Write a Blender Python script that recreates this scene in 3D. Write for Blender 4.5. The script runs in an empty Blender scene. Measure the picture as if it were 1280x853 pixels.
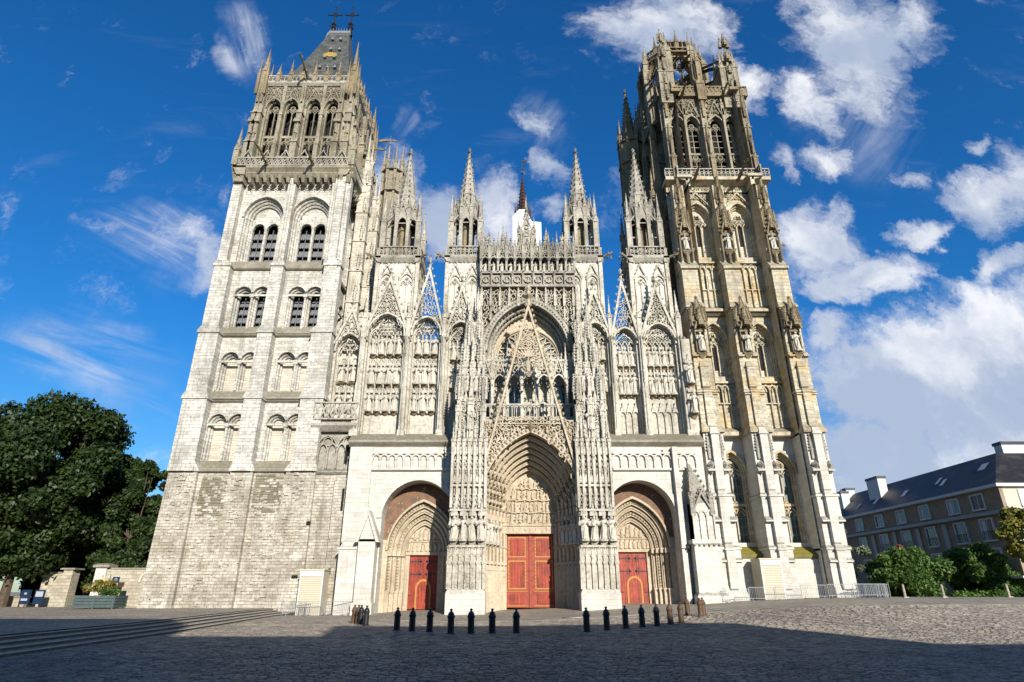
import bpy, math, random
import numpy as np
from math import pi, sin, cos, radians, sqrt, atan2, acos
random.seed(7); RND = random.Random(11)
sc = bpy.context.scene
COL = sc.collection

# ------------------------------------------------------------------ camera
cam = bpy.data.cameras.new("camera"); camo = bpy.data.objects.new("camera", cam); COL.objects.link(camo)
cam.sensor_fit = 'HORIZONTAL'; cam.sensor_width = 36.0; cam.lens = 36.0*757.0/1280.0
cam.clip_start = 0.1; cam.clip_end = 6000
camo.location = (0, -57, 1.8); camo.rotation_euler = (radians(90+22.5), 0, 0)
sc.camera = camo
sc.render.resolution_x = 1024; sc.render.resolution_y = 682
# ------------------------------------------------------------------ exposure, sun, sky
SUN_EL, SUN_AZ = 22.0, 20.0          # azimuth to the right of the view's back
sc.view_settings.view_transform = 'Standard'; sc.view_settings.look = 'None'
sc.view_settings.exposure = 0.64; sc.view_settings.gamma = 1.0
sun = bpy.data.lights.new("sun", 'SUN'); sun.energy = 5.0; sun.angle = radians(0.5); sun.color = (1.0, 0.935, 0.835)
suno = bpy.data.objects.new("sun", sun); COL.objects.link(suno); suno.location = (60, -150, 80)
suno.rotation_euler = (radians(90-SUN_EL), 0, radians(SUN_AZ))
W = bpy.data.worlds.new("World"); sc.world = W; W.use_nodes = True

class NT:
    """tiny node helper"""
    def __init__(s, tree): s.t = tree; s.n = tree.nodes; s.l = tree.links
    def N(s, typ, ins=None, **kw):
        n = s.n.new(typ)
        for k, v in kw.items(): setattr(n, k, v)
        if ins:
            for k, v in ins.items():
                sk = n.inputs[k]
                if isinstance(v, bpy.types.NodeSocket): s.l.new(v, sk)
                else: sk.default_value = v
        return n
    def math(s, op, a, b=None, c=None, clamp=False):
        ins = {0: a}
        if b is not None: ins[1] = b
        if c is not None: ins[2] = c
        n = s.N('ShaderNodeMath', ins, operation=op); n.use_clamp = clamp
        return n.outputs[0]
    def vmath(s, op, a, b=None, out=0):
        ins = {0: a}
        if b is not None: ins[1] = b
        return s.N('ShaderNodeVectorMath', ins, operation=op).outputs[out]
    def noise(s, vec, scale, detail=4.0, rough=0.55, dist=0.0):
        return s.N('ShaderNodeTexNoise', {'Vector': vec, 'Scale': scale, 'Detail': detail, 'Roughness': rough, 'Distortion': dist}).outputs['Fac']
    def ramp(s, fac, stops):
        n = s.N('ShaderNodeValToRGB', {'Fac': fac}); e = n.color_ramp.elements
        while len(e) < len(stops): e.new(0.5)
        for i, (p, c) in enumerate(stops):
            e[i].position = p; e[i].color = (c[0], c[1], c[2], 1) if hasattr(c, '__len__') else (c, c, c, 1)
        return n.outputs['Color']
    def mix(s, fac, a, b, blend='MIX'):
        n = s.N('ShaderNodeMix', data_type='RGBA', blend_type=blend)
        for sk, v in ((n.inputs[0], fac), (n.inputs[6], a), (n.inputs[7], b)):
            if isinstance(v, bpy.types.NodeSocket): s.l.new(v, sk)
            elif hasattr(v, '__len__'): sk.default_value = (v[0], v[1], v[2], 1)
            else: sk.default_value = v
        return n.outputs[2]
    def sstep(s, x, a, b):
        return s.N('ShaderNodeMapRange', {'Value': x, 'From Min': a, 'From Max': b}, interpolation_type='SMOOTHSTEP').outputs[0]

def build_world():
    W.node_tree.nodes.clear(); g = NT(W.node_tree)
    tc = g.N('ShaderNodeTexCoord').outputs['Generated']
    sky = g.N('ShaderNodeTexSky', sky_type='NISHITA'); sky.sun_disc = False
    sky.sun_elevation = radians(SUN_EL); sky.sun_rotation = radians(180-SUN_AZ)
    sky.altitude = 0; sky.air_density = 1.0; sky.dust_density = 0.4; sky.ozone_density = 3.0
    hs = g.N('ShaderNodeHueSaturation', {'Saturation': 1.22, 'Value': 1.20, 'Hue': 0.497, 'Color': sky.outputs[0]}).outputs[0]
    sep = g.N('ShaderNodeSeparateXYZ', {0: tc})
    X, Y, Z = sep.outputs
    hs = g.mix(1.0, hs, g.mix(g.sstep(Z, 0.0, 0.42), (0.80, 0.98, 1.12), (0.34, 1.00, 1.42)), 'MULTIPLY')
    ay = g.math('MAXIMUM', g.math('ABSOLUTE', Y), 0.05)
    gx = g.math('DIVIDE', X, ay); gz_ = g.math('DIVIDE', Z, ay)
    P2 = g.N('ShaderNodeCombineXYZ', {0: gx, 1: gz_, 2: 0.0}).outputs[0]
    # warp for ragged edges
    wn = g.N('ShaderNodeTexNoise', {'Vector': P2, 'Scale': 5.0, 'Detail': 6.0, 'Roughness': 0.65}).outputs['Color']
    wv = g.vmath('SCALE', g.vmath('SUBTRACT', wn, (0.5, 0.5, 0.5))); wv.node.inputs['Scale'].default_value = 0.20
    PW = g.vmath('ADD', P2, wv)
    fn = g.noise(PW, 8.5, 12.0, 0.66)
    # clouds: centre x, centre z (on the plane y=1), half sizes, turn, weight
    def gp(px, py):
        F = 757.0; P = radians(22.5); u = (px-640)/F; v = (426.5-py)/F
        dy = cos(P)-v*sin(P); dz = sin(P)+v*cos(P)
        return u/dy, dz/dy
    BL = CLOUDS
    acc = None
    for (px, py, hx, hy, deg, wt) in BL:
        cx, cz = gp(px, py); sx, sz = gp(px+hx, py); tx, tz = gp(px, py-hy)
        ax = abs(sx-cx); az = abs(tz-cz)
        mp = g.N('ShaderNodeMapping', {'Vector': PW, 'Location': (cx, cz, 0), 'Rotation': (0, 0, radians(deg)), 'Scale': (ax*1.18, az*1.18, 1)}, vector_type='TEXTURE').outputs[0]
        ln = g.vmath('LENGTH', mp, out=1)
        b = g.math('MULTIPLY', g.math('SUBTRACT', 1.0, g.math('POWER', g.math('MINIMUM', ln, 1.0), 1.6)), wt*1.18)
        acc = b if acc is None else g.math('MAXIMUM', acc, b)
    lowf = g.noise(PW, 3.0, 6.0, 0.6)
    d = g.math('ADD', acc, g.math('ADD', g.math('MULTIPLY', g.math('SUBTRACT', fn, 0.5), 2.1), g.math('MULTIPLY', g.math('SUBTRACT', lowf, 0.5), 1.1)))
    den = g.sstep(d, 0.14, 1.05)
    # thin veils
    mv = g.N('ShaderNodeMapping', {'Vector': P2, 'Rotation': (0, 0, radians(28)), 'Scale': (1.2, 5.0, 1)}).outputs[0]
    veil = g.math('MULTIPLY', g.sstep(g.noise(mv, 2.2, 7.0, 0.6, 0.6), 0.56, 0.85), 0.12)
    den = g.math('MAXIMUM', den, veil)
    for (px, py, hx, hy, deg, wt, an) in WISPS:
        cx, cz = gp(px, py); sx, sz = gp(px+hx, py); tx, tz = gp(px, py-hy)
        mp = g.N('ShaderNodeMapping', {'Vector': PW, 'Location': (cx, cz, 0), 'Rotation': (0, 0, radians(deg)), 'Scale': (abs(sx-cx), abs(tz-cz), 1)}, vector_type='TEXTURE').outputs[0]
        m = g.math('SUBTRACT', 1.0, g.sstep(g.vmath('LENGTH', mp, out=1), 0.25, 1.0))
        wp = g.N('ShaderNodeMapping', {'Vector': P2, 'Rotation': (0, 0, radians(-an)), 'Scale': (1.0, 1.0, 1)}).outputs[0]
        wq = g.N('ShaderNodeMapping', {'Vector': wp, 'Scale': (1.6, 11.0, 1)}).outputs[0]
        den = g.math('MAXIMUM', den, g.math('MULTIPLY', m, g.math('MULTIPLY', g.sstep(g.noise(wq, 1.6, 8.0, 0.62, 0.5), 0.36, 0.72), wt)))
    # self shading of the cloud body (underside greyer)
    sh = g.noise(g.vmath('ADD', PW, (0.02, 0.05, 0.3)), 4.5, 5.0, 0.55)
    sh2 = g.noise(g.vmath('ADD', PW, (0.3, 0.9, 1.3)), 1.7, 3.0, 0.5)
    cc = g.mix(g.sstep(g.math('ADD', g.math('MULTIPLY', sh, .55), g.math('MULTIPLY', sh2, .45)), 0.42, 0.62), (5.0, 5.9, 7.7), (10.8, 10.9, 11.2))
    colr = g.mix(g.math('MULTIPLY', den, 0.93), hs, cc)
    bg = g.N('ShaderNodeBackground', {'Color': colr, 'Strength': 0.059})
    out = g.N('ShaderNodeOutputWorld', {'Surface': bg.outputs[0]})

CLOUDS = [  # measured on the photograph: x, y, half width, half height, turn, weight
 (315, 70, 12, 40, 24, .42),
 (235, 305, 70, 30, -24, .70), (262, 335, 42, 24, -20, .7), (150, 280, 60, 16, -25, .50), (275, 255, 20, 25, 0, .45),
 (500, 215, 40, 48, 30, .75), (540, 265, 45, 50, 10, 1.0), (620, 275, 48, 55, 0, .95), (683, 215, 22, 34, 20, .8), (690, 265, 18, 20, 0, .6), (672, 160, 20, 26, 20, .45),
 (815, 35, 95, 52, 0, 1.0), (760, 55, 30, 40, 0, .55), (930, 105, 30, 35, 20, .8), (890, 20, 40, 30, 0, .5),
 (1070, 55, 80, 85, 0, 1.15), (1020, 130, 36, 50, 35, .85), (1140, 30, 50, 50, 0, .75),
 (1045, 205, 50, 28, -10, .72), (975, 195, 25, 18, 0, .6), (1135, 222, 26, 16, 0, .6), (1226, 183, 16, 14, 0, .7),
 (1010, 300, 65, 60, -20, 1.0), (1090, 345, 75, 32, 12, .95), (1050, 370, 60, 26, 0, .8),
 (1235, 255, 75, 42, 25, 1.05), (1160, 292, 42, 18, 10, .85), (1250, 335, 50, 24, 15, .95), (1280, 230, 40, 50, 0, 1.0),
 (1160, 480, 200, 85, 12, 1.35), (1260, 430, 120, 90, 10, 1.3), (1110, 580, 170, 70, 0, 1.15), (1250, 540, 160, 80, 0, 1.2), (1040, 430, 60, 25, 20, .9),
 (760, 250, 60, 60, 0, .35), (950, 340, 60, 60, 0, .6), (950, 450, 90, 70, 0, .8),
 (0, 520, 60, 8, 0, .6)]
WISPS = [(110, 440, 170, 62, -14, .62, -20), (190, 500, 90, 26, -28, .5, -28), (305, 55, 42, 66, 14, .85, -66), (205, 300, 120, 55, -24, .85, -28), (1060, 120, 90, 120, 0, .4, 50), (680, 160, 40, 60, 0, .4, 60), (500, 150, 20, 30, 0, .4, 60)]
build_world()

# ------------------------------------------------------------------ materials
MATS = {}
def material(name, fn, rough=0.85, metal=0.0, spec=0.3):
    m = bpy.data.materials.new(name); m.use_nodes = True; m.node_tree.nodes.clear()
    g = NT(m.node_tree)
    b = g.N('ShaderNodeBsdfPrincipled', {'Roughness': rough, 'Metallic': metal, 'Specular IOR Level': spec})
    g.N('ShaderNodeOutputMaterial', {'Surface': b.outputs[0]})
    fn(g, b); MATS[name] = m
    return m
def setc(g, b, c):
    if isinstance(c, bpy.types.NodeSocket): g.l.new(c, b.inputs['Base Color'])
    else: b.inputs['Base Color'].default_value = (c[0], c[1], c[2], 1)
def bump(g, b, h, dist, strength=1.0):
    n = g.N('ShaderNodeBump', {'Height': h, 'Distance': dist, 'Strength': strength}); g.l.new(n.outputs[0], b.inputs['Normal'])

def stone(name, c1, c2, dark, stain=0.35, joints=0.5, bw=0.8, bh=0.36, moss=(0.12, 0.11, 0.075), mossamt=0.75, rough_relief=0.03, yel=None, streak=0.5, pock=0.0, spots=0.8):
    def fn(g, b):
        pos = g.N('ShaderNodeNewGeometry'); P = pos.outputs['Position']
        s = g.N('ShaderNodeSeparateXYZ', {0: P}); nz = g.N('ShaderNodeSeparateXYZ', {0: pos.outputs['True Normal']}).outputs[2]
        u = g.math('ADD', s.outputs[0], g.math('MULTIPLY', s.outputs[1], 0.93))
        uv = g.N('ShaderNodeCombineXYZ', {0: u, 1: s.outputs[2], 2: 0.0}).outputs[0]
        wob = g.noise(P, 0.9, 2.0); uvw = g.vmath('ADD', uv, g.N('ShaderNodeCombineXYZ', {0: g.math('MULTIPLY', wob, 0.15), 1: g.math('MULTIPLY', wob, 0.08), 2: 0.0}).outputs[0])
        br = g.N('ShaderNodeTexBrick', {'Vector': uvw, 'Color1': (0.22, 0.22, 0.22, 1), 'Color2': (0.85, 0.85, 0.85, 1), 'Mortar': (0, 0, 0, 1), 'Scale': 1.0, 'Mortar Size': 0.014, 'Mortar Smooth': 0.3, 'Brick Width': bw, 'Row Height': bh, 'Bias': 0.0})
        bc = g.N('ShaderNodeSeparateColor', {0: br.outputs['Color']}).outputs[0]
        n1 = g.noise(P, 0.35, 6.0, 0.6)
        n2 = g.noise(P, 2.6, 5.0, 0.65)
        n3 = g.noise(P, 9.0, 3.0, 0.6)
        st = g.N('ShaderNodeMapping', {'Vector': P, 'Scale': (1.3, 1.3, 0.13)}).outputs[0]
        ns = g.noise(st, 1.0, 6.0, 0.62)
        col = g.mix(g.sstep(n1, 0.30, 0.70), c1, c2)
        if yel: col = g.mix(g.math('MULTIPLY', g.sstep(g.noise(g.vmath('ADD', P, (9, 3, 4)), 0.5, 4.0, 0.6), 0.45, 0.68), 0.8), col, yel)
        # single blocks a little lighter or darker
        col = g.mix(1.0, col, g.mix(joints, (1, 1, 1), g.ramp(bc, [(0.0, 0.72), (0.25, 0.76), (0.5, 0.98), (0.75, 1.10)])), 'MULTIPLY')
        f1 = g.math('MULTIPLY', g.sstep(n2, 0.50, 0.74), stain)
        f2 = g.math('MULTIPLY', g.sstep(ns, 0.52, 0.72), streak*stain*2)
        f = g.math('MAXIMUM', f1, f2)
        n5 = g.noise(g.vmath('ADD', P, (3, 7, 1)), 3.2, 6.0, 0.75)
        f = g.math('MAXIMUM', f, g.math('MULTIPLY', g.sstep(n5, 0.50, 0.63), stain*spots))
        f = g.math('MAXIMUM', f, g.math('MULTIPLY', g.sstep(g.math('ADD', g.math('MULTIPLY', n1, .6), g.math('MULTIPLY', n3, .4)), 0.56, 0.66), stain*1.1), clamp=True)
        col = g.mix(f, col, dark)
        if pock:
            vo = g.N('ShaderNodeTexVoronoi', {'Vector': g.N('ShaderNodeMapping', {'Vector': P, 'Scale': (1, 1, 1.7)}).outputs[0], 'Scale': 1.1, 'Randomness': 1.0}, feature='F1').outputs['Distance']
            pk = g.math('MULTIPLY', g.math('SUBTRACT', 1.0, g.sstep(vo, 0.06, 0.13)), pock)
            col = g.mix(pk, col, (0.03, 0.027, 0.022))
        # lichen and grime settle on ledges that face up
        up = g.math('MULTIPLY', g.sstep(nz, 0.25, 0.75), mossamt)
        up = g.math('MULTIPLY', up, g.sstep(n2, 0.25, 0.55))
        col = g.mix(up, col, moss)
        setc(g, b, col)
        jm = g.math('MULTIPLY', br.outputs['Fac'], -joints)
        h = g.math('ADD', g.math('ADD', jm, g.math('MULTIPLY', bc, 0.25*joints)), g.math('MULTIPLY', g.math('ADD', n2, g.math('MULTIPLY', n3, 0.6)), 1.2))
        bump(g, b, h, rough_relief, 1.0)
    return material(name, fn, 0.9, 0, 0.15)

stone('stone_clean', (0.54, 0.52, 0.465), (0.47, 0.445, 0.39), (0.22, 0.20, 0.165), 0.30, 0.55, 0.95, 0.42, rough_relief=0.015)
stone('stone_carved', (0.54, 0.51, 0.435), (0.38, 0.35, 0.285), (0.085, 0.075, 0.057), 0.72, 0.2, spots=0.55, rough_relief=0.035, mossamt=0.85)
stone('stone_portal', (0.50, 0.43, 0.32), (0.42, 0.345, 0.245), (0.13, 0.105, 0.075), 0.45, 0.2, rough_relief=0.03)
stone('stone_romanesque', (0.55, 0.53, 0.475), (0.42, 0.40, 0.35), (0.14, 0.13, 0.108), 0.68, 0.75, 0.75, 0.34, rough_relief=0.03)
stone('stone_rubble', (0.52, 0.485, 0.41), (0.38, 0.345, 0.28), (0.17, 0.15, 0.12), 0.72, 0.9, 0.62, 0.27, rough_relief=0.07, pock=0.9, yel=(0.31, 0.27, 0.205))
stone('stone_infill', (0.55, 0.50, 0.41), (0.47, 0.42, 0.34), (0.36, 0.30, 0.22), 0.3, 0.8, 0.5, 0.25)
stone('stone_yellow', (0.52, 0.475, 0.365), (0.36, 0.32, 0.24), (0.105, 0.09, 0.066), 0.60, 0.65, 1.0, 0.42, yel=(0.46, 0.34, 0.17))
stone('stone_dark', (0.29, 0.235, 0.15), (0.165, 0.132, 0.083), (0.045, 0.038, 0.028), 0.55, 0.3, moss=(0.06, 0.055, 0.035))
stone('stone_brown', (0.33, 0.295, 0.22), (0.20, 0.178, 0.132), (0.085, 0.070, 0.046), 0.75, 0.4, spots=.7, moss=(0.07, 0.065, 0.04))
stone('stone_grey', (0.40, 0.375, 0.32), (0.25, 0.23, 0.19), (0.07, 0.062, 0.048), 0.65, 0.2, moss=(0.08, 0.075, 0.05))
stone('stone_ledge', (0.30, 0.275, 0.225), (0.22, 0.2, 0.155), (0.10, 0.09, 0.065), 0.5, 0.3, moss=(0.15, 0.135, 0.09), mossamt=.8)
stone('stone_moss', (0.20, 0.17, 0.06), (0.14, 0.13, 0.04), (0.09, 0.075, 0.03), 0.5, 0.3, moss=(0.17, 0.15, 0.03), mossamt=1.0, rough_relief=.08)
stone('stone_statue', (0.54, 0.51, 0.44), (0.42, 0.39, 0.32), (0.15, 0.135, 0.105), 0.55, 0.0, rough_relief=0.02, mossamt=.5)
stone('stone_corbel', (0.30, 0.215, 0.12), (0.20, 0.145, 0.08), (0.09, 0.07, 0.045), 0.5, 0.0)
stone('stone_wall_low', (0.44, 0.40, 0.31), (0.36, 0.32, 0.24), (0.15, 0.13, 0.10), 0.5, 0.7, 0.6, 0.3)

stone('stone_patch_riser_shade', (0.21, 0.185, 0.13), (0.15, 0.135, 0.09), (0.30, 0.27, 0.21), 0.5, 0.4, rough_relief=.06)
def plain(name, c, rough=0.6, metal=0.0, var=0.25, scale=3.0, spec=0.3, bmp=0.0):
    def fn(g, b):
        P = g.N('ShaderNodeNewGeometry').outputs['Position']
        n = g.noise(P, scale, 5.0, 0.6)
        col = g.mix(1.0, (c[0], c[1], c[2]), g.ramp(n, [(0.25, 1-var), (0.75, 1+var)]), 'MULTIPLY')
        setc(g, b, col)
        if bmp: bump(g, b, n, bmp)
    return material(name, fn, rough, metal, spec)
plain('slate_dark', (0.026, 0.028, 0.036), 0.35, var=0.35)
plain('louvre_slate', (0.14, 0.14, 0.15), 0.55)
plain('joint_dark', (0.085, 0.076, 0.066), 0.95)
plain('void_dark', (0.012, 0.012, 0.013), 0.9)  # near-black that stands in for the shade deep inside openings
plain('iron_black', (0.010, 0.010, 0.012), 0.38, spec=0.5)
plain('iron_brown', (0.085, 0.05, 0.028), 0.55, var=0.4)
plain('iron_rust', (0.034, 0.015, 0.011), 0.7, var=0.5, scale=1.0)
plain('hinge_iron', (0.045, 0.03, 0.035), 0.6)
plain('galvanised', (0.20, 0.215, 0.23), 0.5, 0.4)
plain('sheet_white', (0.86, 0.87, 0.90), 0.6, var=0.03)
plain('gold', (0.75, 0.50, 0.10), 0.3, 0.6)
plain('ochre_trim', (0.36, 0.165, 0.04), 0.55, var=0.3, scale=14)
plain('kiosk_cream', (0.46, 0.42, 0.32), 0.5, var=0.04)
plain('frame_white', (0.50, 0.50, 0.49), 0.5, var=0.08)
plain('frame_grey', (0.30, 0.30, 0.29), 0.5, var=0.1)
plain('curtain_white', (0.55, 0.56, 0.58), 0.9, var=0.15)
plain('wall_tan', (0.25, 0.20, 0.145), 0.9, var=0.25, scale=1.5)
plain('wall_brown', (0.27, 0.215, 0.15), 0.9, var=0.25, scale=1.5)
plain('wall_cream', (0.46, 0.42, 0.34), 0.9, var=0.1)
plain('concrete_pale', (0.40, 0.38, 0.34), 0.85, var=0.15, bmp=0.01)
plain('planter_green', (0.060, 0.085, 0.082), 0.6)
plain('soil', (0.05, 0.035, 0.02), 0.95)
plain('bark', (0.075, 0.055, 0.038), 0.95, var=0.4, scale=5, bmp=0.03)
plain('sign_blue', (0.008, 0.022, 0.055), 0.4)  # darkened colour stands in for shade over the notice boards
plain('sign_white', (0.30, 0.32, 0.36), 0.4, var=0.05)  # white dimmed to grey, as if the boards stood in shade
plain('sign_brown', (0.06, 0.030, 0.020), 0.5)
plain('sign_yellow', (0.50, 0.38, 0.12), 0.5)
plain('teal_paint', (0.10, 0.20, 0.22), 0.5)
plain('shop_dark', (0.025, 0.022, 0.022), 0.5)
plain('gutter_stone', (0.27, 0.245, 0.205), 0.8, var=0.3, scale=2.0, bmp=.01)
plain('drain_iron', (0.012, 0.012, 0.012), 0.7)
plain('city_wall', (0.36, 0.32, 0.26), 0.9)
plain('slat_green_grey', (0.10, 0.12, 0.12), 0.7)

def f_glass(g, b):
    P = g.N('ShaderNodeNewGeometry').outputs['Position']
    setc(g, b, g.mix(g.noise(P, 1.5, 3.0), (0.010, 0.018, 0.022), (0.045, 0.06, 0.065)))
    b.inputs['Roughness'].default_value = 0.12
    bump(g, b, g.noise(P, 2.0, 2.0), 0.01)
material('window_glass', f_glass, 0.15, 0, 0.5)
def f_leaded(g, b):
    P = g.N('ShaderNodeNewGeometry').outputs['Position']; s = g.N('ShaderNodeSeparateXYZ', {0: P})
    uv = g.N('ShaderNodeCombineXYZ', {0: s.outputs[0], 1: s.outputs[2], 2: 0.0}).outputs[0]
    br = g.N('ShaderNodeTexBrick', {'Vector': uv, 'Color1': (0.05, 0.085, 0.085, 1), 'Color2': (0.02, 0.04, 0.04, 1), 'Mortar': (0.20, 0.22, 0.19, 1), 'Scale': 1.0, 'Mortar Size': 0.03, 'Brick Width': 0.42, 'Row Height': 0.75}, offset=0.0)
    setc(g, b, g.mix(g.math('MULTIPLY', g.noise(P, 4.0, 4.0), 0.5), br.outputs[0], (0.05, 0.06, 0.05)))
material('leaded_glass', f_leaded, 0.3, 0, 0.5)
def f_door(g, b):
    P = g.N('ShaderNodeNewGeometry').outputs['Position']; s = g.N('ShaderNodeSeparateXYZ', {0: P})
    pl = g.math('ABSOLUTE', g.math('SUBTRACT', g.math('FRACT', g.math('MULTIPLY', s.outputs[0], 4.0)), 0.5))
    ms = g.N('ShaderNodeMapping', {'Vector': P, 'Scale': (14, 14, 0.8)}).outputs[0]
    n = g.noise(ms, 1.0, 5.0)
    col = g.mix(g.sstep(g.math('ADD', g.math('MULTIPLY', n, .5), g.math('MULTIPLY', g.noise(P, 1.4, 6.0, .7), .5)), .36, .64), (0.34, 0.055, 0.026), (0.13, 0.020, 0.013))
    col = g.mix(g.sstep(pl, 0.47, 0.50), col, (0.13, 0.012, 0.010))
    setc(g, b, col); bump(g, b, g.sstep(pl, 0.44, 0.5), -0.01)
material('door_red', f_door, 0.5, 0, 0.3)
plain('door_plain_red', (0.25, 0.048, 0.030), 0.6, var=0.35, scale=3)
def f_mural(g, b):
    P = g.N('ShaderNodeNewGeometry').outputs['Position']
    n = g.noise(P, 1.6, 5.0, 0.6, 0.8); n2 = g.noise(g.vmath('ADD', P, (5, 5, 5)), 2.4, 4.0, 0.6, 1.5)
    col = g.mix(g.sstep(n, 0.35, 0.65), (0.19, 0.105, 0.065), (0.12, 0.08, 0.058))
    col = g.mix(g.sstep(n2, 0.60, 0.66), col, (0.33, 0.26, 0.18))
    setc(g, b, col)
material('mural_red', f_mural, 0.9)
def f_lead(g, b):
    P = g.N('ShaderNodeNewGeometry').outputs['Position']; s = g.N('ShaderNodeSeparateXYZ', {0: P})
    rows = g.math('FRACT', g.math('MULTIPLY', s.outputs[2], 2.2))
    n = g.noise(P, 1.3, 5.0)
    setc(g, b, g.mix(g.sstep(n, 0.35, 0.65), (0.040, 0.044, 0.040), (0.085, 0.086, 0.072)))
    bump(g, b, rows, 0.03)
material('slate_roof', f_lead, 0.45, 0, 0.5)
def f_rooft(g, b):
    P = g.N('ShaderNodeNewGeometry').outputs['Position']; s = g.N('ShaderNodeSeparateXYZ', {0: P})
    uv = g.N('ShaderNodeCombineXYZ', {0: g.math('ADD', s.outputs[0], s.outputs[1]), 1: s.outputs[2], 2: 0.0}).outputs[0]
    br = g.N('ShaderNodeTexBrick', {'Vector': uv, 'Color1': (0.026, 0.024, 0.023, 1), 'Color2': (0.014, 0.013, 0.013, 1), 'Mortar': (0.008, 0.008, 0.01, 1), 'Scale': 1.0, 'Mortar Size': 0.01, 'Brick Width': 0.35, 'Row Height': 0.16})
    setc(g, b, g.mix(g.math('MULTIPLY', g.sstep(g.noise(P, 0.6, 5.0), 0.5, 0.7), 0.5), br.outputs[0], (0.07, 0.06, 0.05)))
material('house_slates', f_rooft, 0.5, 0, 0.3)
def f_paving(g, b):
    P = g.N('ShaderNodeNewGeometry').outputs['Position']
    wob = g.noise(P, 0.25, 3.0); mp = g.N('ShaderNodeMapping', {'Vector': P, 'Rotation': (0, 0, radians(9))}).outputs[0]
    mp = g.vmath('ADD', mp, g.N('ShaderNodeCombineXYZ', {0: wob, 1: g.math('MULTIPLY', wob, 1.3), 2: 0.0}).outputs[0])
    br = g.N('ShaderNodeTexBrick', {'Vector': mp, 'Color1': (0.24, 0.205, 0.155, 1), 'Color2': (0.43, 0.37, 0.285, 1), 'Mortar': (0.10, 0.088, 0.068, 1), 'Scale': 1.0, 'Mortar Size': 0.022, 'Mortar Smooth': 0.4, 'Brick Width': 0.34, 'Row Height': 0.21})
    n = g.noise(P, 0.22, 6.0, 0.6); n2 = g.noise(P, 5.0, 3.0)
    # long paler bands of slabs
    bd = g.math('ABSOLUTE', g.math('SUBTRACT', g.math('FRACT', g.math('MULTIPLY', g.math('ADD', g.N('ShaderNodeSeparateXYZ', {0: mp}).outputs[1], wob), 0.21)), 0.5))
    col = g.mix(g.math('MULTIPLY', g.sstep(bd, 0.43, 0.46), 0.35), br.outputs[0], (0.30, 0.27, 0.23))
    col = g.mix(1.0, col, g.ramp(n, [(0.3, 0.72), (0.7, 1.15)]), 'MULTIPLY')
    col = g.mix(g.math('MULTIPLY', n2, 0.3), col, (0.10, 0.095, 0.09))
    setc(g, b, col)
    bump(g, b, g.math('ADD', g.math('MULTIPLY', br.outputs['Fac'], -1.0), g.math('MULTIPLY', n2, 0.6)), 0.02)
material('paving', f_paving, 0.75, 0, 0.3)
def f_sett(g, b):
    P = g.N('ShaderNodeNewGeometry').outputs['Position']
    v = g.N('ShaderNodeTexVoronoi', {'Vector': P, 'Scale': 3.3}).outputs['Color']
    vv = g.N('ShaderNodeSeparateColor', {0: v}).outputs[0]
    col = g.mix(vv, (0.12, 0.103, 0.084), (0.26, 0.222, 0.172))
    n = g.noise(P, 0.35, 5.0, .65)
    col = g.mix(1.0, col, g.ramp(n, [(0.3, 0.70), (0.7, 1.2)]), 'MULTIPLY')
    setc(g, b, col); bump(g, b, g.noise(P, 14.0, 3.0), 0.006)
material('sett_stone', f_sett, 0.62, 0, 0.4)
def f_leafmat(name, ca, cb, sc_):
    def fn(g, b):
        P = g.N('ShaderNodeNewGeometry').outputs['Position']
        n = g.noise(P, sc_, 3.0, .6); oi = g.noise(P, 9.0, 1.0)
        setc(g, b, g.mix(g.sstep(g.math('ADD', g.math('MULTIPLY', n, .6), g.math('MULTIPLY', oi, .4)), .38, .62), ca, cb))
        b.inputs['Roughness'].default_value = .55
        tr = g.N('ShaderNodeBsdfTranslucent', {'Color': (cb[0]*1.3, cb[1]*1.5, cb[2], 1)})
        mx = g.N('ShaderNodeMixShader', {0: 0.14, 1: b.outputs[0], 2: tr.outputs[0]})
        out = [x for x in g.n if x.type == 'OUTPUT_MATERIAL'][0]; g.l.new(mx.outputs[0], out.inputs[0])
    material(name, fn, .55, 0, .3)
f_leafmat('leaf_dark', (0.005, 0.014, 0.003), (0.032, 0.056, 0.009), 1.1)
f_leafmat('leaf_fresh', (0.025, 0.060, 0.010), (0.075, 0.135, 0.022), 1.2)
f_leafmat('leaf_grey', (0.10, 0.13, 0.08), (0.20, 0.24, 0.15), 1.0)
f_leafmat('leaf_yellow', (0.11, 0.12, 0.02), (0.20, 0.17, 0.03), 1.0)
f_leafmat('leaf_red', (0.22, 0.03, 0.02), (0.14, 0.10, 0.03), 1.5)
M = MATS

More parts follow.
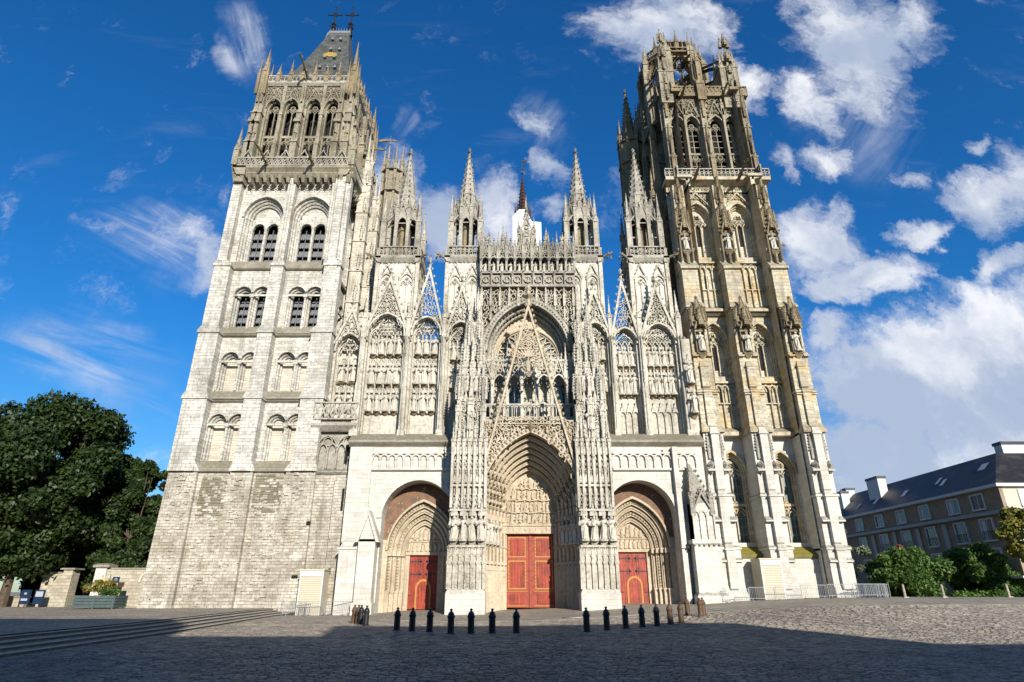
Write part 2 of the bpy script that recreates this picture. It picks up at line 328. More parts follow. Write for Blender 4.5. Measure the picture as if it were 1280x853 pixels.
# ------------------------------------------------------------------ mesh building
WLOC = {}
class MB:
    def __init__(s, fr=(0, 0, 0)):
        s.v = []; s.f = []; s.m = []; s.mi = 0; s.fr(fr)
    def fr(s, fr):
        s.ox, s.oy, a = fr; s.c = cos(radians(a)); s.s = sin(radians(a)); return s
    def V(s, pts):
        n = len(s.v); c, sn, ox, oy = s.c, s.s, s.ox, s.oy
        s.v.extend([(ox+u*c-d*sn, oy+u*sn+d*c, z) for (u, d, z) in pts]); return n
    def F(s, n, faces):
        s.f.extend([tuple(n+i for i in f) for f in faces]); s.m.extend([s.mi]*len(faces))
    def add(s, pts, faces): s.F(s.V(pts), faces)
    def box(s, u0, u1, d0, d1, z0, z1):
        s.add([(u0, d0, z0), (u1, d0, z0), (u1, d1, z0), (u0, d1, z0), (u0, d0, z1), (u1, d0, z1), (u1, d1, z1), (u0, d1, z1)],
              [(0, 3, 2, 1), (4, 5, 6, 7), (0, 1, 5, 4), (1, 2, 6, 5), (2, 3, 7, 6), (3, 0, 4, 7)])
    def fru(s, a, z0, b, z1):
        (u0, u1, d0, d1), (x0, x1, y0, y1) = a, b
        s.add([(u0, d0, z0), (u1, d0, z0), (u1, d1, z0), (u0, d1, z0), (x0, y0, z1), (x1, y0, z1), (x1, y1, z1), (x0, y1, z1)],
              [(0, 3, 2, 1), (4, 5, 6, 7), (0, 1, 5, 4), (1, 2, 6, 5), (2, 3, 7, 6), (3, 0, 4, 7)])
    def prism(s, pts, d0, d1):
        n = len(pts); v = [(u, d0, z) for u, z in pts]+[(u, d1, z) for u, z in pts]
        s.add(v, [tuple(range(n)), tuple(range(2*n-1, n-1, -1))]+[(i, i+n, (i+1) % n+n, (i+1) % n) for i in range(n)])
    def prismx(s, pts, u0, u1):                      # profile in (d, z), drawn out along u
        n = len(pts); v = [(u0, d, z) for d, z in pts]+[(u1, d, z) for d, z in pts]
        s.add(v, [tuple(range(n)), tuple(range(2*n-1, n-1, -1))]+[(i, i+n, (i+1) % n+n, (i+1) % n) for i in range(n)])
    def cone(s, u, d, z0, z1, r0, r1, n=6, ph=0.0, cap=True):
        a = [(u+r0*cos(ph+2*pi*i/n), d+r0*sin(ph+2*pi*i/n), z0) for i in range(n)]
        b = [(u+r1*cos(ph+2*pi*i/n), d+r1*sin(ph+2*pi*i/n), z1) for i in range(n)]
        fs = [(i, (i+1) % n, (i+1) % n+n, i+n) for i in range(n)]
        if cap: fs += [tuple(range(n, 2*n)), tuple(range(n-1, -1, -1))]
        s.add(a+b, fs)
    def lathe(s, u, d, prof, n=10):
        for (r0, z0), (r1, z1) in zip(prof, prof[1:]): s.cone(u, d, z0, z1, r0, r1, n, cap=False)
    def octa(s, u, d, z, r, h=None):
        h = h or r
        s.add([(u+r, d, z), (u, d+r, z), (u-r, d, z), (u, d-r, z), (u, d, z+h), (u, d, z-h)],
              [(0, 1, 4), (1, 2, 4), (2, 3, 4), (3, 0, 4), (1, 0, 5), (2, 1, 5), (3, 2, 5), (0, 3, 5)])
    def strip(s, A, B, d0, d1, closed=False, outer=True, inner=True):
        n = len(A); v = [(u, d0, z) for u, z in A]+[(u, d0, z) for u, z in B]+[(u, d1, z) for u, z in A]+[(u, d1, z) for u, z in B]
        R = range(n if closed else n-1); fs = []
        for i in R:
            j = (i+1) % n
            fs.append((i, j, n+j, n+i))
            if outer: fs.append((i, 2*n+i, 2*n+j, j))
            if inner: fs.append((n+i, n+j, 3*n+j, 3*n+i))
        if not closed: fs += [(0, n, 3*n, 2*n), (n-1, 3*n-1, 4*n-1, 2*n-1)]
        s.add(v, fs)
    def ribbon(s, pts, w, d0, d1, closed=False):
        n = len(pts); A = []; B = []
        for i in range(n):
            if closed: p, q = pts[i-1], pts[(i+1) % n]
            else: p, q = pts[max(i-1, 0)], pts[min(i+1, n-1)]
            tx, tz = q[0]-p[0], q[1]-p[1]; L = sqrt(tx*tx+tz*tz) or 1; nx, nz = -tz/L*w/2, tx/L*w/2
            A.append((pts[i][0]+nx, pts[i][1]+nz)); B.append((pts[i][0]-nx, pts[i][1]-nz))
        s.strip(A, B, d0, d1, closed)
    def ring(s, u, z, r, w, d0, d1, n=10):
        s.ribbon([(u+r*cos(2*pi*i/n), z+r*sin(2*pi*i/n)) for i in range(n)], w, d0, d1, True)
    def build(s, name, mat, parent=None, smooth=False, label=None, kind=None):
        me = bpy.data.meshes.new(name)
        ox = oy = oz = 0.0
        if parent is not None: ox, oy, oz = WLOC.get(parent.name, (0, 0, 0))
        a = np.array(s.v, dtype=np.float64)
        if parent is not None: a = a-np.array([ox, oy, oz])
        me.from_pydata(a.tolist(), [], s.f)
        mats = mat if isinstance(mat, (list, tuple)) else [mat]
        for q in mats: me.materials.append(M[q])
        if len(mats) > 1: me.polygons.foreach_set('material_index', s.m)
        if smooth: me.polygons.foreach_set('use_smooth', [True]*len(s.f))
        me.update()
        o = bpy.data.objects.new(name, me); COL.objects.link(o)
        if parent is not None: o.parent = parent; WLOC[o.name] = (ox, oy, oz)
        else: WLOC[o.name] = (0, 0, 0)
        if label: o['label'] = label
        if kind: o['kind'] = kind
        return o
def thing(name, loc, label, cat, group=None):
    o = bpy.data.objects.new(name, None); o.empty_display_size = 0.5; COL.objects.link(o); o.location = loc
    WLOC[o.name] = tuple(loc); o['label'] = label; o['category'] = cat
    if group: o['group'] = group
    return o
def tag(o, label, cat, group=None):
    o['label'] = label; o['category'] = cat
    if group: o['group'] = group
    return o
def place(me, name, wloc, parent=None, rz=0.0, scale=None, label=None, cat=None, group=None, kind=None):
    o = bpy.data.objects.new(name, me); COL.objects.link(o)
    px, py, pz = WLOC.get(parent.name, (0, 0, 0)) if parent is not None else (0, 0, 0)
    o.location = (wloc[0]-px, wloc[1]-py, wloc[2]-pz); o.rotation_euler = (0, 0, rz)
    if scale is not None: o.scale = scale if hasattr(scale, '__len__') else (scale,)*3
    if parent is not None: o.parent = parent
    WLOC[o.name] = tuple(wloc)
    if label: o['label'] = label
    if cat: o['category'] = cat
    if group: o['group'] = group
    if kind: o['kind'] = kind
    return o
def mesh_of(mb, name, mat, smooth=False):
    me = bpy.data.meshes.new(name); me.from_pydata(mb.v, [], mb.f)
    mats = mat if isinstance(mat, (list, tuple)) else [mat]
    for q in mats: me.materials.append(M[q])
    if len(mats) > 1: me.polygons.foreach_set('material_index', mb.m)
    if smooth: me.polygons.foreach_set('use_smooth', [True]*len(mb.f))
    me.update(); return me

# ------------------------------------------------------------------ gothic kit (u along the wall, d into the wall, z up)
def arc(uc, w, zs, k=0.5, n=6):
    a = w/2.0; R = max(k, 0.5001)*w; th = acos((R-a)/R); out = []
    for i in range(n+1):
        t = th*i/n; out.append((uc-a+R-R*cos(t), zs+R*sin(t)))
    return out+[(2*uc-u, z) for u, z in reversed(out[:-1])]
def apex(w, zs, k): a = w/2; R = max(k, .5001)*w; return zs+sqrt(R*R-(R-a)**2)
def wall(mb, u0, u1, z0, z1, d, holes=(), n=6):
    x = u0
    for (uc, w, zb, zs, k) in sorted(holes):
        l, r = uc-w/2, uc+w/2
        if l > x+1e-4: mb.add([(x, d, z0), (l, d, z0), (l, d, z1), (x, d, z1)], [(0, 1, 2, 3)])
        if zb > z0+1e-4: mb.add([(l, d, z0), (r, d, z0), (r, d, zb), (l, d, zb)], [(0, 1, 2, 3)])
        A = arc(uc, w, zs, k, n)
        mb.add([(u, d, z) for u, z in A]+[(u, d, z1) for u, z in A], [(i, i+1, len(A)+i+1, len(A)+i) for i in range(len(A)-1)])
        x = r
    if u1 > x+1e-4: mb.add([(x, d, z0), (u1, d, z0), (u1, d, z1), (x, d, z1)], [(0, 1, 2, 3)])
def reveal(mb, uc, w, zb, zs, k, d0, d1, n=6, sill=0.0):
    A = [(uc-w/2, zb)]+arc(uc, w, zs, k, n)+[(uc+w/2, zb)]; m = len(A)
    mb.add([(u, d0, z) for u, z in A]+[(u, d1, z) for u, z in A], [(i, i+1, m+i+1, m+i) for i in range(m-1)])
    mb.add([(uc-w/2, d0, zb-sill), (uc+w/2, d0, zb-sill), (uc+w/2, d1, zb), (uc-w/2, d1, zb)], [(0, 1, 2, 3)])
def ann(mb, uc, wo, wi, zb, zso, zsi, ko, ki, d, n=6):
    A = [(uc-wo/2, zb)]+arc(uc, wo, zso, ko, n)+[(uc+wo/2, zb)]; B = [(uc-wi/2, zb)]+arc(uc, wi, zsi, ki, n)+[(uc+wi/2, zb)]
    m = len(A); mb.add([(u, d, z) for u, z in A]+[(u, d, z) for u, z in B], [(i, i+1, m+i+1, m+i) for i in range(m-1)])
def back(mb, uc, w, zb, zs, k, d, n=6):
    A = [(uc-w/2, zb)]+arc(uc, w, zs, k, n)+[(uc+w/2, zb)]
    mb.add([(u, d, z) for u, z in A], [tuple(range(len(A)))])
def roll(mb, uc, w, zs, k, d, r, n=6, legs=None):      # round moulding along an arch
    A = arc(uc, w, zs, k, n)
    if legs is not None: A = [(uc-w/2, legs)]+A+[(uc+w/2, legs)]
    m = len(A); vs = []; S = 5
    for i in range(m):
        p, q = A[max(i-1, 0)], A[min(i+1, m-1)]; tx, tz = q[0]-p[0], q[1]-p[1]; L = sqrt(tx*tx+tz*tz) or 1; nx, nz = -tz/L, tx/L
        for j in range(S):
            a = pi*(j/(S-1)); vs.append((A[i][0]+nx*r*cos(a), d-r*sin(a), A[i][1]+nz*r*cos(a)))
    mb.add(vs, [(i*S+j, i*S+j+1, (i+1)*S+j+1, (i+1)*S+j) for i in range(m-1) for j in range(S-1)])
def orders(mb, uc, w, zb, zs, k, d0, steps, dw, dd, n=6, sill=0.0, rolls=True, shafts=True, zs_step=0.0):
    """stepped arch: returns the innermost opening"""
    for i in range(steps):
        wi = w-2*dw*i; reveal(mb, uc, wi, zb, zs, k, d0+dd*i, d0+dd*(i+1), n, sill if i == 0 else 0)
        if i < steps-1:
            ann(mb, uc, wi, wi-2*dw, zb, zs, zs, k, k, d0+dd*(i+1), n)
            r = min(dw, dd)*0.38
            if rolls: roll(mb, uc, wi-dw*0.9, zs, k, d0+dd*(i+1), r, n)
            if shafts:
                for sg in (-1, 1):
                    us = uc+sg*(wi-dw*0.9)/2
                    mb.cone(us, d0+dd*(i+1)-r*.3, zb, zs, r*.85, r*.85, 6)
                    mb.cone(us, d0+dd*(i+1)-r*.3, zs-r*2.2, zs, r*.8, r*1.7, 6)
                    mb.box(us-r*1.6, us+r*1.6, d0+dd*(i+1)-r*2, d0+dd*(i+1)+r, zb, zb+r*1.6)
    return w-2*dw*(steps-1)
def hood(mb, uc, w, zs, k, d, t=0.16, pr=0.14, n=7, drop=0.0):
    A = arc(uc, w+2*t, zs, k, n); B = arc(uc, w, zs, k, n)
    if drop: A = [(A[0][0], zs-drop)]+A+[(A[-1][0], zs-drop)]; B = [(B[0][0], zs-drop)]+B+[(B[-1][0], zs-drop)]
    mb.strip(A, B, d-pr, d)
def crocket(mb, u, d, z, r, su=0.0, sd=-1.0):
    # a curled leaf: stem out and knob up
    uu, dd = u+su*r, d+sd*r
    mb.octa(uu, dd, z+r*.3, r*.75, r*.95)
def crockets_line(mb, p, q, n, r, d, su=0.0, sd=0.0):
    for i in range(n):
        t = (i+.6)/n; mb.octa(p[0]+(q[0]-p[0])*t+su*r*.8, d+sd*r, p[1]+(q[1]-p[1])*t+r*.35, r*.8, r)
def finial(mb, u, d, z, s):
    mb.cone(u, d, z-.1*s, z+s*.9, .13*s, .08*s, 4); mb.octa(u, d, z+s*.45, .34*s, .22*s); mb.octa(u, d, z+s*.95, .2*s, .28*s)
def spire(mb, u, d, z0, z1, r, n=4, ck=5, cr=None, ph=pi/4):
    mb.cone(u, d, z0, z1, r, r*.10, n, ph)
    cr = cr or r*.30
    for j in range(n):
        a = ph+2*pi*j/n
        for i in range(ck):
            t = (i+.45)/(ck+.2); rr = r*(1-t*.9); c_ = cr*(1-.45*t)
            mb.octa(u+(rr+c_*.5)*cos(a), d+(rr+c_*.5)*sin(a), z0+(z1-z0)*t+c_*.3, c_*.75, c_)
    finial(mb, u, d, z1-.05, max(r*.9, .28))
def gablet(mb, u, d, w, z0, z1, pr=0.12):
    mb.prism([(u-w/2, z0), (u+w/2, z0), (u, z1)], d-pr, d)
def pinnacle(mb, u, d, s, z0, zs, zt, ck=5, gab=True, panel=True):
    h = s/2; mb.box(u-h, u+h, d-h, d+h, z0, zs)
    if panel:
        for (du, dd) in ((0, -h),):
            mb.box(u-h-.04, u-h+.12*s, d-h-.04, d-h+.1, z0, zs); mb.box(u+h-.12*s, u+h+.04, d-h-.04, d-h+.1, z0, zs)
    if gab:
        g0 = zs-.5*s; g1 = zs+1.0*s
        mb.prism([(u-h*1.15, g0), (u+h*1.15, g0), (u, g1)], d-h-.08, d+h+.08)
        mb.prismx([(d-h*1.15, g0), (d+h*1.15, g0), (d, g1)], u-h-.08, u+h+.08)
        for q in (-1, 1): mb.octa(u+q*h*.7, d-h-.05, g0+.6*s, .12*s+.03)
        mb.octa(u, d-h-.05, g1+.08*s, .15*s+.03)
    spire(mb, u, d, zs, zt, h*1.2, 4, ck, max(.08, s*.17))
def gable(mb, uc, w, z0, z1, t, d0, d1, ck=7, cr=.16, fin=.7, base=False):
    a = w/2; out = [(uc-a, z0), (uc, z1), (uc+a, z0)]
    sl = (z1-z0)/a; ti = t*sqrt(1+sl*sl)
    inn = [(uc-a+ti/sl, z0), (uc, z1-ti), (uc+a-ti/sl, z0)]
    mb.strip(out, inn, d0, d1)
    dm = (d0+d1)/2
    crockets_line(mb, (uc-a, z0), (uc, z1), ck, cr, dm, -1); crockets_line(mb, (uc+a, z0), (uc, z1), ck, cr, dm, 1)
    if fin: finial(mb, uc, dm, z1-.1, fin)
def dagger(mb, u, z, L, wd, deg, t, d0, d1, n=5):
    a = radians(deg); pts = []
    prof = [(0, 0), (.18, .55), (.45, 1.0), (.72, .72), (1.0, 0)]
    P = [(x*L, y*wd/2) for x, y in prof]+[(x*L, -y*wd/2) for x, y in prof[-2:0:-1]]
    for x, y in P: pts.append((u+x*cos(a)-y*sin(a), z+x*sin(a)+y*cos(a)))
    mb.ribbon(pts, t, d0, d1, True)
def cusped(mb, uc, w, zs, k, t, d0, d1, n=4):       # pointed head with two cusps
    mb.ribbon(arc(uc, w, zs, k, n), t, d0, d1)
    A = arc(uc, w*.62, zs-.05*w, .9, 3); mb.ribbon(A, t*.8, d0+.03, d1)
def tracery(mb, uc, w, zb, zs, k, n, d0, d1, t=.12, style='geo', lights=True):
    """bars inside a pointed opening"""
    lw = w/n
    if lights:
        for i in range(1, n): mb.box(uc-w/2+i*lw-t/2, uc-w/2+i*lw+t/2, d0, d1, zb, zs)
    for i in range(n): cusped(mb, uc-w/2+(i+.5)*lw, lw, zs-.12*lw, .85, t, d0, d1)
    zt = apex(w, zs, k); h = zt-zs
    if style == 'geo':
        if n <= 2:
            r = min(w*.22, h*.26); mb.ring(uc, zs+h*.58, r, t, d0, d1)
            for q in range(4): mb.ring(uc+r*.45*cos(pi/4+q*pi/2), zs+h*.58+r*.45*sin(pi/4+q*pi/2), r*.4, t*.6, d0+.03, d1, 6)
        else:
            r = w*.145
            for i in range(n-1):
                mb.ring(uc-w/2+(i+1)*lw, zs+h*.38, r*(1 if n > 2 else 1), t, d0, d1, 8)
            for i in range(max(n-2, 1)):
                mb.ring(uc+(i-(max(n-2, 1)-1)/2)*lw, zs+h*.66, r*.95, t, d0, d1, 8)
            dagger(mb, uc, zs+h*.74, h*.24, r*1.1, 90, t*.8, d0, d1)
    else:
        rows = ((.10, .34, 50), (.34, .36, 30), (.58, .34, 12))
        for fz, fl, sp in rows:
            for sg in (-1, 1):
                dagger(mb, uc+sg*w*.05, zs+h*fz, h*fl*1.15, w*.16, 90-sg*sp, t, d0, d1)
                if fz < .5: dagger(mb, uc+sg*w*.22, zs+h*(fz-.04), h*fl*.9, w*.13, 90-sg*(sp-35), t, d0, d1)
        dagger(mb, uc, zs+h*.2, h*.5, w*.16, 90, t, d0, d1)
def balustrade(mb, u0, u1, z0, h, d0, d1, style='ring', step=.55, t=.07):
    mb.box(u0, u1, d0-.05, d1+.05, z0, z0+.14); mb.box(u0, u1, d0-.06, d1+.06, z0+h-.14, z0+h)
    n = max(1, int(round((u1-u0)/step))); s = (u1-u0)/n; a, b = z0+.14, z0+h-.14; zc = (a+b)/2
    for i in range(n+1):
        if style != 'x' or i % 2 == 0: mb.box(u0+i*s-t/2, u0+i*s+t/2, d0, d1, a, b)
    for i in range(n):
        uc = u0+(i+.5)*s
        if style == 'ring': mb.ring(uc, zc, min(s, b-a)*.38, t, d0, d1, 6)
        elif style == 'x':
            mb.ribbon([(uc-s/2, a), (uc+s/2, b)], t*1.3, d0, d1); mb.ribbon([(uc-s/2, b), (uc+s/2, a)], t*1.3, d0+.01, d1+.01)
        elif style == 'arch': mb.ribbon(arc(uc, s*.86, b-s*.7, .8, 3), t, d0, d1)
        elif style == 'flame':
            dagger(mb, uc-s*.2, a, (b-a)*1.0, s*.5, 70, t*.8, d0, d1); dagger(mb, uc+s*.25, b, (b-a)*1.0, s*.5, 250, t*.8, d0+.01, d1+.01)
def string(mb, u0, u1, d, z, h=.28, pr=.22):         # moulded string course: slope on top
    mb.prismx([(d, z), (d-pr*.5, z), (d-pr, z+h*.35), (d-pr, z+h*.55), (d, z+h)], u0, u1)
def arcade(mb, u0, u1, n, zb, zs, k, d, dep=.16, t=.12, shaft=True):
    s = (u1-u0)/n
    for i in range(n):
        uc = u0+(i+.5)*s; mb.strip(arc(uc, s, zs, k, 4), arc(uc, s-2*t*.8, zs-.02, k, 4), d-dep, d, outer=False)
    for i in range(n+1):
        u = u0+i*s; mb.box(u-t/2, u+t/2, d-dep, d, zb, zs+.05)
        mb.box(u-t*.8, u+t*.8, d-dep-.04, d, zs-.12, zs+.03)
def stepped_buttress(mb, uc, stages, d_back):
    """stages: (z0, z1, width, front depth) with sloped set-offs between"""
    for i, (z0, z1, w, df) in enumerate(stages):
        mb.box(uc-w/2, uc+w/2, df, d_back, z0, z1)
        if i+1 < len(stages):
            nz, _, nw, nd = stages[i+1]
            e = .10
            mb.box(uc-w/2-e, uc+w/2+e, df-e, d_back, z1-.16, z1+.02)
            mb.fru((uc-w/2-e, uc+w/2+e, df-e, d_back), z1+.02, (uc-nw/2, uc+nw/2, nd, d_back), nz+.001)
def crockety(mb, u, d, w, z0, z1, cr=.2):            # steep crocketed canopy spire set against a wall
    h = z1-z0
    def one(uc, dc, ww, a, b):
        mb.box(uc-ww*.5, uc+ww*.5, dc-ww*.5, dc+ww*.6, a, a+(b-a)*.30)
        mb.prism([(uc-ww*.6, a+(b-a)*.18), (uc+ww*.6, a+(b-a)*.18), (uc, a+(b-a)*.52)], dc-ww*.62, dc+ww*.4)
        mb.fru((uc-ww*.45, uc+ww*.45, dc-ww*.45, dc+ww*.45), a+(b-a)*.30, (uc-.04, uc+.04, dc-.04, dc+.04), b)
        n = max(3, int((b-a)/.38))
        for i in range(n):
            t = (i+.4)/n
            for sg in (-1, 1): mb.octa(uc+sg*(ww*.5*(1-t)+cr*.35), dc-ww*.4*(1-t), a+(b-a)*(.3+.68*t), cr*.62*(1-.35*t), cr*.8)
        mb.octa(uc, dc, b+.06, cr*.8, cr*1.1)
    one(u, d, w*.42, z0+h*.1, z1)
    if w > .7:
        for sg in (-1, 1): one(u+sg*w*.36, d+w*.1, w*.30, z0, z0+h*.68); 
        one(u, d-w*.3, w*.30, z0-h*.04, z0+h*.55)
def canopy(mb, u, d, w, z, h=.9):
    for q in (-1, 0, 1):
        mb.prism([(u+q*w*.33-w*.17, z), (u+q*w*.33+w*.17, z), (u+q*w*.33, z+h*.45)], d-w*.35, d-w*.35+.1)
    mb.box(u-w*.48, u+w*.48, d-w*.33, d, z-.05, z+h*.22)
    mb.cone(u, d-w*.15, z+h*.2, z+h, w*.26, .03, 5)
    mb.octa(u, d-w*.15, z+h, .09)
def corbel(mb, u, d, w, z, h=.45):
    mb.fru((u-w*.12, u+w*.12, d-w*.12, d), z-h, (u-w*.46, u+w*.46, d-w*.46, d), z-.1)
    mb.box(u-w*.48, u+w*.48, d-w*.5, d, z-.1, z)
def gargoyle(mb, u, d, z, L=2.4, tilt=.25, s=.3, side=0.0):
    """beast leaning out of the wall: haunch, body, neck, head with open jaws, ears, forelegs"""
    prof = [(0, s*1.0, s*1.2), (.25, s*.95, s*1.1), (.5, s*.7, s*.8), (.68, s*.5, s*.6), (.78, s*.7, s*.75), (.9, s*.55, s*.5), (1.0, s*.3, s*.25)]
    rings = []
    for t, a, b in prof:
        cz = z+L*t*tilt+(.12*L*sin(pi*min(1, t*1.2))*.3); cu = u+side*L*t; cd = d-L*t
        rings.append([(cu+a*.5*cos(2*pi*i/6), cd, cz+b*.5*sin(2*pi*i/6)) for i in range(6)])
    n = mb.V([p for r in rings for p in r])
    mb.F(n, [(i*6+j, i*6+(j+1) % 6, (i+1)*6+(j+1) % 6, (i+1)*6+j) for i in range(len(rings)-1) for j in range(6)]+[tuple(range(len(rings)*6-6, len(rings)*6))])
    hu, hd, hz = u+side*L*.85, d-L*.85, z+L*.85*tilt
    for sg in (-1, 1):
        mb.octa(hu+sg*s*.35, hd+s*.3, hz+s*.5, s*.14, s*.4)
        mb.fru((hu+sg*s*.6-s*.12, hu+sg*s*.6+s*.12, d-L*.35-s*.15, d-L*.35+s*.15), z+L*.3*tilt-s*.6, (hu+sg*s*.35-s*.2, hu+sg*s*.35+s*.2, d-L*.35-s*.2, d-L*.35+s*.2), z+L*.35*tilt+s*.3)
    mb.fru((hu-s*.18, hu+s*.18, d-L*1.0, d-L*.8), hz-s*.45, (hu-s*.22, hu+s*.22, d-L*.98, d-L*.75), hz-s*.25)

def lace(mb, inside, u0, u1, z0, z1, step, t, d0, d1, seed=0):
    """irregular pierced tracery filling whatever region 'inside' accepts"""
    R = random.Random(seed); z = z0; row = 0
    while z < z1:
        u = u0+(step*.5 if row % 2 else 0)
        while u < u1:
            if inside(u, z):
                q = R.random(); s = step*R.uniform(.85, 1.12)
                if q < .34: mb.ring(u, z, s*.42, t, d0, d1, 6); mb.octa(u, d0+.02, z, t*.9)
                elif q < .62: dagger(mb, u-s*.12, z-s*.5, s*1.15, s*.62, R.choice((62, 76, 104, 118)), t*.85, d0, d1)
                elif q < .82: mb.ribbon(arc(u, s*.95, z-s*.2, .85, 3), t, d0, d1); mb.octa(u, d0, z+s*.65, t)
                else: mb.box(u-t*.5, u+t*.5, d0, d1, z-s*.5, z+s*.5); mb.octa(u, d0, z, s*.24, s*.3)
            u += step
        z += step*.86; row += 1
# ------------------------------------------------------------------ statues
def statue_mesh(seed, simple=False):
    R = random.Random(seed); mb = MB(); n = 14 if not simple else 7
    lean = R.uniform(-.02, .02); ph = R.uniform(0, 6); kf = R.choice((4, 5, 6)); hip = R.uniform(-.03, .03)
    prof = [(0, .115, .10), (.05, .120, .10), (.22, .108, .09), (.42, .112, .09), (.55, .098, .08), (.66, .115, .085), (.75, .130, .085), (.80, .115, .07), (.835, .05, .05), (.86, .042, .042)]
    if simple: prof = prof[::3]+[prof[-1]]
    rows = []
    for z, a, b in prof:
        f = .30*(1-z/1.1) if z < .8 else 0
        rows.append([(lean*z*3+hip*sin(pi*z)+a*(1+f*sin(kf*2*pi*i/n*1.0+ph+z*3))*cos(2*pi*i/n), b*(1+f*cos(kf*2*pi*i/n+ph))*sin(2*pi*i/n), z) for i in range(n)])
    c0 = mb.V([p for r in rows for p in r])
    mb.F(c0, [(i*n+j, i*n+(j+1) % n, (i+1)*n+(j+1) % n, (i+1)*n+j) for i in range(len(rows)-1) for j in range(n)]+[tuple(range(n-1, -1, -1))])
    hx, hy = lean*2.7, -.012
    hp = [(.85, .035), (.875, .052), (.915, .060), (.955, .054), (.985, .032), (1.0, .004)]
    if R.random() < .4: hp = hp[:-2]+[(.97, .066), (1.02, .055), (1.05, .02)]   # mitre or crown
    m_ = 8 if not simple else 5
    rows = [[(hx+r*.9*cos(2*pi*i/m_), hy+r*1.05*sin(2*pi*i/m_), z) for i in range(m_)] for z, r in hp]
    c0 = mb.V([p for r in rows for p in r]); mb.F(c0, [(i*m_+j, i*m_+(j+1) % m_, (i+1)*m_+(j+1) % m_, (i+1)*m_+j) for i in range(len(rows)-1) for j in range(m_)])
    if simple: return mb
    mb.octa(hx, hy-.062, .905, .012, .02)                                       # nose
    if R.random() < .6: mb.octa(hx, hy-.045, .865, .03, .035)                   # beard
    def limb(a, b, r0, r1):
        d = [b[i]-a[i] for i in range(3)]; L = sqrt(sum(x*x for x in d)); d = [x/L for x in d]
        s1 = (-d[1], d[0], 0) if abs(d[2]) < .9 else (1, 0, 0); l1 = sqrt(sum(x*x for x in s1)); s1 = [x/l1 for x in s1]
        s2 = (d[1]*s1[2]-d[2]*s1[1], d[2]*s1[0]-d[0]*s1[2], d[0]*s1[1]-d[1]*s1[0])
        v = [tuple(p[i]+r*(cos(t)*s1[i]+sin(t)*s2[i]) for i in range(3)) for p, r in ((a, r0), (b, r1)) for t in [2*pi*q/6 for q in range(6)]]
        mb.add(v, [(i, (i+1) % 6, (i+1) % 6+6, i+6) for i in range(6)]+[tuple(range(6, 12)), tuple(range(5, -1, -1))])
    pose = R.randrange(3)
    for sg in (-1, 1):
        sh = (lean*2.3+sg*.13, 0, .77); el = (lean*2+sg*.165, -.03, .60)
        hand = ((sg*.05, -.13, .66), (sg*.03, -.14, .56), (sg*.10, -.15, .70))[pose if sg > 0 else (pose+1) % 3]
        limb(sh, el, .045, .038); limb(el, hand, .042, .026); mb.octa(hand[0]-sg*.01, hand[1]-.015, hand[2], .028)
    if pose == 0: mb.box(-.055, .05, -.175, -.14, .56, .68)                      # book
    elif pose == 1: mb.box(.085, .105, -.17, -.15, .05, .95)                     # staff
    mb.add([(-.07+.03*k_, -.115-.01*(k_ % 2), .02) for k_ in range(5)]+[(-.02+.012*k_, -.115, .52) for k_ in range(5)], [(i, i+1, i+6, i+5) for i in range(4)])
    mb.cone(0, 0, -.07, 0.005, .15, .17, 8)
    return mb
STAT = []
def figure(mb, src, u, d, z, h, yaw=0.0, w=1.3):
    c, s = cos(yaw), sin(yaw)
    n = mb.V([(u+(x*c-y*s)*h*w, d+(x*s+y*c)*h*w, z+zz*h) for x, y, zz in src.v]); mb.F(n, src.f)
FIG = [statue_mesh(100+i, True) for i in range(5)]
STAT_ME = [mesh_of(statue_mesh(i), 'statue', 'stone_statue', False) for i in range(9)]
_si = [0]
def statue(x, y, z, h, label, group, rz=0.0, w=1.2):
    me = STAT_ME[_si[0] % 9]; _si[0] += 1
    o = place(me, 'statue', (x, y, z+.07*h), None, rz, (h*w*.97, h*w, h*.95), label, 'statue', group)
    return o

def gz(x, y):
    def S(a, b, t): t = min(1, max(0, (t-a)/(b-a))); return t*t*(3-2*t)
    z = 1.35*S(-4, 29, x)*S(-34, -3, y)
    z += .30*S(-9, 1.5, y)*S(-14, -8, x)*(1-S(10, 15, x))
    return z

# ================================================================== GROUND
def build_ground():
    xs = sorted(set([-3000, -1200, -500, -250]+list(range(-160, 161, 4))+[x*1.5 for x in range(-24, 25)]+[250, 500, 1200, 3000]))
    ys = sorted(set([-1500, -500, -200]+list(range(-120, 121, 4))+[y*1.5 for y in range(-30, 8)]+[200, 500, 1200, 4000]))
    v = [(x, y, gz(max(-40, min(x, 60)), y)) for y in ys for x in xs]; nx = len(xs)
    me = bpy.data.meshes.new('ground')
    me.from_pydata(v, [], [(j*nx+i, j*nx+i+1, (j+1)*nx+i+1, (j+1)*nx+i) for j in range(len(ys)-1) for i in range(nx-1)])
    me.materials.append(M['paving']); me.polygons.foreach_set('use_smooth', [True]*len(me.polygons))
    o = bpy.data.objects.new('ground', me); COL.objects.link(o); o['kind'] = 'structure'
build_ground()
def build_bed():
    xs = sorted(set(list(range(-40, 61, 4))+[x*1.5 for x in range(-24, 25)])); ys = sorted(set([y for y in range(-120, 121, 4) if -46 < y < -13]+[y*1.5 for y in range(-30, -8)]))
    xs = [x for x in xs if x > -15]; nx = len(xs)
    me = bpy.data.meshes.new('joint_bed'); me.from_pydata([(x, y, gz(x, y)+.006) for y in ys for x in xs], [], [(j*nx+i, j*nx+i+1, (j+1)*nx+i+1, (j+1)*nx+i) for j in range(len(ys)-1) for i in range(nx-1)])
    me.materials.append(M['joint_dark']); o = bpy.data.objects.new('joint_bed', me); COL.objects.link(o); o['kind'] = 'structure'
build_bed()
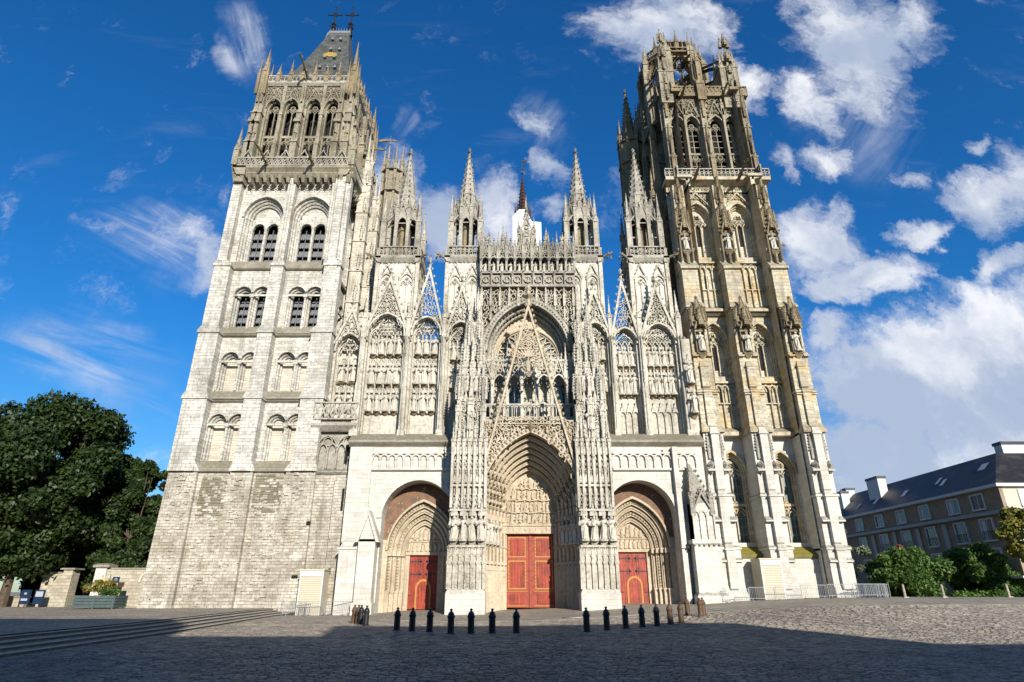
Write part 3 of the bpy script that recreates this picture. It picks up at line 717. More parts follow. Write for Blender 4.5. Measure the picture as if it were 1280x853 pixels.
# steps run from the tower's foot towards the viewer and on past him; upper square behind them
SE = [(-19.3, 1.2), (-19.0, -4.0), (-17.6, -14.0), (-15.9, -26.0), (-15.1, -37.0), (-15.0, -60.0), (-15, -70)]
def edge_x(y, off):
    for (x0, y0), (x1, y1) in zip(SE, SE[1:]):
        if y1 <= y <= y0:
            t = (y-y0)/(y1-y0); return x0+(x1-x0)*t-off
    return SE[0][0]-off if y > SE[0][1] else SE[-1][0]-off
TZ = .48
mb = MB()
ysl = [p[1] for p in SE]
L = [(edge_x(y, 1.26), y) for y in ysl]
n = len(L)
mb.add([(x, y, TZ) for x, y in L]+[(-260, y, TZ) for x, y in L]+[(-260, 90, TZ), (-19.3-1.26, 90, TZ)], [(i, i+1, n+i+1, n+i) for i in range(n-1)]+[(0, n, 2*n, 2*n+1)])
mb.build('upper_square', 'paving', kind='structure')
st = thing('stone_steps', (-17, -20, 0), 'long worn flight of four stone steps climbing to the upper square at the left', 'steps')
for k in range(4):
    mb = MB(); z1 = .12*(k+1); o0, o1 = .42*k, .42*(k+1)+.02
    A = [(edge_x(y, o0), y) for y in ysl]; B = [(edge_x(y, o1), y) for y in ysl]
    v = [(x, y, z1) for x, y in A]+[(x, y, z1) for x, y in B]+[(x+.02, y, z1-.035) for x, y in A]+[(x-.02, y, z1-.05) for x, y in A]+[(x-.02, y, z1-.14) for x, y in A]
    fs = []
    for i in range(n-1):
        fs += [(i, i+1, n+i+1, n+i), (2*n+i, 2*n+i+1, i+1, i), (3*n+i, 3*n+i+1, 2*n+i+1, 2*n+i), (4*n+i, 4*n+i+1, 3*n+i+1, 3*n+i)]
    mb.add(v, fs)
    mb.m = [0, 1, 2, 2]*(n-1); mb.build('step', ['paving', 'concrete_pale', 'stone_patch_riser_shade'], st)  # dark riser colour stands in for shade, pale nosing for lit edges
# cobble setts near the viewer, each with its own edges (too many to pick apart: one mesh)
def build_setts():
    R = np.random.RandomState(3); V = []; Fc = []
    y = -44.0; row = 0; q = 0
    while y < -13.0:
        near = y < -35; hgt = .165 if near else (.20 if y < -26 else .27); wd = .25 if near else (.32 if y < -26 else .44); jt = .026 if near else .020
        xlim = (y+57)*.98+2
        x = max(-xlim, edge_x(y, -.35))+R.rand()*.2; xm = xlim
        while x < xm:
            w = wd*(.75+.5*R.rand()); h = hgt-jt
            z = gz(x, y)+.020+R.rand()*.014; a, b = x, x+w-jt; yo = .10*sin(x*.35+row*.02)
            t1, t2 = (R.rand()-.5)*.012, (R.rand()-.5)*.012
            i = len(V)
            e = .018
            V += [(a, y+yo, z-.03), (b, y+yo, z-.03), (b, y+h+yo, z-.03), (a, y+h+yo, z-.03), (a+e, y+e+yo, z+t1), (b-e, y+e+yo, z+t2), (b-e, y+h-e+yo, z-t1), (a+e, y+h-e+yo, z-t2)]
            Fc += [(i+4, i+5, i+6, i+7), (i, i+1, i+5, i+4), (i+1, i+2, i+6, i+5), (i+2, i+3, i+7, i+6), (i+3, i, i+4, i+7)]
            x += w
        y += hgt; row += 1
    me = bpy.data.meshes.new('paving_setts'); me.from_pydata(V, [], Fc); me.materials.append(M['sett_stone']); me.update()
    o = bpy.data.objects.new('paving_setts', me); COL.objects.link(o); o['kind'] = 'stuff'
    o['label'] = 'dark worn stone setts paving the shaded square in the foreground'; o['category'] = 'paving'
build_setts()

# ================================================================== ROMANESQUE TOWER (left)
TX0, TX1 = -31.8, -18.7
tow = thing('bell_tower', (-25.3, 6.5, .3), 'pale left bell tower with louvred openings and a steep slate roof with crosses', 'tower')
# five storeys: z0, z1, panel depth, buttress front depth, buttress widths (left, middle, right)
ST = [(.2, 12.2, .30, -.05, (2.7, 2.1, 2.6)), (12.5, 19.2, .75, -.35, (2.4, 1.7, 2.1)), (19.5, 26.3, .95, -.15, (2.1, 1.5, 2.0)),
      (26.6, 34.2, 1.05, .1, (1.8, 1.3, 1.7)), (34.5, 45.9, 1.15, .35, (1.1, .85, 1.9))]
def tower_face(fr, side):
    W_ = TX1-TX0 if not side else 12.6
    c0, c1, c2 = .0, W_/2, W_
    def uc(x): return x-TX0 if not side else (x-TX0)*W_/(TX1-TX0)+.8
    for si, (z0, z1, dp, db, bw) in enumerate(ST):
        if si == 0:
            mb = MB(fr); wall(mb, 0, W_, z0, z1, dp)
            mb.build('wall', 'stone_rubble', tow)
            # patched rubble: blocks standing proud or lost
            if not side:
                mb = MB(fr); R = random.Random(5)
                for q in range(620):
                    u = R.uniform(.3, W_-.3); z = R.uniform(.6, 11.9); w = R.uniform(.18, .55); h = R.choice((.2, .26, .3))
                    fd = dp if (2.8 < u < 4.9 or 7.8 < u < W_-3.1) else (-.10 if (u < 1.9 or 5.7 < u < 6.9 or W_-2.3 < u < W_-.7) else None)
                    if fd is None: continue
                    mb.fru((u, u+w, fd-.05-R.random()*.06, fd+.05), z, (u+.03, u+w-.02, fd-.03-R.random()*.04, fd+.05), z+h)
                mb.build('proud_stones', 'stone_rubble', tow, kind='stuff')
                for (a, b, z0_, z1_, sd) in ((2.75, 5.25, 8.2, 11.6, 1), (7.75, 10.45, 8.5, 11.8, 2)):
                    R = random.Random(sd); pm = MB(fr); z = z0_
                    while z < z1_:
                        u = a+R.uniform(0, .35)*(1 if z < z0_+.9 else .3)
                        ue = b-R.uniform(0, .5)
                        while u < ue:
                            w = R.uniform(.22, .5)
                            if R.random() < (.62 if z < z0_+.8 else .9): pm.fru((u, min(u+w, b), dp-.05, dp+.02), z, (u, min(u+w, b), dp-.04, dp+.02), z+.21)
                            u += w+.02
                        z += .235
                    pm.build('old_facing', 'stone_patch_riser_shade', tow, kind='stuff')
        else:
            pan = MB(fr); trim = MB(fr); inf = MB(fr)
            if si in (1, 2, 3):
                cs = [uc(x) for x in (-28.75, -26.8, -23.0, -21.1)]
                w = 1.86; dd = .24; zb = (0, 13.3, 20.4, 27.0)[si]; zs = (0, 16.9, 23.5, 31.1)[si]; k = .56
                wall(pan, 0, W_, z0, z1, dp, [(c, w, zb, zs, k) for c in cs])
                for j, c in enumerate(cs):
                    wi = orders(trim, c, w, zb, zs, k, dp, 3, .175, dd, 5)
                    hood(trim, c, w, zs, k, dp, .14, .16, 6)
                    b_ = dp+dd*3
                    if si < 3:
                        one = MB(fr); back(one, c, wi, zb, zs, k, b_-.02); one.build('arch_infill', 'stone_infill', tow)
                    else:
                        louvre_window(fr, c, wi, zb, zs, k, b_-.04, 5)
                trim.prism([(cs[0]-1.1, zs-.12), (cs[1]+1.1, zs-.12), (cs[1]+1.1, zs+.1), (cs[0]-1.1, zs+.1)], dp-.14, dp+.02)
                trim.prism([(cs[2]-1.1, zs-.12), (cs[3]+1.1, zs-.12), (cs[3]+1.1, zs+.1), (cs[2]-1.1, zs+.1)], dp-.14, dp+.02)
                for c in cs: trim.cone(c-1.0 if c in (cs[0], cs[2]) else c+1.0, dp-.02, zb, zs-.1, .12, .12, 6); 
                for c in ((cs[0]+cs[1])/2, (cs[2]+cs[3])/2): trim.cone(c, dp-.04, zb, zs-.1, .13, .13, 6); trim.box(c-.2, c+.2, dp-.24, dp, zs-.3, zs+.1)
            else:
                cs = [uc(x) for x in (-28.15, -22.75)]; w = 4.5; zb, zs, k = 35.3, 41.1, .60
                wall(pan, 0, W_, z0, z1, dp, [(c, w, zb, zs, k) for c in cs], 8)
                for c in cs:
                    wi = orders(trim, c, w, zb, zs, k, dp, 4, .21, .26, 8)
                    hood(trim, c, w, zs, k, dp, .2, .2, 9)
                    b_ = dp+.26*4
                    subs = [(c-.80, 1.36, zb, 40.1, .55), (c+.80, 1.36, zb, 40.1, .55)]
                    A = [(c-wi/2, zb)]+arc(c, wi, zs, k, 8)+[(c+wi/2, zb)]
                    # tympanum over the paired lights: columns of wall up to the big arch
                    for (sc_, sw, a_, s_, kk) in subs:
                        Q = arc(sc_, sw, s_, kk, 6)
                        def top(u):
                            for (p, q) in zip(A[1:], A[2:]):
                                if p[0]-1e-6 <= u <= q[0]+1e-6 and q[0] > p[0]: return p[1]+(q[1]-p[1])*(u-p[0])/(q[0]-p[0])
                            return zs
                        if sc_ < c: inf = MB(fr)
                        inf.add([(u, b_, z) for u, z in Q]+[(u, b_, max(z, top(u))) for u, z in Q], [(i, i+1, len(Q)+i+1, len(Q)+i) for i in range(len(Q)-1)])
                        orders(trim, sc_, sw, a_, s_, kk, b_, 1, .1, .35, 6)
                        roll(trim, sc_, sw+.14, s_, kk, b_, .09, 6)
                        louvre_window(fr, sc_, sw, a_, s_, kk, b_+.22, 5, seg=1.02)
                    inf.add([(c-.12, b_, zb), (c+.12, b_, zb), (c+.12, b_, top(c)), (c-.12, b_, top(c))], [(0, 1, 2, 3)])
                    for e0, e1 in ((c-wi/2, c-1.48), (c+1.48, c+wi/2)):
                        if e1 > e0+.01: inf.add([(e0, b_, zb), (e1, b_, zb), (e1, b_, min(top(e1), top(e0))+.3), (e0, b_, min(top(e0), top(e1))+.3)], [(0, 1, 2, 3)])
                    inf.build('arch_infill', 'stone_romanesque', tow)
                    trim.cone(c, b_-.1, zb, 40.1, .14, .13, 8); trim.cone(c, b_-.1, 39.9, 40.3, .13, .26, 8)
                    for q in (-1, 1):
                        trim.cone(c+q*(wi/2-.08), b_-.1, zb, 40.1, .11, .11, 6); trim.cone(c+q*(wi/2-.08), b_-.1, 39.9, 40.35, .11, .24, 6)
                # dog-tooth frieze under the cornice
                for a, b in ((1.3, uc(-25.9)), (uc(-24.9), W_-2.1)):
                    nn = int((b-a)/.52)
                    for i in range(nn):
                        u = a+(i+.5)*(b-a)/nn; trim.strip(arc(u, .5, 44.75, .5, 3), arc(u, .28, 44.75, .5, 3), dp-.12, dp); trim.octa(u, dp-.05, 44.62, .08)
                    trim.box(a, b, dp-.14, dp, 45.05, 45.16)
            pan.build('wall', 'stone_romanesque', tow)
            trim.build('arch_mouldings', 'stone_romanesque', tow)
            # sills below the arches catch the light
            sb = MB(fr); sb.prismx([(dp, z0), (db+.45, z0-.12), (db+.45, z0+.02), (dp+.02, z0+.85)], bw[0]-.5, W_-bw[2]+.5); sb.build('weathered_sill', 'stone_ledge', tow)
    # buttresses
    for bi, u in enumerate((0.0, uc(-25.25), W_)):
        mb = MB(fr)
        for si, (z0, z1, dp, db, bw) in enumerate(ST):
            w = bw[bi]
            if bi == 0: a, b = -.28+(.02*si), w-.3
            elif bi == 2: a, b = W_-w+.2, W_+.35-.03*si
            else: a, b = u-w/2, u+w/2
            mb.mi = 0
            if si == 0:
                mb.mi = 1; mb.fru((a-.15, b+.1, db-.15, dp+.02), z0, (a, b, db, dp+.02), z1-.001); mb.mi = 0
            else: mb.box(a, b, db, dp+.02, z0-.3, z1+.31 if si < 4 else z1)
            if si < 4:
                nz, _, ndp, ndb, nbw = ST[si+1]; nw = nbw[bi]
                if bi == 0: na, nb = -.26+(.02*si), nw-.3
                elif bi == 2: na, nb = W_-nw+.2, W_+.32-.03*si
                else: na, nb = u-nw/2, u+nw/2
                mb.box(a-.12, b+.12, db-.14, dp, z1, z1+.22)
                mb.fru((a-.12, b+.12, db-.14, dp), z1+.221, (na, nb, ndb, dp), z1+.95)
            if bi == 2 and si == 4:
                for q in range(4): mb.cone(a-.05+q*.52, db-.02, z0+.6, z1-.4, .16, .16, 7)
            if bi == 1 and si == 4: mb.cone(u, db-.02, z0, z1-.3, .18, .18, 7)
        mb.build('buttress', ['stone_romanesque', 'stone_rubble'], tow)
    for si in range(4):
        mb = MB(fr); z0, z1, dp, db, bw = ST[si]
        string(mb, bw[0]-.4, W_-bw[2]+.4, dp, z1-.05, .34, .30); mb.build('string_course', 'stone_ledge', tow)
def louvre_window(fr, c, w, zb, zs, k, d, nsl, seg=None):
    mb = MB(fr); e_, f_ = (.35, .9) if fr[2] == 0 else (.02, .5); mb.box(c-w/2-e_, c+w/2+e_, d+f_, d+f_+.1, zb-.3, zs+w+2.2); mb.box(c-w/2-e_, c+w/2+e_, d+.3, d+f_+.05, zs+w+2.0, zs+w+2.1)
    f = mb.build('window', 'void_dark', tow)  # near-black plate and lid stand in for the dark inside the tower
    zt = zs-.1; nsl = 4 if seg else 4; h = (zt-zb-.2)/nsl
    for i in range(nsl):
        mb = MB(fr); z = zb+.15+i*h; teeth = 6; a, b = c-w/2+.01, c+w/2-.01; top = (d+.42, z+h*.92); 
        pts = []; 
        for t in range(teeth*2+1):
            u = a+(b-a)*t/(teeth*2); pts.append((u, d-.02, z+(.16 if t % 2 else 0)))
        v = pts+[(a, top[0], top[1]), (b, top[0], top[1])]; nn = len(pts)
        v2 = [(x, y+.05, zz) for x, y, zz in v]
        mb.add(v, [tuple(range(nn))+(nn+1, nn)]); mb.add(v2, [tuple(range(nn))+(nn+1, nn)])
        mb.build('louvre', 'louvre_slate', f)
    mb = MB(fr); mb.box(c-.04, c+.04, d-.03, d+.02, zb, zs); mb.build('mullion', 'slat_green_grey', f)
tower_face((TX0, 0, 0), False)
tower_face((TX1, .2, 90), True)
mb = MB(); mb.box(TX0+.0, TX0+.6, 1.2, 12.9, .2, 45.9); mb.box(TX0+.2, TX1-.2, 12.4, 12.9, .2, 45.9); mb.build('rear_walls', 'stone_romanesque', tow)
# cornice on corbels
for fr, W_ in (((TX0, 0, 0), 13.1), ((TX1, .2, 90), 12.6), ((TX0, 13.0, -90), 12.9)):
    mb = MB(fr); mb.prismx([(1.2, 45.9), (.3, 45.95), (.0, 46.35), (.0, 46.5), (-.35, 46.9), (-.35, 47.15), (1.2, 47.3)], -.45, W_+.45)
    nn = int(W_/.85)
    for i in range(nn+1):
        u = i*W_/nn; mb.fru((u-.16, u+.16, .1, 1.0), 45.15, (u-.2, u+.2, -.25, 1.0), 45.94)
    mb.build('cornice', 'stone_brown', tow)
    mb = MB(fr); balustrade(mb, -.35, W_+.35, 47.2, 1.15, -.28, -.12, 'flame', .62, .08)
    # little crocketed gables over the parapet
    nn = 6
    for i in range(nn):
        u = (i+.5)*W_/nn; gable(mb, u, 1.5, 48.1, 49.5, .1, -.28, -.14, 3, .1, .4)
    mb.build('balustrade', 'stone_grey', tow)
for (u, d) in ((TX0-.2, -.2), (TX1+.2, -.2)):
    mb = MB(); pinnacle(mb, u, d, .55, 47.2, 49.6, 52.6, 4); mb.build('pinnacle', 'stone_brown', tow)
# gothic crown stage
GX0, GX1 = -31.2, -19.9
def crown_face(fr, side):
    W_ = GX1-GX0 if not side else 10.8
    d0 = .0
    cs = [W_*t for t in (.165, .355, .60, .80)]; w = 1.75
    z0, z1 = 47.3, 60.3
    wb = MB(fr); wall(wb, 0, W_, z0, z1, d0, [(c, w, 49.6, 56.9, .85) for c in cs], 6); wb.build('crown_wall', 'stone_brown', tow)
    for c in cs:
        tr = MB(fr); orders(tr, c, w, 49.6, 56.9, .85, d0, 2, .17, .28, 6, shafts=True)
        hood(tr, c, w, 56.9, .85, d0, .14, .2, 6); wi = w-.34
        tr.box(c-wi/2, c+wi/2, .4, .6, 52.6, 52.95)
        tracery(tr, c, wi, 49.6, 51.7, .85, 2, .42, .58, .10, 'geo'); tracery(tr, c, wi, 52.95, 56.6, .85, 2, .42, .58, .10, 'geo')
        gable(tr, c, w+.5, 57.2, 60.0, .1, d0-.22, d0-.08, 4, .1, 0); lace(tr, lambda u, z: z > apex(w, 56.9, .85)+.15-abs(u-c)*1.2, c-1.1, c+1.1, 57.4, 60.1, .42, .08, d0-.16, d0, int(c*3))
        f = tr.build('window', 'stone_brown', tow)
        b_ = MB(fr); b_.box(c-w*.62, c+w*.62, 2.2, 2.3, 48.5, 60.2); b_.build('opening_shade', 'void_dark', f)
    # thin buttresses with pinnacles between the lights
    us = [-.1, .035*W_, .26*W_, .475*W_, .70*W_, .90*W_, W_+.1]
    for i, u in enumerate(us):
        mb = MB(fr); big = i in (0, 1, 3, 5, 6); s = .75 if big else .5; pr = .95 if big else .55
        mb.box(u-s/2, u+s/2, d0-pr, d0+.1, 47.3, 51.0); mb.fru((u-s/2, u+s/2, d0-pr, d0+.1), 51.0, (u-s/2, u+s/2, d0-pr*.75, d0+.1), 51.8)
        mb.box(u-s*.42, u+s*.42, d0-pr*.75, d0+.1, 51.8, 55.6); mb.fru((u-s*.42, u+s*.42, d0-pr*.75, d0+.1), 55.6, (u-s*.36, u+s*.36, d0-pr*.5, d0+.1), 56.4)
        mb.box(u-s*.36, u+s*.36, d0-pr*.5, d0+.1, 56.4, 60.3)
        for q in (50.9, 55.5): mb.box(u-s*.6, u+s*.6, d0-pr*(1.1 if q < 52 else .85), d0, q, q+.13)
        if big:
            canopy(mb, u, d0-pr*.75, s*1.15, 54.0, 1.3); crockety(mb, u, d0-pr*.8, s*.7, 51.2, 53.0, .12)
            crockety(mb, u, d0-pr*.6, s*.8, 57.0, 60.2, .14)
            figure(mb, FIG[i % 5], u, d0-pr*.85, 52.3, 1.6)
        mb.build('buttress', 'stone_brown', tow)
    mb = MB(fr); mb.prismx([(.5, 60.3), (-.2, 60.3), (-.45, 60.6), (-.45, 60.8), (.5, 60.9)], -.3, W_+.3)
    balustrade(mb, -.3, W_+.3, 60.8, 1.0, -.38, -.24, 'arch', .5, .09); mb.build('parapet', 'stone_grey', tow)
    for i in range(8):
        u = W_*(i+.25)/7.5; mb = MB(fr); hh = 1.5 if i % 2 else 2.3
        pinnacle(mb, u, -.3, .42, 60.8, 62.0, 62.0+hh, 3, True); mb.build('pinnacle', 'stone_dark', tow)
crown_face((GX0, 1.0, 0), False); crown_face((GX1, 1.2, 90), True)
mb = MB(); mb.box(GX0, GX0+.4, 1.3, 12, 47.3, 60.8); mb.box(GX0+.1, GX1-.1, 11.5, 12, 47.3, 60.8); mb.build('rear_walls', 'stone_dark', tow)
mb = MB(); mb.box(GX0+.1, GX1-.1, 1.7, 12, 60.4, 60.75); mb.build('platform', 'stone_ledge', tow); mb = MB(); mb.box(TX0, TX1, .6, 12.9, 46.9, 47.3); mb.build('platform', 'stone_ledge', tow)
for (u, d, t) in ((GX0+.1, .8, 66.2), (GX1+.0, .8, 67.5), (GX0+.2, 11.8, 66), (GX1, 11.8, 67)):
    mb = MB(); pinnacle(mb, u, d, .62, 58.5, 62.8, t, 7)
    for q in (-1, 1):
        for r in (-1, 1): pinnacle(mb, u+q*.5, d+r*.5, .24, 58.5, 61.8, 64.2, 4, False)
    mb.build('pinnacle', 'stone_dark', tow)
# gargoyles
for (u, z, d) in ((-28.2, 47.2, -.2), (-22.9, 47.2, -.2)):
    mb = MB(); gargoyle(mb, u, d, z, 3.2, .1, .42); mb.build('gargoyle', 'stone_dark', tow)
mb = MB(); gargoyle(mb, -25.6, .6, 61.3, 3.4, .18, .4); mb.build('gargoyle', 'void_dark' if 0 else 'stone_dark', tow)
# stair turret and pinnacled buttresses on the far right corner
mb = MB(); SX, SY = -16.9, 13.6
mb.cone(SX, SY, 18, 57.0, 1.5, 1.3, 8, pi/8)
for z in (24, 30, 36, 42, 48, 53, 56.6): mb.cone(SX, SY, z, z+.25, 1.75, 1.6, 8, pi/8)
for i in range(8):
    a = pi/8+i*pi/4; x, y = SX+1.4*cos(a), SY+1.4*sin(a)
    mb.box(x-.13, x+.13, y-.13, y+.13, 34, 57.5); pinnacle(mb, x, y, .32, 55.0, 58.0, 60.6+(i % 3)*.8, 4)
    for z in (37, 43, 49): crockety(mb, x, y, .5, z, z+3.2, .16)
mb.build('stair_turret', 'stone_brown', tow)
for (x, y, z0_, z1_) in ((-17.6, 9.0, 38, 52), (-17.9, 5.0, 47, 55), (-15.6, 11.0, 30, 47)):
    mb = MB(); mb.box(x-.9, x+.5, y-.45, y+.45, 15.5, z1_-6)
    for zb_ in range(20, int(z1_)-6, 4): mb.box(x-1.0, x+.6, y-.55, y+.45, zb_, zb_+.2); crockety(mb, x+.1, y-.4, .72, zb_+.3, zb_+3.4, .15) if zb_ > 28 else None; mb.fru((x-.9, x+.5, y-.45, y+.45), z1_-6, (x-.6, x+.3, y-.3, y+.4), z1_-5)
    for (a, b, t) in ((.2, 0, 0), (-.5, .2, -1.5), (-.2, -.3, 1.2)): pinnacle(mb, x+a, y+b, .42, z1_-8, z1_-3.5+t*.4, z1_+t, 6)
    for k in range(3): crockety(mb, x+.2, y-.4, .7, z0_-6+k*3.4, z0_-3+k*3.4, .17)
    mb.build('side_fin', 'stone_carved', tow)
for (d, z) in ((5.0, 54.0), (11.5, 61)):
    mb = MB((TX1-.2, .2, 90)); gargoyle(mb, d, 0, z, 2.6, .05, .38); mb.build('gargoyle', 'stone_dark', tow)
# steep slate roof: flared foot, cut ridge with two crosses
RX, RY = -24.8, 6.6
def roof():
    mb = MB(); lv = [(60.9, 5.5, 5.0, -.7), (62.5, 4.75, 4.3, -.6), (65.5, 3.65, 3.2, -.4), (69, 2.75, 2.2, -.2), (72.5, 2.0, 1.35, 0), (75.6, 1.4, .55, .2)]
    rows = [[(RX+o-a, RY-b, z), (RX+o+a, RY-b, z), (RX+o+a, RY+b, z), (RX+o-a, RY+b, z)] for z, a, b, o in lv]
    n0 = mb.V([p for r in rows for p in r])
    mb.F(n0, [(i*4+j, i*4+(j+1) % 4, (i+1)*4+(j+1) % 4, (i+1)*4+j) for i in range(len(rows)-1) for j in range(4)]+[(20, 21, 22, 23)])
    r = mb.build('roof', 'slate_roof', tow)
    mb = MB(); 
    mb.box(RX-1.3, RX+1.7, RY-.6, RY+.6, 75.5, 75.9)
    for i in range(8): mb.cone(RX-1.15+i*.38, RY-.5, 75.9, 76.5, .05, .02, 4); mb.ring(RX-1.15+i*.38+.19, 75.1, .15, .05, RY-.72, RY-.62, 6)
    for i in range(4):
        mb.fru((RX-1.75+i*.02, RX-1.55, RY-.75, RY-.6), 74.0-i*.3, (RX-1.45, RX-1.25, RY-.65, RY-.5), 75.6)
    mb.build('ridge_crest', 'galvanised', r)
    for z, ws in ((66.0, (-.7, .35, 1.3)), (68.6, (-.55, .7)), (70.6, (-.1, 1.1)), (73.2, (-.3, .8)), (63.8, (-2.6, -1.4, 2.0))):
        for x in ws:
            d_ = np.interp(z, [l[0] for l in lv], [l[2] for l in lv]); m2 = MB()
            m2.prism([(RX+x-.22, z), (RX+x+.22, z), (RX+x, z+.5)], RY-d_-.35, RY-d_+.5); m2.build('roof_vent', 'galvanised', r)
    # gilded emblem: lamb-like flourish of bars
    m2 = MB(); d_ = RY-np.interp(69.6, [l[0] for l in lv], [l[2] for l in lv])-.12
    for i in range(9):
        a = pi*i/8; m2.ribbon([(RX+.0+.25*cos(a), 69.4+.1*sin(a)), (RX+.0+.95*cos(a), 69.4+.55*sin(a))], .14, d_-.1, d_)
    m2.box(RX-.9, RX+.9, d_-.08, d_+.02, 69.25, 69.5); m2.ring(RX, 69.5, .35, .14, d_-.12, d_, 8)
    m2.build('gilded_emblem', 'gold', r)
    for x in (RX-1.0, RX+1.45):
        m2 = MB(); m2.cone(x, RY, 75.5, 77.6, .42, .16, 8); m2.octa(x, RY, 77.8, .42, .3)
        for a in range(6):
            m2.octa(x+.55*cos(a*pi/3), RY+.55*sin(a*pi/3), 77.5, .12, .2); m2.cone(x+.3*cos(a*pi/3), RY+.3*sin(a*pi/3), 77.0, 77.4, .1, .05, 4)
        m2.box(x-.07, x+.07, RY-.07, RY+.07, 77.6, 81.2)
        m2.box(x-.95, x+.95, RY-.06, RY+.06, 79.65, 79.8)
        for (a, b) in ((-.95, 79.73), (.95, 79.73), (0, 81.25)): m2.octa(x+a, RY, b, .16)
        m2.ring(x, 79.73, .35, .07, RY-.04, RY+.04, 8)
        m2.build('cross', 'iron_black', tow)
roof()
# stair wing against the tower's right side
mb = MB(); wx0, wx1, wd = -19.0, -14.9, .25
wall(mb, wx0, wx1, -.2, 12.2, wd); mb.box(-16.4, -14.9, wd-.5, wd, -.2, 11.6); mb.build('stair_wing_wall', 'stone_rubble', tow)
mb = MB(); string(mb, wx0+.5, wx1, wd, 12.0, .45, .3)
for i in range(9): mb.octa(wx0+.8+i*.42, wd-.2, 12.2, .13)
wall(mb, wx0, wx1, 12.4, 16.0, wd+.15); arcade(mb, wx0+.6, wx1, 4, 12.5, 14.3, .9, wd+.15, .28, .14)
for u in (-17.6, -15.7): mb.ring(u, 15.1, .42, .12, wd-.1, wd+.15, 10); mb.strip(arc(u, 1.95, 14.5, .65, 6), arc(u, 1.7, 14.5, .65, 6), wd-.2, wd+.15)
mb.build('lancet_stage', 'stone_grey', tow)
mb = MB(); mb.prismx([(wd+.3, 16.0), (wd-.3, 16.0), (wd-.75, 16.5), (wd-.75, 16.75), (wd+.3, 16.8)], wx0-.2, wx1)
mb.box(wx0, wx1, wd-.35, wd+.6, 16.8, 17.1)
balustrade(mb, wx0-.1, wx1, 17.1, 1.75, wd-.65, wd-.5, 'x', .62, .1); mb.build('balcony', 'stone_grey', tow)
for (x, z, h, w) in ((-15.5, 8.6, 2.0, .22), (-15.6, 13.1, 1.6, .18), (-14.98, 5.0, 1.3, .16), (-16.0, 3.2, .5, .2), (-18.4, 7.4, .3, .3), (-19.0, 2.9, .25, .5)):
    m2 = MB(); m2.box(x-w/2, x+w/2, wd-.53, wd-.2, z, z+h); m2.build('slit_window', 'void_dark', tow)

# ================================================================== CENTRAL FRONT
CX = 1.65
front = thing('cathedral_front', (CX, 2, .2), 'ornate gothic cathedral front between two towers with three red-doored portals', 'cathedral')
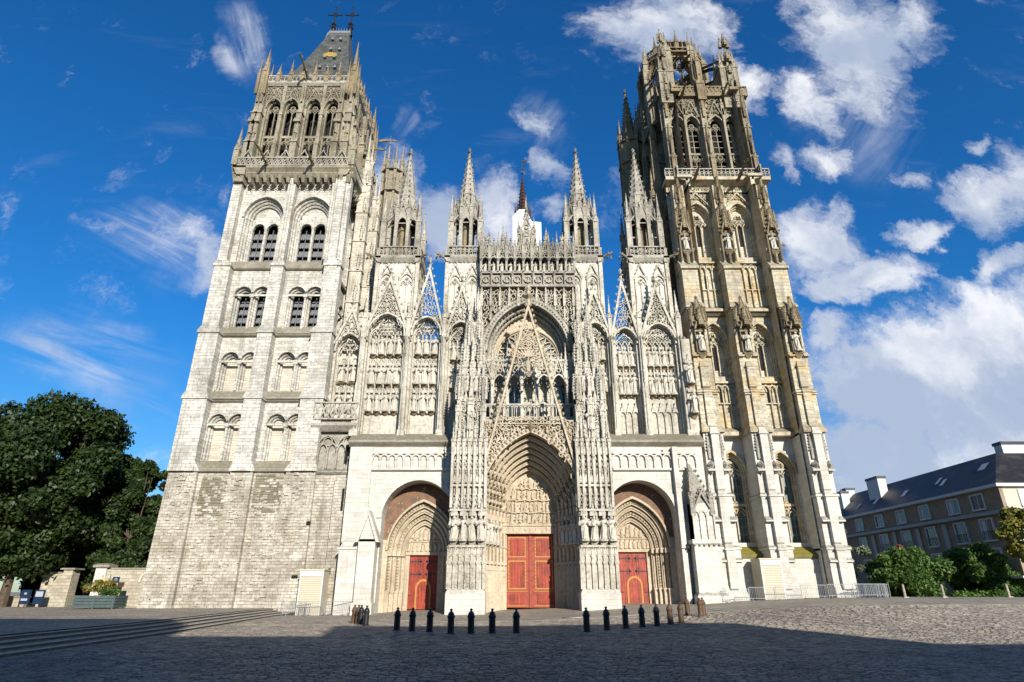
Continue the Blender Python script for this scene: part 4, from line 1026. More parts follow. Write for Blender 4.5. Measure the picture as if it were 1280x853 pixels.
# ---------------- lateral portals
def side_portal(x0, x1, xc, zb, sg, big_uc, big_w, big_zs):
    """plain lower wall with a great round recess, and a pointed portal deep inside"""
    y0 = -1.0; ztop = 14.3
    mb = MB()
    wall(mb, x0, x1, -.3, ztop, y0, [(big_uc, big_w, -.3, big_zs, .51)], 12)
    mb.box(x0, x0+.02, y0, 4, -.3, ztop) ; mb.box(x1-.02, x1, y0, 4, -.3, ztop)
    mb.build('portal_wall', 'stone_clean', front)
    mb = MB(); rb = .65
    reveal(mb, big_uc, big_w, -.3, big_zs, .51, y0, rb, 12)
    hood(mb, big_uc, big_w, big_zs, .51, y0, .42, .14, 14)
    mb.build('great_arch', 'stone_clean', front)
    mb = MB(); w0, zs, k = 6.1, zb+4.9, .74
    wall(mb, big_uc-big_w/2, big_uc+big_w/2, zs, big_zs+big_w/2+.1, rb, [(xc, w0, zs, zs, k)], 10)
    mb.build('painted_wall', 'mural_red', front)
    mb = MB(); mb.box(big_uc-big_w/2, xc-w0/2, rb-.03, rb+.05, -.3, zs+.9); mb.box(xc+w0/2, big_uc+big_w/2, rb-.03, rb+.05, -.3, zs+.9); mb.build('jamb_wall', 'stone_portal', front, kind='stuff')
    # orders
    mb = MB(); n = 5; dw, dd = .34, .36
    hood(mb, xc, w0, zs, k, rb, .16, .22, 10)
    inner = orders(mb, xc, w0, -.3, zs, k, rb, n, dw, dd, 10, rolls=True, shafts=True)
    for i in range(n-1):
        wi = w0-2*dw*i
        if i % 2 == 0:
            for (u, z) in resample(arc(xc, wi-dw*.9, zs, k, 12), .30): mb.octa(u, rb+dd*(i+1)-.10, z, .12)
        for s in (-1, 1):
            us = xc+s*(wi-dw*.9)/2; dshaft = rb+dd*(i+1)
            mb.box(us-.2, us+.2, dshaft-.32, dshaft+.05, -.3, zb+1.35); mb.box(us-.24, us+.24, dshaft-.36, dshaft+.05, zb+1.35, zb+1.5)
            mb.box(us-.22, us+.22, dshaft-.30, dshaft+.05, zs-.45, zs-.02)
            if i % 2 == 0:
                z = zb+1.7
                while z < zs-.6: mb.octa(us, dshaft-.13, z, .1, .09); z += .26
    mb.build('portal_orders', 'stone_portal', front)
    yb = rb+dd*n
    # tympanum with two registers of relief
    mb = MB(); A = [(xc-inner/2, zs-.05)]+arc(xc, inner, zs, k, 8)+[(xc+inner/2, zs-.05)]
    mb.prism(A, yb-.05, yb+.2)
    mb.box(xc-inner/2, xc+inner/2, yb-.14, yb+.1, zs-.3, zs-.05)
    R = random.Random(int(xc*10)); m = 8
    for q in range(m): figure(mb, FIG[R.randrange(5)], xc-inner/2+.25+q*(inner-.5)/(m-1), yb-.10, zs, .75+.1*R.random(), R.uniform(-.4, .4), 1.5)
    mb.box(xc-inner/2+.1, xc+inner/2-.1, yb-.16, yb, zs+.85, zs+.95)
    for q in range(5): mb.ribbon(arc(xc-inner*.36+q*inner*.18, inner*.18, zs+.95, .5, 3), .07, yb-.16, yb-.04)
    for q in range(5): figure(mb, FIG[R.randrange(5)], xc-.85+q*.42, yb-.10, zs+1.0, .75+.35*(1-abs(q-2)/2), R.uniform(-.4, .4), 1.5)
    mb.build('tympanum', 'stone_portal', front)
    dw_ = 2.62
    mb = MB(); 
    for s in (-1, 1): mb.box(min(xc+s*dw_/2, xc+s*(inner/2+.05)), max(xc+s*dw_/2, xc+s*(inner/2+.05)), yb-.02, yb+.5, -.3, zs-.3)
    mb.box(xc-inner/2, xc+inner/2, yb, yb+.5, zs-.32, zs-.06); mb.build('door_frame', 'stone_portal', front)
    # door leaf pair with strap hinges and wicket
    yd = yb+.18; zt = zs-.3
    mb = MB()
    for s in (-1, 1):
        a, b = (xc-dw_/2, xc-.015) if s < 0 else (xc+.015, xc+dw_/2)
        mb.box(a, b, yd, yd+.1, zb, zt)
    d = mb.build('door', 'door_red', front)
    for zz in (zb+1.15, zb+2.95, zb+4.05):
        for s in (-1, 1):
            h = MB(); h.box(min(xc+s*1.28, xc+s*.25), max(xc+s*1.28, xc+s*.25), yd-.04, yd, zz-.045, zz+.045)
            if zz > zb+2:
                for a in (-1, 1):
                    h.ring(xc+s*.42, zz+a*.16, .12, .05, yd-.04, yd, 6)
                h.octa(xc+s*.28, yd-.02, zz, .13)
                h.build('hinge', 'hinge_iron', d)
            elif abs(s) == 1:
                h = MB(); h.box(min(xc+s*1.28, xc+s*.95), max(xc+s*1.28, xc+s*.95), yd-.04, yd, zz-.045, zz+.045); h.build('hinge', 'hinge_iron', d)
    h = MB(); A = [(xc-.72+.05, zb)]+arc(xc+.05, 1.44, zb+1.75, .56, 7)+[(xc+.72+.05, zb)]; B = [(xc-.56+.05, zb)]+arc(xc+.05, 1.12, zb+1.72, .56, 7)+[(xc+.56+.05, zb)]
    h.strip(A, B, yd-.07, yd); h.build('wicket_frame', 'ochre_trim', d)
    h = MB(); h.prism(B, yd-.03, yd+.01); h.build('wicket_door', 'door_red', d)
def resample(P, step):
    out = []; acc = 0
    for p, q in zip(P, P[1:]):
        L = sqrt((q[0]-p[0])**2+(q[1]-p[1])**2); t = step-acc if acc else 0
        while t <= L: out.append((p[0]+(q[0]-p[0])*t/L, p[1]+(q[1]-p[1])*t/L)); t += step
        acc = (acc+L) % step
    return out
side_portal(-15.0, -5.0, -8.15, .35, -1, -8.4, 6.5, 7.9)
side_portal(8.3, 17.7, 11.15, .62, 1, 11.55, 6.3, 8.0)
# blind arcade strip above each great arch
for (a, b) in ((-12.9, -5.6), (9.3, 17.0)):
    mb = MB(); arcade(mb, a, b, 10, 12.3, 13.25, .5, -1.0, .20, .14); mb.box(a, b, -1.26, -1.0, 12.1, 12.28); mb.box(a, b, -1.2, -1.0, 13.62, 13.8)
    for i in range(10): mb.prism([(a+(i+.5)*(b-a)/10-.2, 12.3), (a+(i+.5)*(b-a)/10+.2, 12.3), (a+(i+.5)*(b-a)/10+.2, 13.1), (a+(i+.5)*(b-a)/10, 13.4), (a+(i+.5)*(b-a)/10-.2, 13.1)], -1.03, -1.0)
    mb.build('blind_arcade', 'stone_clean', front)
# thick ledge over the portal walls
for (a, b) in ((-15.2, -4.9), (8.3, 17.9)):
    mb = MB(); mb.prismx([(.4, 14.2), (-1.0, 14.3), (-1.45, 14.65), (-1.45, 14.85), (-.1, 15.75), (.4, 15.75)], a, b); mb.build('ledge', 'stone_ledge', front)
mb = MB(); mb.box(13.9, 14.05, -1.05, -.99, 13.5, 14.0); mb.build('slit_window', 'void_dark', front)
# corner pier and gabled buttress left of the left arch
mb = MB(); mb.box(-14.95, -12.55, -1.75, -1.0, -.2, 5.3); mb.fru((-14.95, -12.55, -1.75, -1.0), 5.3, (-14.6, -12.7, -1.3, -1.0), 6.2)
mb.box(-14.98, -12.9, -1.25, -1.0, 5.8, 14.2); mb.box(-15.1, -12.5, -1.85, -1.0, 5.2, 5.34)
mb.box(-13.2, -11.75, -2.3, -1.0, -.2, 6.0); mb.prism([(-13.2, 5.8), (-11.75, 5.8), (-12.5, 8.0)], -2.3, -.9)
mb.strip([(-13.55, 5.75), (-12.5, 8.45), (-11.4, 5.75)], [(-13.25, 5.75), (-12.5, 7.95), (-11.7, 5.75)], -2.45, -1.0)
mb.box(-13.35, -11.6, -2.45, -1.0, -.2, .95)
mb.build('gabled_buttress', 'stone_clean', front)
# right: pinnacled buttress beside the right arch
mb = MB(); mb.box(15.55, 17.75, -2.6, -.6, .2, 5.6); mb.box(15.35, 17.95, -2.8, -.6, .2, 1.5); mb.fru((15.35, 17.95, -2.8, -.6), 1.5, (15.55, 17.75, -2.6, -.6), 1.75)
mb.box(15.4, 17.9, -2.75, -.6, 5.6, 5.95)
for i in range(6): mb.octa(15.6+i*.42, -2.75, 5.5, .13)
mb.box(15.75, 17.55, -2.4, -.6, 5.95, 9.0)
arcade(mb, 15.75, 17.55, 3, 6.0, 8.0, .85, -2.4, .14, .12)
mb.box(15.75, 15.85, -2.4, -.6, 6, 9)
mb.build('buttress_pier', 'stone_clean', front)
mb = MB(); gable(mb, 16.65, 1.9, 8.2, 10.1, .14, -2.6, -2.4, 5, .14, .4)
mb.fru((15.7, 17.6, -2.4, -.7), 9.0, (16.0, 16.15, -1.7, -1.5), 12.6)
for i in range(7):
    for s in (0, 1): mb.octa(15.7+(.35*i/7)+s*(1.9-1.5*i/7)*(1), -2.4+.7*i/7, 9.1+3.3*i/7, .17, .2)
pinnacle(mb, 15.8, -2.4, .34, 8.0, 9.6, 11.4, 4); pinnacle(mb, 17.5, -2.4, .34, 8.0, 9.6, 11.4, 4)
mb.build('crocketed_pinnacle', 'stone_grey', front)
mb = MB(); mb.box(14.75, 15.2, -1.6, -1.0, .2, 14.2); mb.box(14.7, 15.4, -1.75, -1.0, 5.3, 5.5); mb.build('pilaster', 'stone_clean', front)

# ---------------- screens above the ledges
ORD = ('first', 'second', 'third', 'fourth', 'fifth', 'sixth', 'seventh', 'eighth', 'ninth', 'tenth', 'eleventh')
def screen(name_pos, x0, x1, yf, zb, zt, zap, k, zga, nst, rows, opened, style, lower, gtr='geo'):
    """one gabled bay: x0..x1 between piers; arch springs at zt, gable apex zga"""
    xc = (x0+x1)/2; w = x1-x0-.5; dep = .80
    za = apex(w, zt, k)
    mb = MB()
    H = [(xc, w, zb+.0, zt, k)]
    wall(mb, x0, x1, zb, za+.25, yf, H, 8)
    orders(mb, xc, w, zb, zt, k, yf, 2, .14, .42, 8, shafts=True)
    wi = w-.28; sill = rows[0][1]+rows[0][2]*.45 if opened else zb
    yb = yf+dep
    if not opened: back(mb, xc, wi, zb, zt, k, yb+.05)
    else: mb.add([(xc-wi/2, yb+.05, zb), (xc+wi/2, yb+.05, zb), (xc+wi/2, yb+.05, sill), (xc-wi/2, yb+.05, sill)], [(0, 1, 2, 3)]); mb.box(xc-wi/2, xc+wi/2, yb+.05, yb+.5, sill-.2, sill)
    if opened:
        mb.box(xc-w/2, xc-w/2+.02, yf, yb+.5, zb, zt); mb.box(xc+w/2-.02, xc+w/2, yf, yb+.5, zb, zt)
    bay = mb.build('screen_bay', 'stone_carved', front)
    # tracery in the head
    tr = MB(); top = rows[0][1]+rows[0][2]+.35
    tracery(tr, xc, wi, rows[0][1]-.1, max(zt-.1, top), k, nst, yb-.42, yb-.20, .12, style)
    if style == 'geo' and nst >= 3:
        pass
    def head(u, z):
        a_ = wi/2; x_ = abs(u-xc); return x_ < a_-.1 and z < zt+(za-zt)*max(0, 1-x_/a_)**.6-.2
    lace(tr, head, xc-wi/2, xc+wi/2, zt+.2, za-.2, .36, .07, yb-.34, yb-.18, int(abs(xc)*11)) if not opened else None
    tr.build('tracery', 'stone_carved', bay)
    # gable over the arch
    g = MB(); zg0 = zt+.5
    gable(g, xc, w+.75, zg0, zga, .22, yf-.28, yf-.02, 8, .19, 1.0)
    zz = za+.2; hgt = zga-zz-.6; base_w = (w+.75)*(zga-zz)/(zga-zg0)
    for i, (f, rr) in enumerate(()):
        ww = base_w*(1-f)*.5
        if i == 0:
            for s in (-1, 0, 1): g.ring(xc+s*ww*.62, zz+hgt*f-(.25*abs(s)), ww*.30, .09, yf-.22, yf-.08, 8)
        elif i == 1:
            for s in (-.5, .5): g.ring(xc+s*ww*.8, zz+hgt*f-.1, ww*.34, .09, yf-.22, yf-.08, 8)
        else: g.ring(xc, zz+hgt*f, ww*.42, .09, yf-.22, yf-.08, 8)
    def in_g(u, z):
        return abs(u-xc) < (zga-z)/(zga-zg0)*(w+.75)/2-.30 and z > za-(za-zt)*(abs(u-xc)/(w/2))**1.6+.32
    lace(g, in_g, xc-w/2-.3, xc+w/2+.3, zg0+.2, zga-.9, .42, .075, yf-.22, yf-.08, int(abs(xc)*7))
    for s in ():
        for i in range(3): dagger(g, xc+s*(w*.5-.1-.25*i*w*.25), za-1.15+i*.5+(.3*i), .8, .4, 90-s*35, .08, yf-.2, yf-.08)
    if not opened:
        g.prism([(xc-base_w*.47, za+.05), (xc+base_w*.47, za+.05), (xc, zga-.6)], yf-.02, yf+.06)
    g.build('gable', 'stone_carved', bay)
    hd = MB(); hood(hd, xc, w, zt, k, yf, .16, .26, 8, drop=.3); hd.build('hood_mould', 'stone_carved', bay)
    # niche rows
    dv = MB()
    for (kind, z, h) in rows:
        for i in range(nst+1):
            u = xc-wi/2+i*wi/nst; dv.box(u-.07, u+.07, yb-.28, yb+.02, z-.15, z+h+.55); dv.octa(u, yb-.28, z+h+.6, .1, .22)
        for i in range(nst):
            u = xc-wi/2+(i+.5)*wi/nst
            if z+h < zt-.5: canopy(dv, u, yb+.02, wi/nst*.8, z+h+.02, .62)
    if lower is not None:
        n_, z0_, z1_ = lower
        arcade(dv, xc-wi/2, xc+wi/2, n_, z0_, z1_, .9, yb+.05, .18, .10)
        for i in range(n_):
            u = xc-wi/2+(i+.5)*wi/n_; dv.prism([(u-.28, z1_+.3), (u+.28, z1_+.3), (u, z1_+1.15)], yb-.14, yb)
            dv.octa(u, yb-.1, z1_+1.2, .09, .14)
    for (kind, z, h) in rows:
        for i in range(nst):
            u = xc-wi/2+(i+.5)*wi/nst; w_ = wi/nst
            for q in (-.3, .3): dv.box(u+q*w_-.03, u+q*w_+.03, yb-.06, yb+.02, z, z+h)
            for zz in (z+h+.2, z+h+.55): dv.ring(u, zz, w_*.2, .05, yb-.12, yb, 6)
    dv.build('niche_shafts', 'stone_carved', bay)
    for ri, (kind, z, h) in enumerate(rows):
        cb = MB()
        for i in range(nst):
            u = xc-wi/2+(i+.5)*wi/nst; corbel(cb, u, yb, wi/nst*.72, z+.0, .32)
        cb.build('corbel_row', 'stone_corbel', bay)
        for i in range(nst):
            u = xc-wi/2+(i+.5)*wi/nst
            o_ = ('first', 'second', 'third', 'fourth')[i]
            rw = ('top', 'middle', 'bottom')[ri] if len(rows) > 2 else ('upper', 'lower')[ri]
            statue(u, yb-.26, z, h, f'statue {o_} from left, {rw} row, {name_pos}', 'statues in the niche rows of the cathedral front')
    return bay
yS = .3
screen('wide blind bay nearest left tower', -15.0, -10.85, yS, 15.6, 26.3, 0, .62, 33.0, 4, (('s', 24.2, 2.0), ('s', 21.0, 2.1), ('s', 18.2, 2.0)), False, 'flame', None)
screen('open sky bay left of rose', -10.45, -7.15, yS, 15.6, 26.4, 0, .62, 34.2, 3, (('s', 24.2, 2.0), ('s', 21.0, 2.1), ('s', 18.2, 2.0)), True, 'flame', None)
screen('narrow bay just left of rose', -6.75, -3.75, yS, 15.6, 26.0, 0, .66, 32.0, 3, (('s', 23.6, 1.9), ('s', 20.6, 1.9)), False, 'geo', None)
screen('narrow bay just right of rose', 7.15, 10.0, yS, 15.6, 26.0, 0, .66, 31.6, 3, (('s', 23.6, 1.9), ('s', 20.2, 1.9)), False, 'geo', (3, 15.9, 18.2))
screen('open sky bay right of rose', 10.25, 12.95, yS, 15.6, 25.5, 0, .64, 32.8, 3, (('s', 22.9, 2.0), ('s', 19.9, 2.2)), True, 'geo', (3, 15.9, 17.9))
screen('wide blind bay nearest right tower', 13.3, 16.9, yS, 15.6, 25.5, 0, .62, 32.0, 4, (('s', 22.9, 2.0), ('s', 19.9, 2.2)), False, 'geo', (4, 15.9, 17.9))
# the slim bay tucked behind the left corner
screen('recessed bay above left balcony', -18.4, -15.35, 1.2, 16.4, 25.0, 0, .66, 29.8, 2, (('s', 21.6, 1.9), ('s', 18.6, 1.9)), False, 'flame', None)
# piers between the bays, rising into pinnacles
for i, (x, top, wd) in enumerate(((-15.15, 31.5, .62), (-10.65, 31.0, .5), (-6.95, 30.6, .5), (-3.55, 31.4, .6), (6.95, 31.4, .6), (10.12, 30.4, .42), (13.12, 30.4, .5), (17.15, 31.0, .6))):
    mb = MB(); mb.box(x-wd/2, x+wd/2, yS-.55, yS+.6, 15.5, 20.5); mb.fru((x-wd/2, x+wd/2, yS-.55, yS+.6), 20.5, (x-wd*.42, x+wd*.42, yS-.42, yS+.6), 21)
    mb.box(x-wd*.42, x+wd*.42, yS-.42, yS+.6, 21, 26.2)
    mb.box(x-wd*.65, x+wd*.65, yS-.7, yS+.3, 15.5, 16.1)
    mb.cone(x, yS-.6, 16, 26, .09, .07, 5)
    pinnacle(mb, x, yS-.15, wd*.75, 26.0, 28.2, top, 6)
    mb.octa(x-wd*.5, yS-.4, 25.7, .3, .25); mb.octa(x+wd*.5, yS-.4, 25.7, .3, .25)
    mb.build('pier', 'stone_carved', front)
# side returns and thickness behind the screens
mb = MB()
for (a, b, z) in ((-15.1, -10.9, 29), (-6.8, -3.3, 29), (6.7, 10.0, 29), (13.3, 17.3, 28.5)):
    mb.box(a+.1, b-.1, yS+.95, yS+1.3, 15.6, z)
mb.build('screen_backing', 'stone_grey', front)
# right end pier with two stacked statues
for z in (17.6, 20.6):
    mb = MB(); corbel(mb, 17.55, -.3, .8, z, .5); mb.build('corbel', 'stone_corbel', front); mb = MB(); canopy(mb, 17.55, -.3, .8, z+2.25, .9); mb.build('canopy', 'stone_carved', front)
    statue(17.55, -.75, z, 2.1, '%s weathered statue on the end pier beside the right tower' % ('lower' if z < 18 else 'upper'), 'statues in the niche rows of the cathedral front')
mb = MB(); mb.box(17.2, 17.95, -.35, 1.0, 15.5, 25.5); mb.build('end_pier', 'stone_carved', front)

# ---------------- central bay: rose recess
mb = MB(); RU, RW, RZ, RK = 1.62, 8.3, 24.6, .68
zc0, zc1 = 15.0, 31.9
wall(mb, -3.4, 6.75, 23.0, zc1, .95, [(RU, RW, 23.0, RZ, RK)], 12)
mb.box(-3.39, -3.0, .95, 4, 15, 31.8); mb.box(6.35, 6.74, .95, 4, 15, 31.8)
mb.build('centre_wall', 'stone_dark', front)  # dark stone colour stands in for shade in the gaps behind the lace
mb = MB(); hood(mb, RU, RW, RZ, RK, .9, .55, .45, 14)
for (u, z) in resample(arc(RU, RW+.5, RZ, RK, 14), .34): mb.octa(u, .42, z, .13)
for (u, z) in resample(arc(RU, RW+1.25, RZ, RK, 14), .5): mb.octa(u, .5, z, .13)
for i in range(3):
    wi = RW-.5*i; reveal(mb, RU, wi, 23.0, RZ, RK, .9+.55*i, .9+.55*(i+1), 12)
    if i < 2: ann(mb, RU, wi, wi-.5, 23, RZ, RZ, RK, RK, .9+.55*(i+1), 12); roll(mb, RU, wi-.4, RZ, RK, .9+.55*(i+1), .12, 12)
    for (u, z) in resample(arc(RU, wi-.1, RZ, RK, 12), .45): mb.octa(u, 1.1+.42*i, z, .13)
mb.build('rose_arch', 'stone_grey', front)
mb = MB()
def above_rose(u, z):
    x_ = abs(u-RU)
    return z > (23.3 if x_ > RW/2+.7 else RZ+.9+(apex(RW, RZ, RK)-RZ)*max(0.0, 1-(x_/(RW/2+.6)))**.52)
lace(mb, above_rose, -3.1, 6.5, 23.4, 31.4, .54, .09, .60, .86, 12)
for i in range(11):
    u = -3.2+i*.97
    zlo = 23.2 if abs(u-RU) > RW/2+.7 else RZ+1.0+(apex(RW, RZ, RK)-RZ)*max(0.0, 1-(abs(u-RU)/(RW/2+.6)))**.52
    if zlo < 31: mb.box(u-.07, u+.07, .5, .9, zlo, 31.4); pinnacle(mb, u, .5, .2, 29.6, 31.0, 32.2, 3, False)
mb.build('panel_tracery', 'stone_carved', front, kind='stuff')
mb = MB(); rr = 3.35; rz = 24.4; ry = 2.53
wall(mb, RU-RW/2, RU+RW/2, 15.5, 30.2, ry, [(RU, 2*rr, 15.5, rz, .5)], 16); mb.build('rose_wall', 'stone_portal', front)
mb = MB(); roll(mb, RU, 2*rr+.1, rz, .5, ry, .16, 16); roll(mb, RU, 2*rr-.3, rz, .5, ry+.15, .1, 16)
reveal(mb, RU, 2*rr, 15.5, rz, .5, ry, ry+.5, 16)
for i in range(24):
    a = 2*pi*i/24; 
    mb.ribbon([(RU+.75*cos(a), rz+.75*sin(a)), (RU+2.5*cos(a), rz+2.5*sin(a))], .15, ry+.12, ry+.4)
    m_ = a+pi/24
    dagger(mb, RU+1.9*cos(m_), rz+1.9*sin(m_), 1.35, .62, math.degrees(m_), .13, ry+.14, ry+.4)
mb.ring(RU, rz, .72, .15, ry+.1, ry+.4, 12); mb.ring(RU, rz, 1.75, .09, ry+.12, ry+.4, 24); mb.ring(RU, rz, 3.25, .14, ry+.1, ry+.4, 28)
rose = mb.build('rose_window', 'stone_portal', front)
mb = MB(); mb.prism([(RU+rr*cos(2*pi*i/24), rz+rr*sin(2*pi*i/24)) for i in range(24)], ry+.42, ry+.5); mb.build('leaded_glass', 'leaded_glass', rose)
# gallery in front of the rose
mb = MB(); gx0, gx1 = -3.35, 6.75
mb.prismx([(3, 16.3), (-.9, 16.35), (-1.25, 16.7), (-1.25, 16.95), (3, 17.0)], gx0, gx1)
balustrade(mb, gx0, gx1, 17.0, 1.45, -1.1, -.95, 'arch', .42, .09); mb.build('gallery_balustrade', 'stone_carved', front)
mb = MB(); N_ = 7; s_ = (gx1-gx0)/N_
for i in range(N_+1):
    u = gx0+i*s_; mb.box(u-.13, u+.13, -.95, -.65, 17.0, 21.3); mb.cone(u, -.8, 17, 21.2, .17, .15, 6); mb.octa(u, -.85, 20.4, .24, .3); pinnacle(mb, u, -.85, .3, 21.0, 22.6, 24.6, 4)
for i in range(N_):
    u = gx0+(i+.5)*s_; mb.ribbon(arc(u, s_-.2, 20.6, .8, 5), .14, -.9, -.7)
    gable(mb, u, s_*.95, 21.0, 23.4, .12, -1.0, -.85, 5, .12, .4); mb.ring(u, 21.9, .2, .08, -.95, -.85, 6)
    for q in (-.33, .33): mb.box(u+q-.04, u+q+.04, -.85, -.75, 21.2, 23.4); mb.octa(u+q, -.8, 23.6, .1, .25)
mb.box(gx0, gx1, -.86, -.74, 22.0, 22.15); mb.box(gx0, gx1, -.88, -.72, 22.9, 23.1)
for i in range(24):
    u = gx0+(i+.5)*(gx1-gx0)/24; dagger(mb, u, 22.15, .8, .34, 90, .06, -.84, -.76); mb.octa(u, -.8, 23.3, .08, .22)
mb.build('gallery_arcade', 'stone_carved', front)
for i in range(N_):
    u = gx0+(i+.5)*s_; mb = MB()
    dark = i in (0, 2, 5, 6)
    mb.box(u-s_/2+.1, u+s_/2-.1, .75, .85, 17.0, 20.9)
    w_ = mb.build('window', 'window_glass' if dark else 'stone_infill', front)
    mb = MB(); mb.box(u-.05, u+.05, .66, .76, 17, 20.8); mb.ribbon(arc(u, s_-.3, 20.1, .8, 4), .1, .62, .76)
    if not dark: mb.box(u-s_/2+.1, u+s_/2-.1, .6, .76, 19.0, 19.15)
    mb.build('mullion', 'stone_carved', w_)
mb = MB(); mb.box(gx0, gx1, .85, 3.2, 15, 23.0); mb.build('gallery_wall', 'stone_grey', front)
for i in (1, 3, 4): statue(gx0+(i+.5)*s_, .3, 17.4, 1.9, 'small stone statue in the gallery below the rose, %s from the left' % {1: 'first', 3: 'second', 4: 'third'}[i], 'statues standing in the gallery below the rose')
# bands above the rose: quatrefoil frieze, open arcade, crest of gablets
mb = MB(); mb.box(gx0, gx1, .35, 1.2, 31.85, 32.1)
nq = 9
for i in range(nq):
    u = gx0+(i+.5)*(gx1-gx0)/nq; w = (gx1-gx0)/nq
    mb.ring(u, 32.75, .36, .12, .4, .62, 8); mb.box(u-w/2-.05, u-w/2+.05, .3, .7, 32.0, 33.6); mb.octa(u-w/2, .35, 33.3, .18, .25)
    figure(mb, FIG[i % 5], u, .55, 32.4, .8)
mb.box(gx0, gx1, .3, .9, 33.45, 33.62); mb.box(gx0, gx1, .6, 1.1, 32.1, 33.4); mb.build('quatrefoil_frieze', 'stone_grey', front)
mb = MB(); na = 11; w = (gx1-gx0)/na
for i in range(na+1):
    u = gx0+i*w; mb.box(u-.11, u+.11, .3, .6, 33.6, 35.4); mb.octa(u, .3, 35.1, .2, .22); pinnacle(mb, u, .35, .24, 35.2, 37.0, 38.4, 4)
for i in range(na):
    u = gx0+(i+.5)*w; mb.ribbon(arc(u, w-.12, 35.0, .6, 4), .13, .32, .55)
    gable(mb, u, w, 35.3, 37.4, .1, .3, .42, 4, .12, .5); mb.ring(u, 36.1, .17, .07, .32, .42, 6)
    mb.octa(u, .35, 37.0, .18, .3); dagger(mb, u-.2, 36.2, 1.0, .3, 80, .06, .45, .55); dagger(mb, u+.2, 36.2, 1.0, .3, 100, .06, .45, .55)
mb.box(gx0, gx1, .3, .7, 33.6, 33.72); mb.box(gx0, gx1, .55, .75, 35.5, 36.4)
lace(mb, lambda u, z: z < 37.2-1.6*abs(((u-gx0)/w) % 1-.5)*1.3, gx0+.2, gx1-.2, 35.6, 38.0, .36, .07, .34, .5, 21)
mb.build('crest_arcade', 'stone_grey', front, kind='stuff')
for i in range(na):
    u = gx0+(i+.5)*w
    statue(u, 1.0, 33.75, 1.4, 'tiny statue in the dark crest arcade, %s from the left turret' % ORD[i], 'statues in the crest arcade above the rose')
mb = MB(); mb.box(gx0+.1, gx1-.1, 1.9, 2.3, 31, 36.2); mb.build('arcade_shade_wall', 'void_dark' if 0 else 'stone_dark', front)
mb = MB()
for (u, t) in ((-1.0, 39.4), (3.8, 39.2), (-2.6, 38.6), (5.6, 38.6)): pinnacle(mb, u, .8, .42, 36, 37.9, t, 5)
mb.box(1.0-.15, 2.1+.15, .5, 1.1, 36, 39.0); gable(mb, 1.6, 1.7, 38.4, 41.2, .16, .4, .6, 5, .16, .8)
for s in (-1, 1): pinnacle(mb, 1.6+s*.85, .7, .32, 36.5, 39.0, 40.8, 4); mb.ring(1.6+s*.0, 38.9-.5*s, .28, .1, .4, .55, 8)
pinnacle(mb, 1.6, .8, .5, 38.5, 40.6, 43.6, 5); mb.build('crest_pinnacles', 'stone_grey', front, kind='stuff')

# ---------------- central porch
PU = 1.68; PW = 8.7; PZS = 8.9; PK = .76; dF = -3.1
mb = MB(); zg = 16.3
wall(mb, -2.95, 6.35, -.2, zg, dF, [(PU, PW, -.2, PZS, PK)], 14); mb.build('porch_wall', 'stone_carved', front)
n = 7; dw, dd = .30, .68; ins = MB(); inner = orders(ins, PU, PW, -.2, PZS, PK, dF, n, dw, dd, 12, rolls=True, shafts=False)
hood(ins, PU, PW, PZS, PK, dF, .3, .3, 14)
for (u, z) in resample(arc(PU, PW+.35, PZS, PK, 14), .42): ins.octa(u, dF-.3, z, .19)
ins.build('porch_orders', 'stone_portal', front)
for i in range(n-1):
    wi = PW-2*dw*i; y = dF+dd*(i+1)-.12; fg = MB()
    for j, (u, z) in enumerate(resample(arc(PU, wi-dw*.9, PZS+.2, PK, 12), .82)):
        ang = atan2(PU-u, z-PZS+3)*1.0; c_, s_ = cos(ang*.9), sin(ang*.9)
        # seated figures under small canopies follow each arch
        src = FIG[(i+j) % 5]; nn = fg.V([(u+x*.78*1.3*c_+zz*.6*s_, y-.05+yy*.9, z+zz*.6*c_-x*.78*1.3*s_) for x, yy, zz in src.v]); fg.F(nn, src.f)
        fg.octa(u+.62*s_, y-.22, z+.62*c_, .2, .16); fg.octa(u+.70*s_, y-.34, z+.70*c_, .12, .12); fg.octa(u+.1*s_, y-.22, z+.1*c_, .15, .1)
    fg.build('archivolt_figures', 'stone_portal', front, kind='stuff')
# splayed jambs: shafts, capitals and figures
for s in (-1, 1):
    mb = MB()
    for i in range(n):
        wi = PW-2*dw*i; u = PU+s*(wi-dw)/2; y = dF+dd*(i+1)-.12
        mb.cone(u, y-.05, .3, 8.7, .15, .14, 7); mb.box(u-.24, u+.24, y-.30, y+.1, .0, 1.5); mb.box(u-.26, u+.26, y-.34, y+.1, 4.0, 4.25)
        mb.box(u-.19, u+.19, y-.25, y+.1, 1.5, 3.9); gablet(mb, u, y-.25, .42, 3.5, 4.25, .06)
        corbel(mb, u, y+.05, .62, 5.6, .4); canopy(mb, u, y+.0, .6, 7.75, 1.0)
        mb.octa(u, y-.1, 8.7, .25, .2)
    mb.build('jamb_shafts', 'stone_portal', front)
    for i in range(0, n-1, 1):
        wi = PW-2*dw*i; u = PU+s*(wi-dw)/2; y = dF+dd*(i+1)-.12
        if i < 5: statue(u, y-.22, 5.6, 2.05, 'jamb statue on the %s side of the central doorway, %s from outside' % ('left' if s < 0 else 'right', ORD[i]), 'jamb statues of the central portal', rz=-s*.5, w=1.1)
yb = dF+dd*n
mb = MB(); A = [(PU-inner/2-.1, 7.55)]+arc(PU, inner+.2, PZS, PK+.05, 8)+[(PU+inner/2+.1, 7.55)]
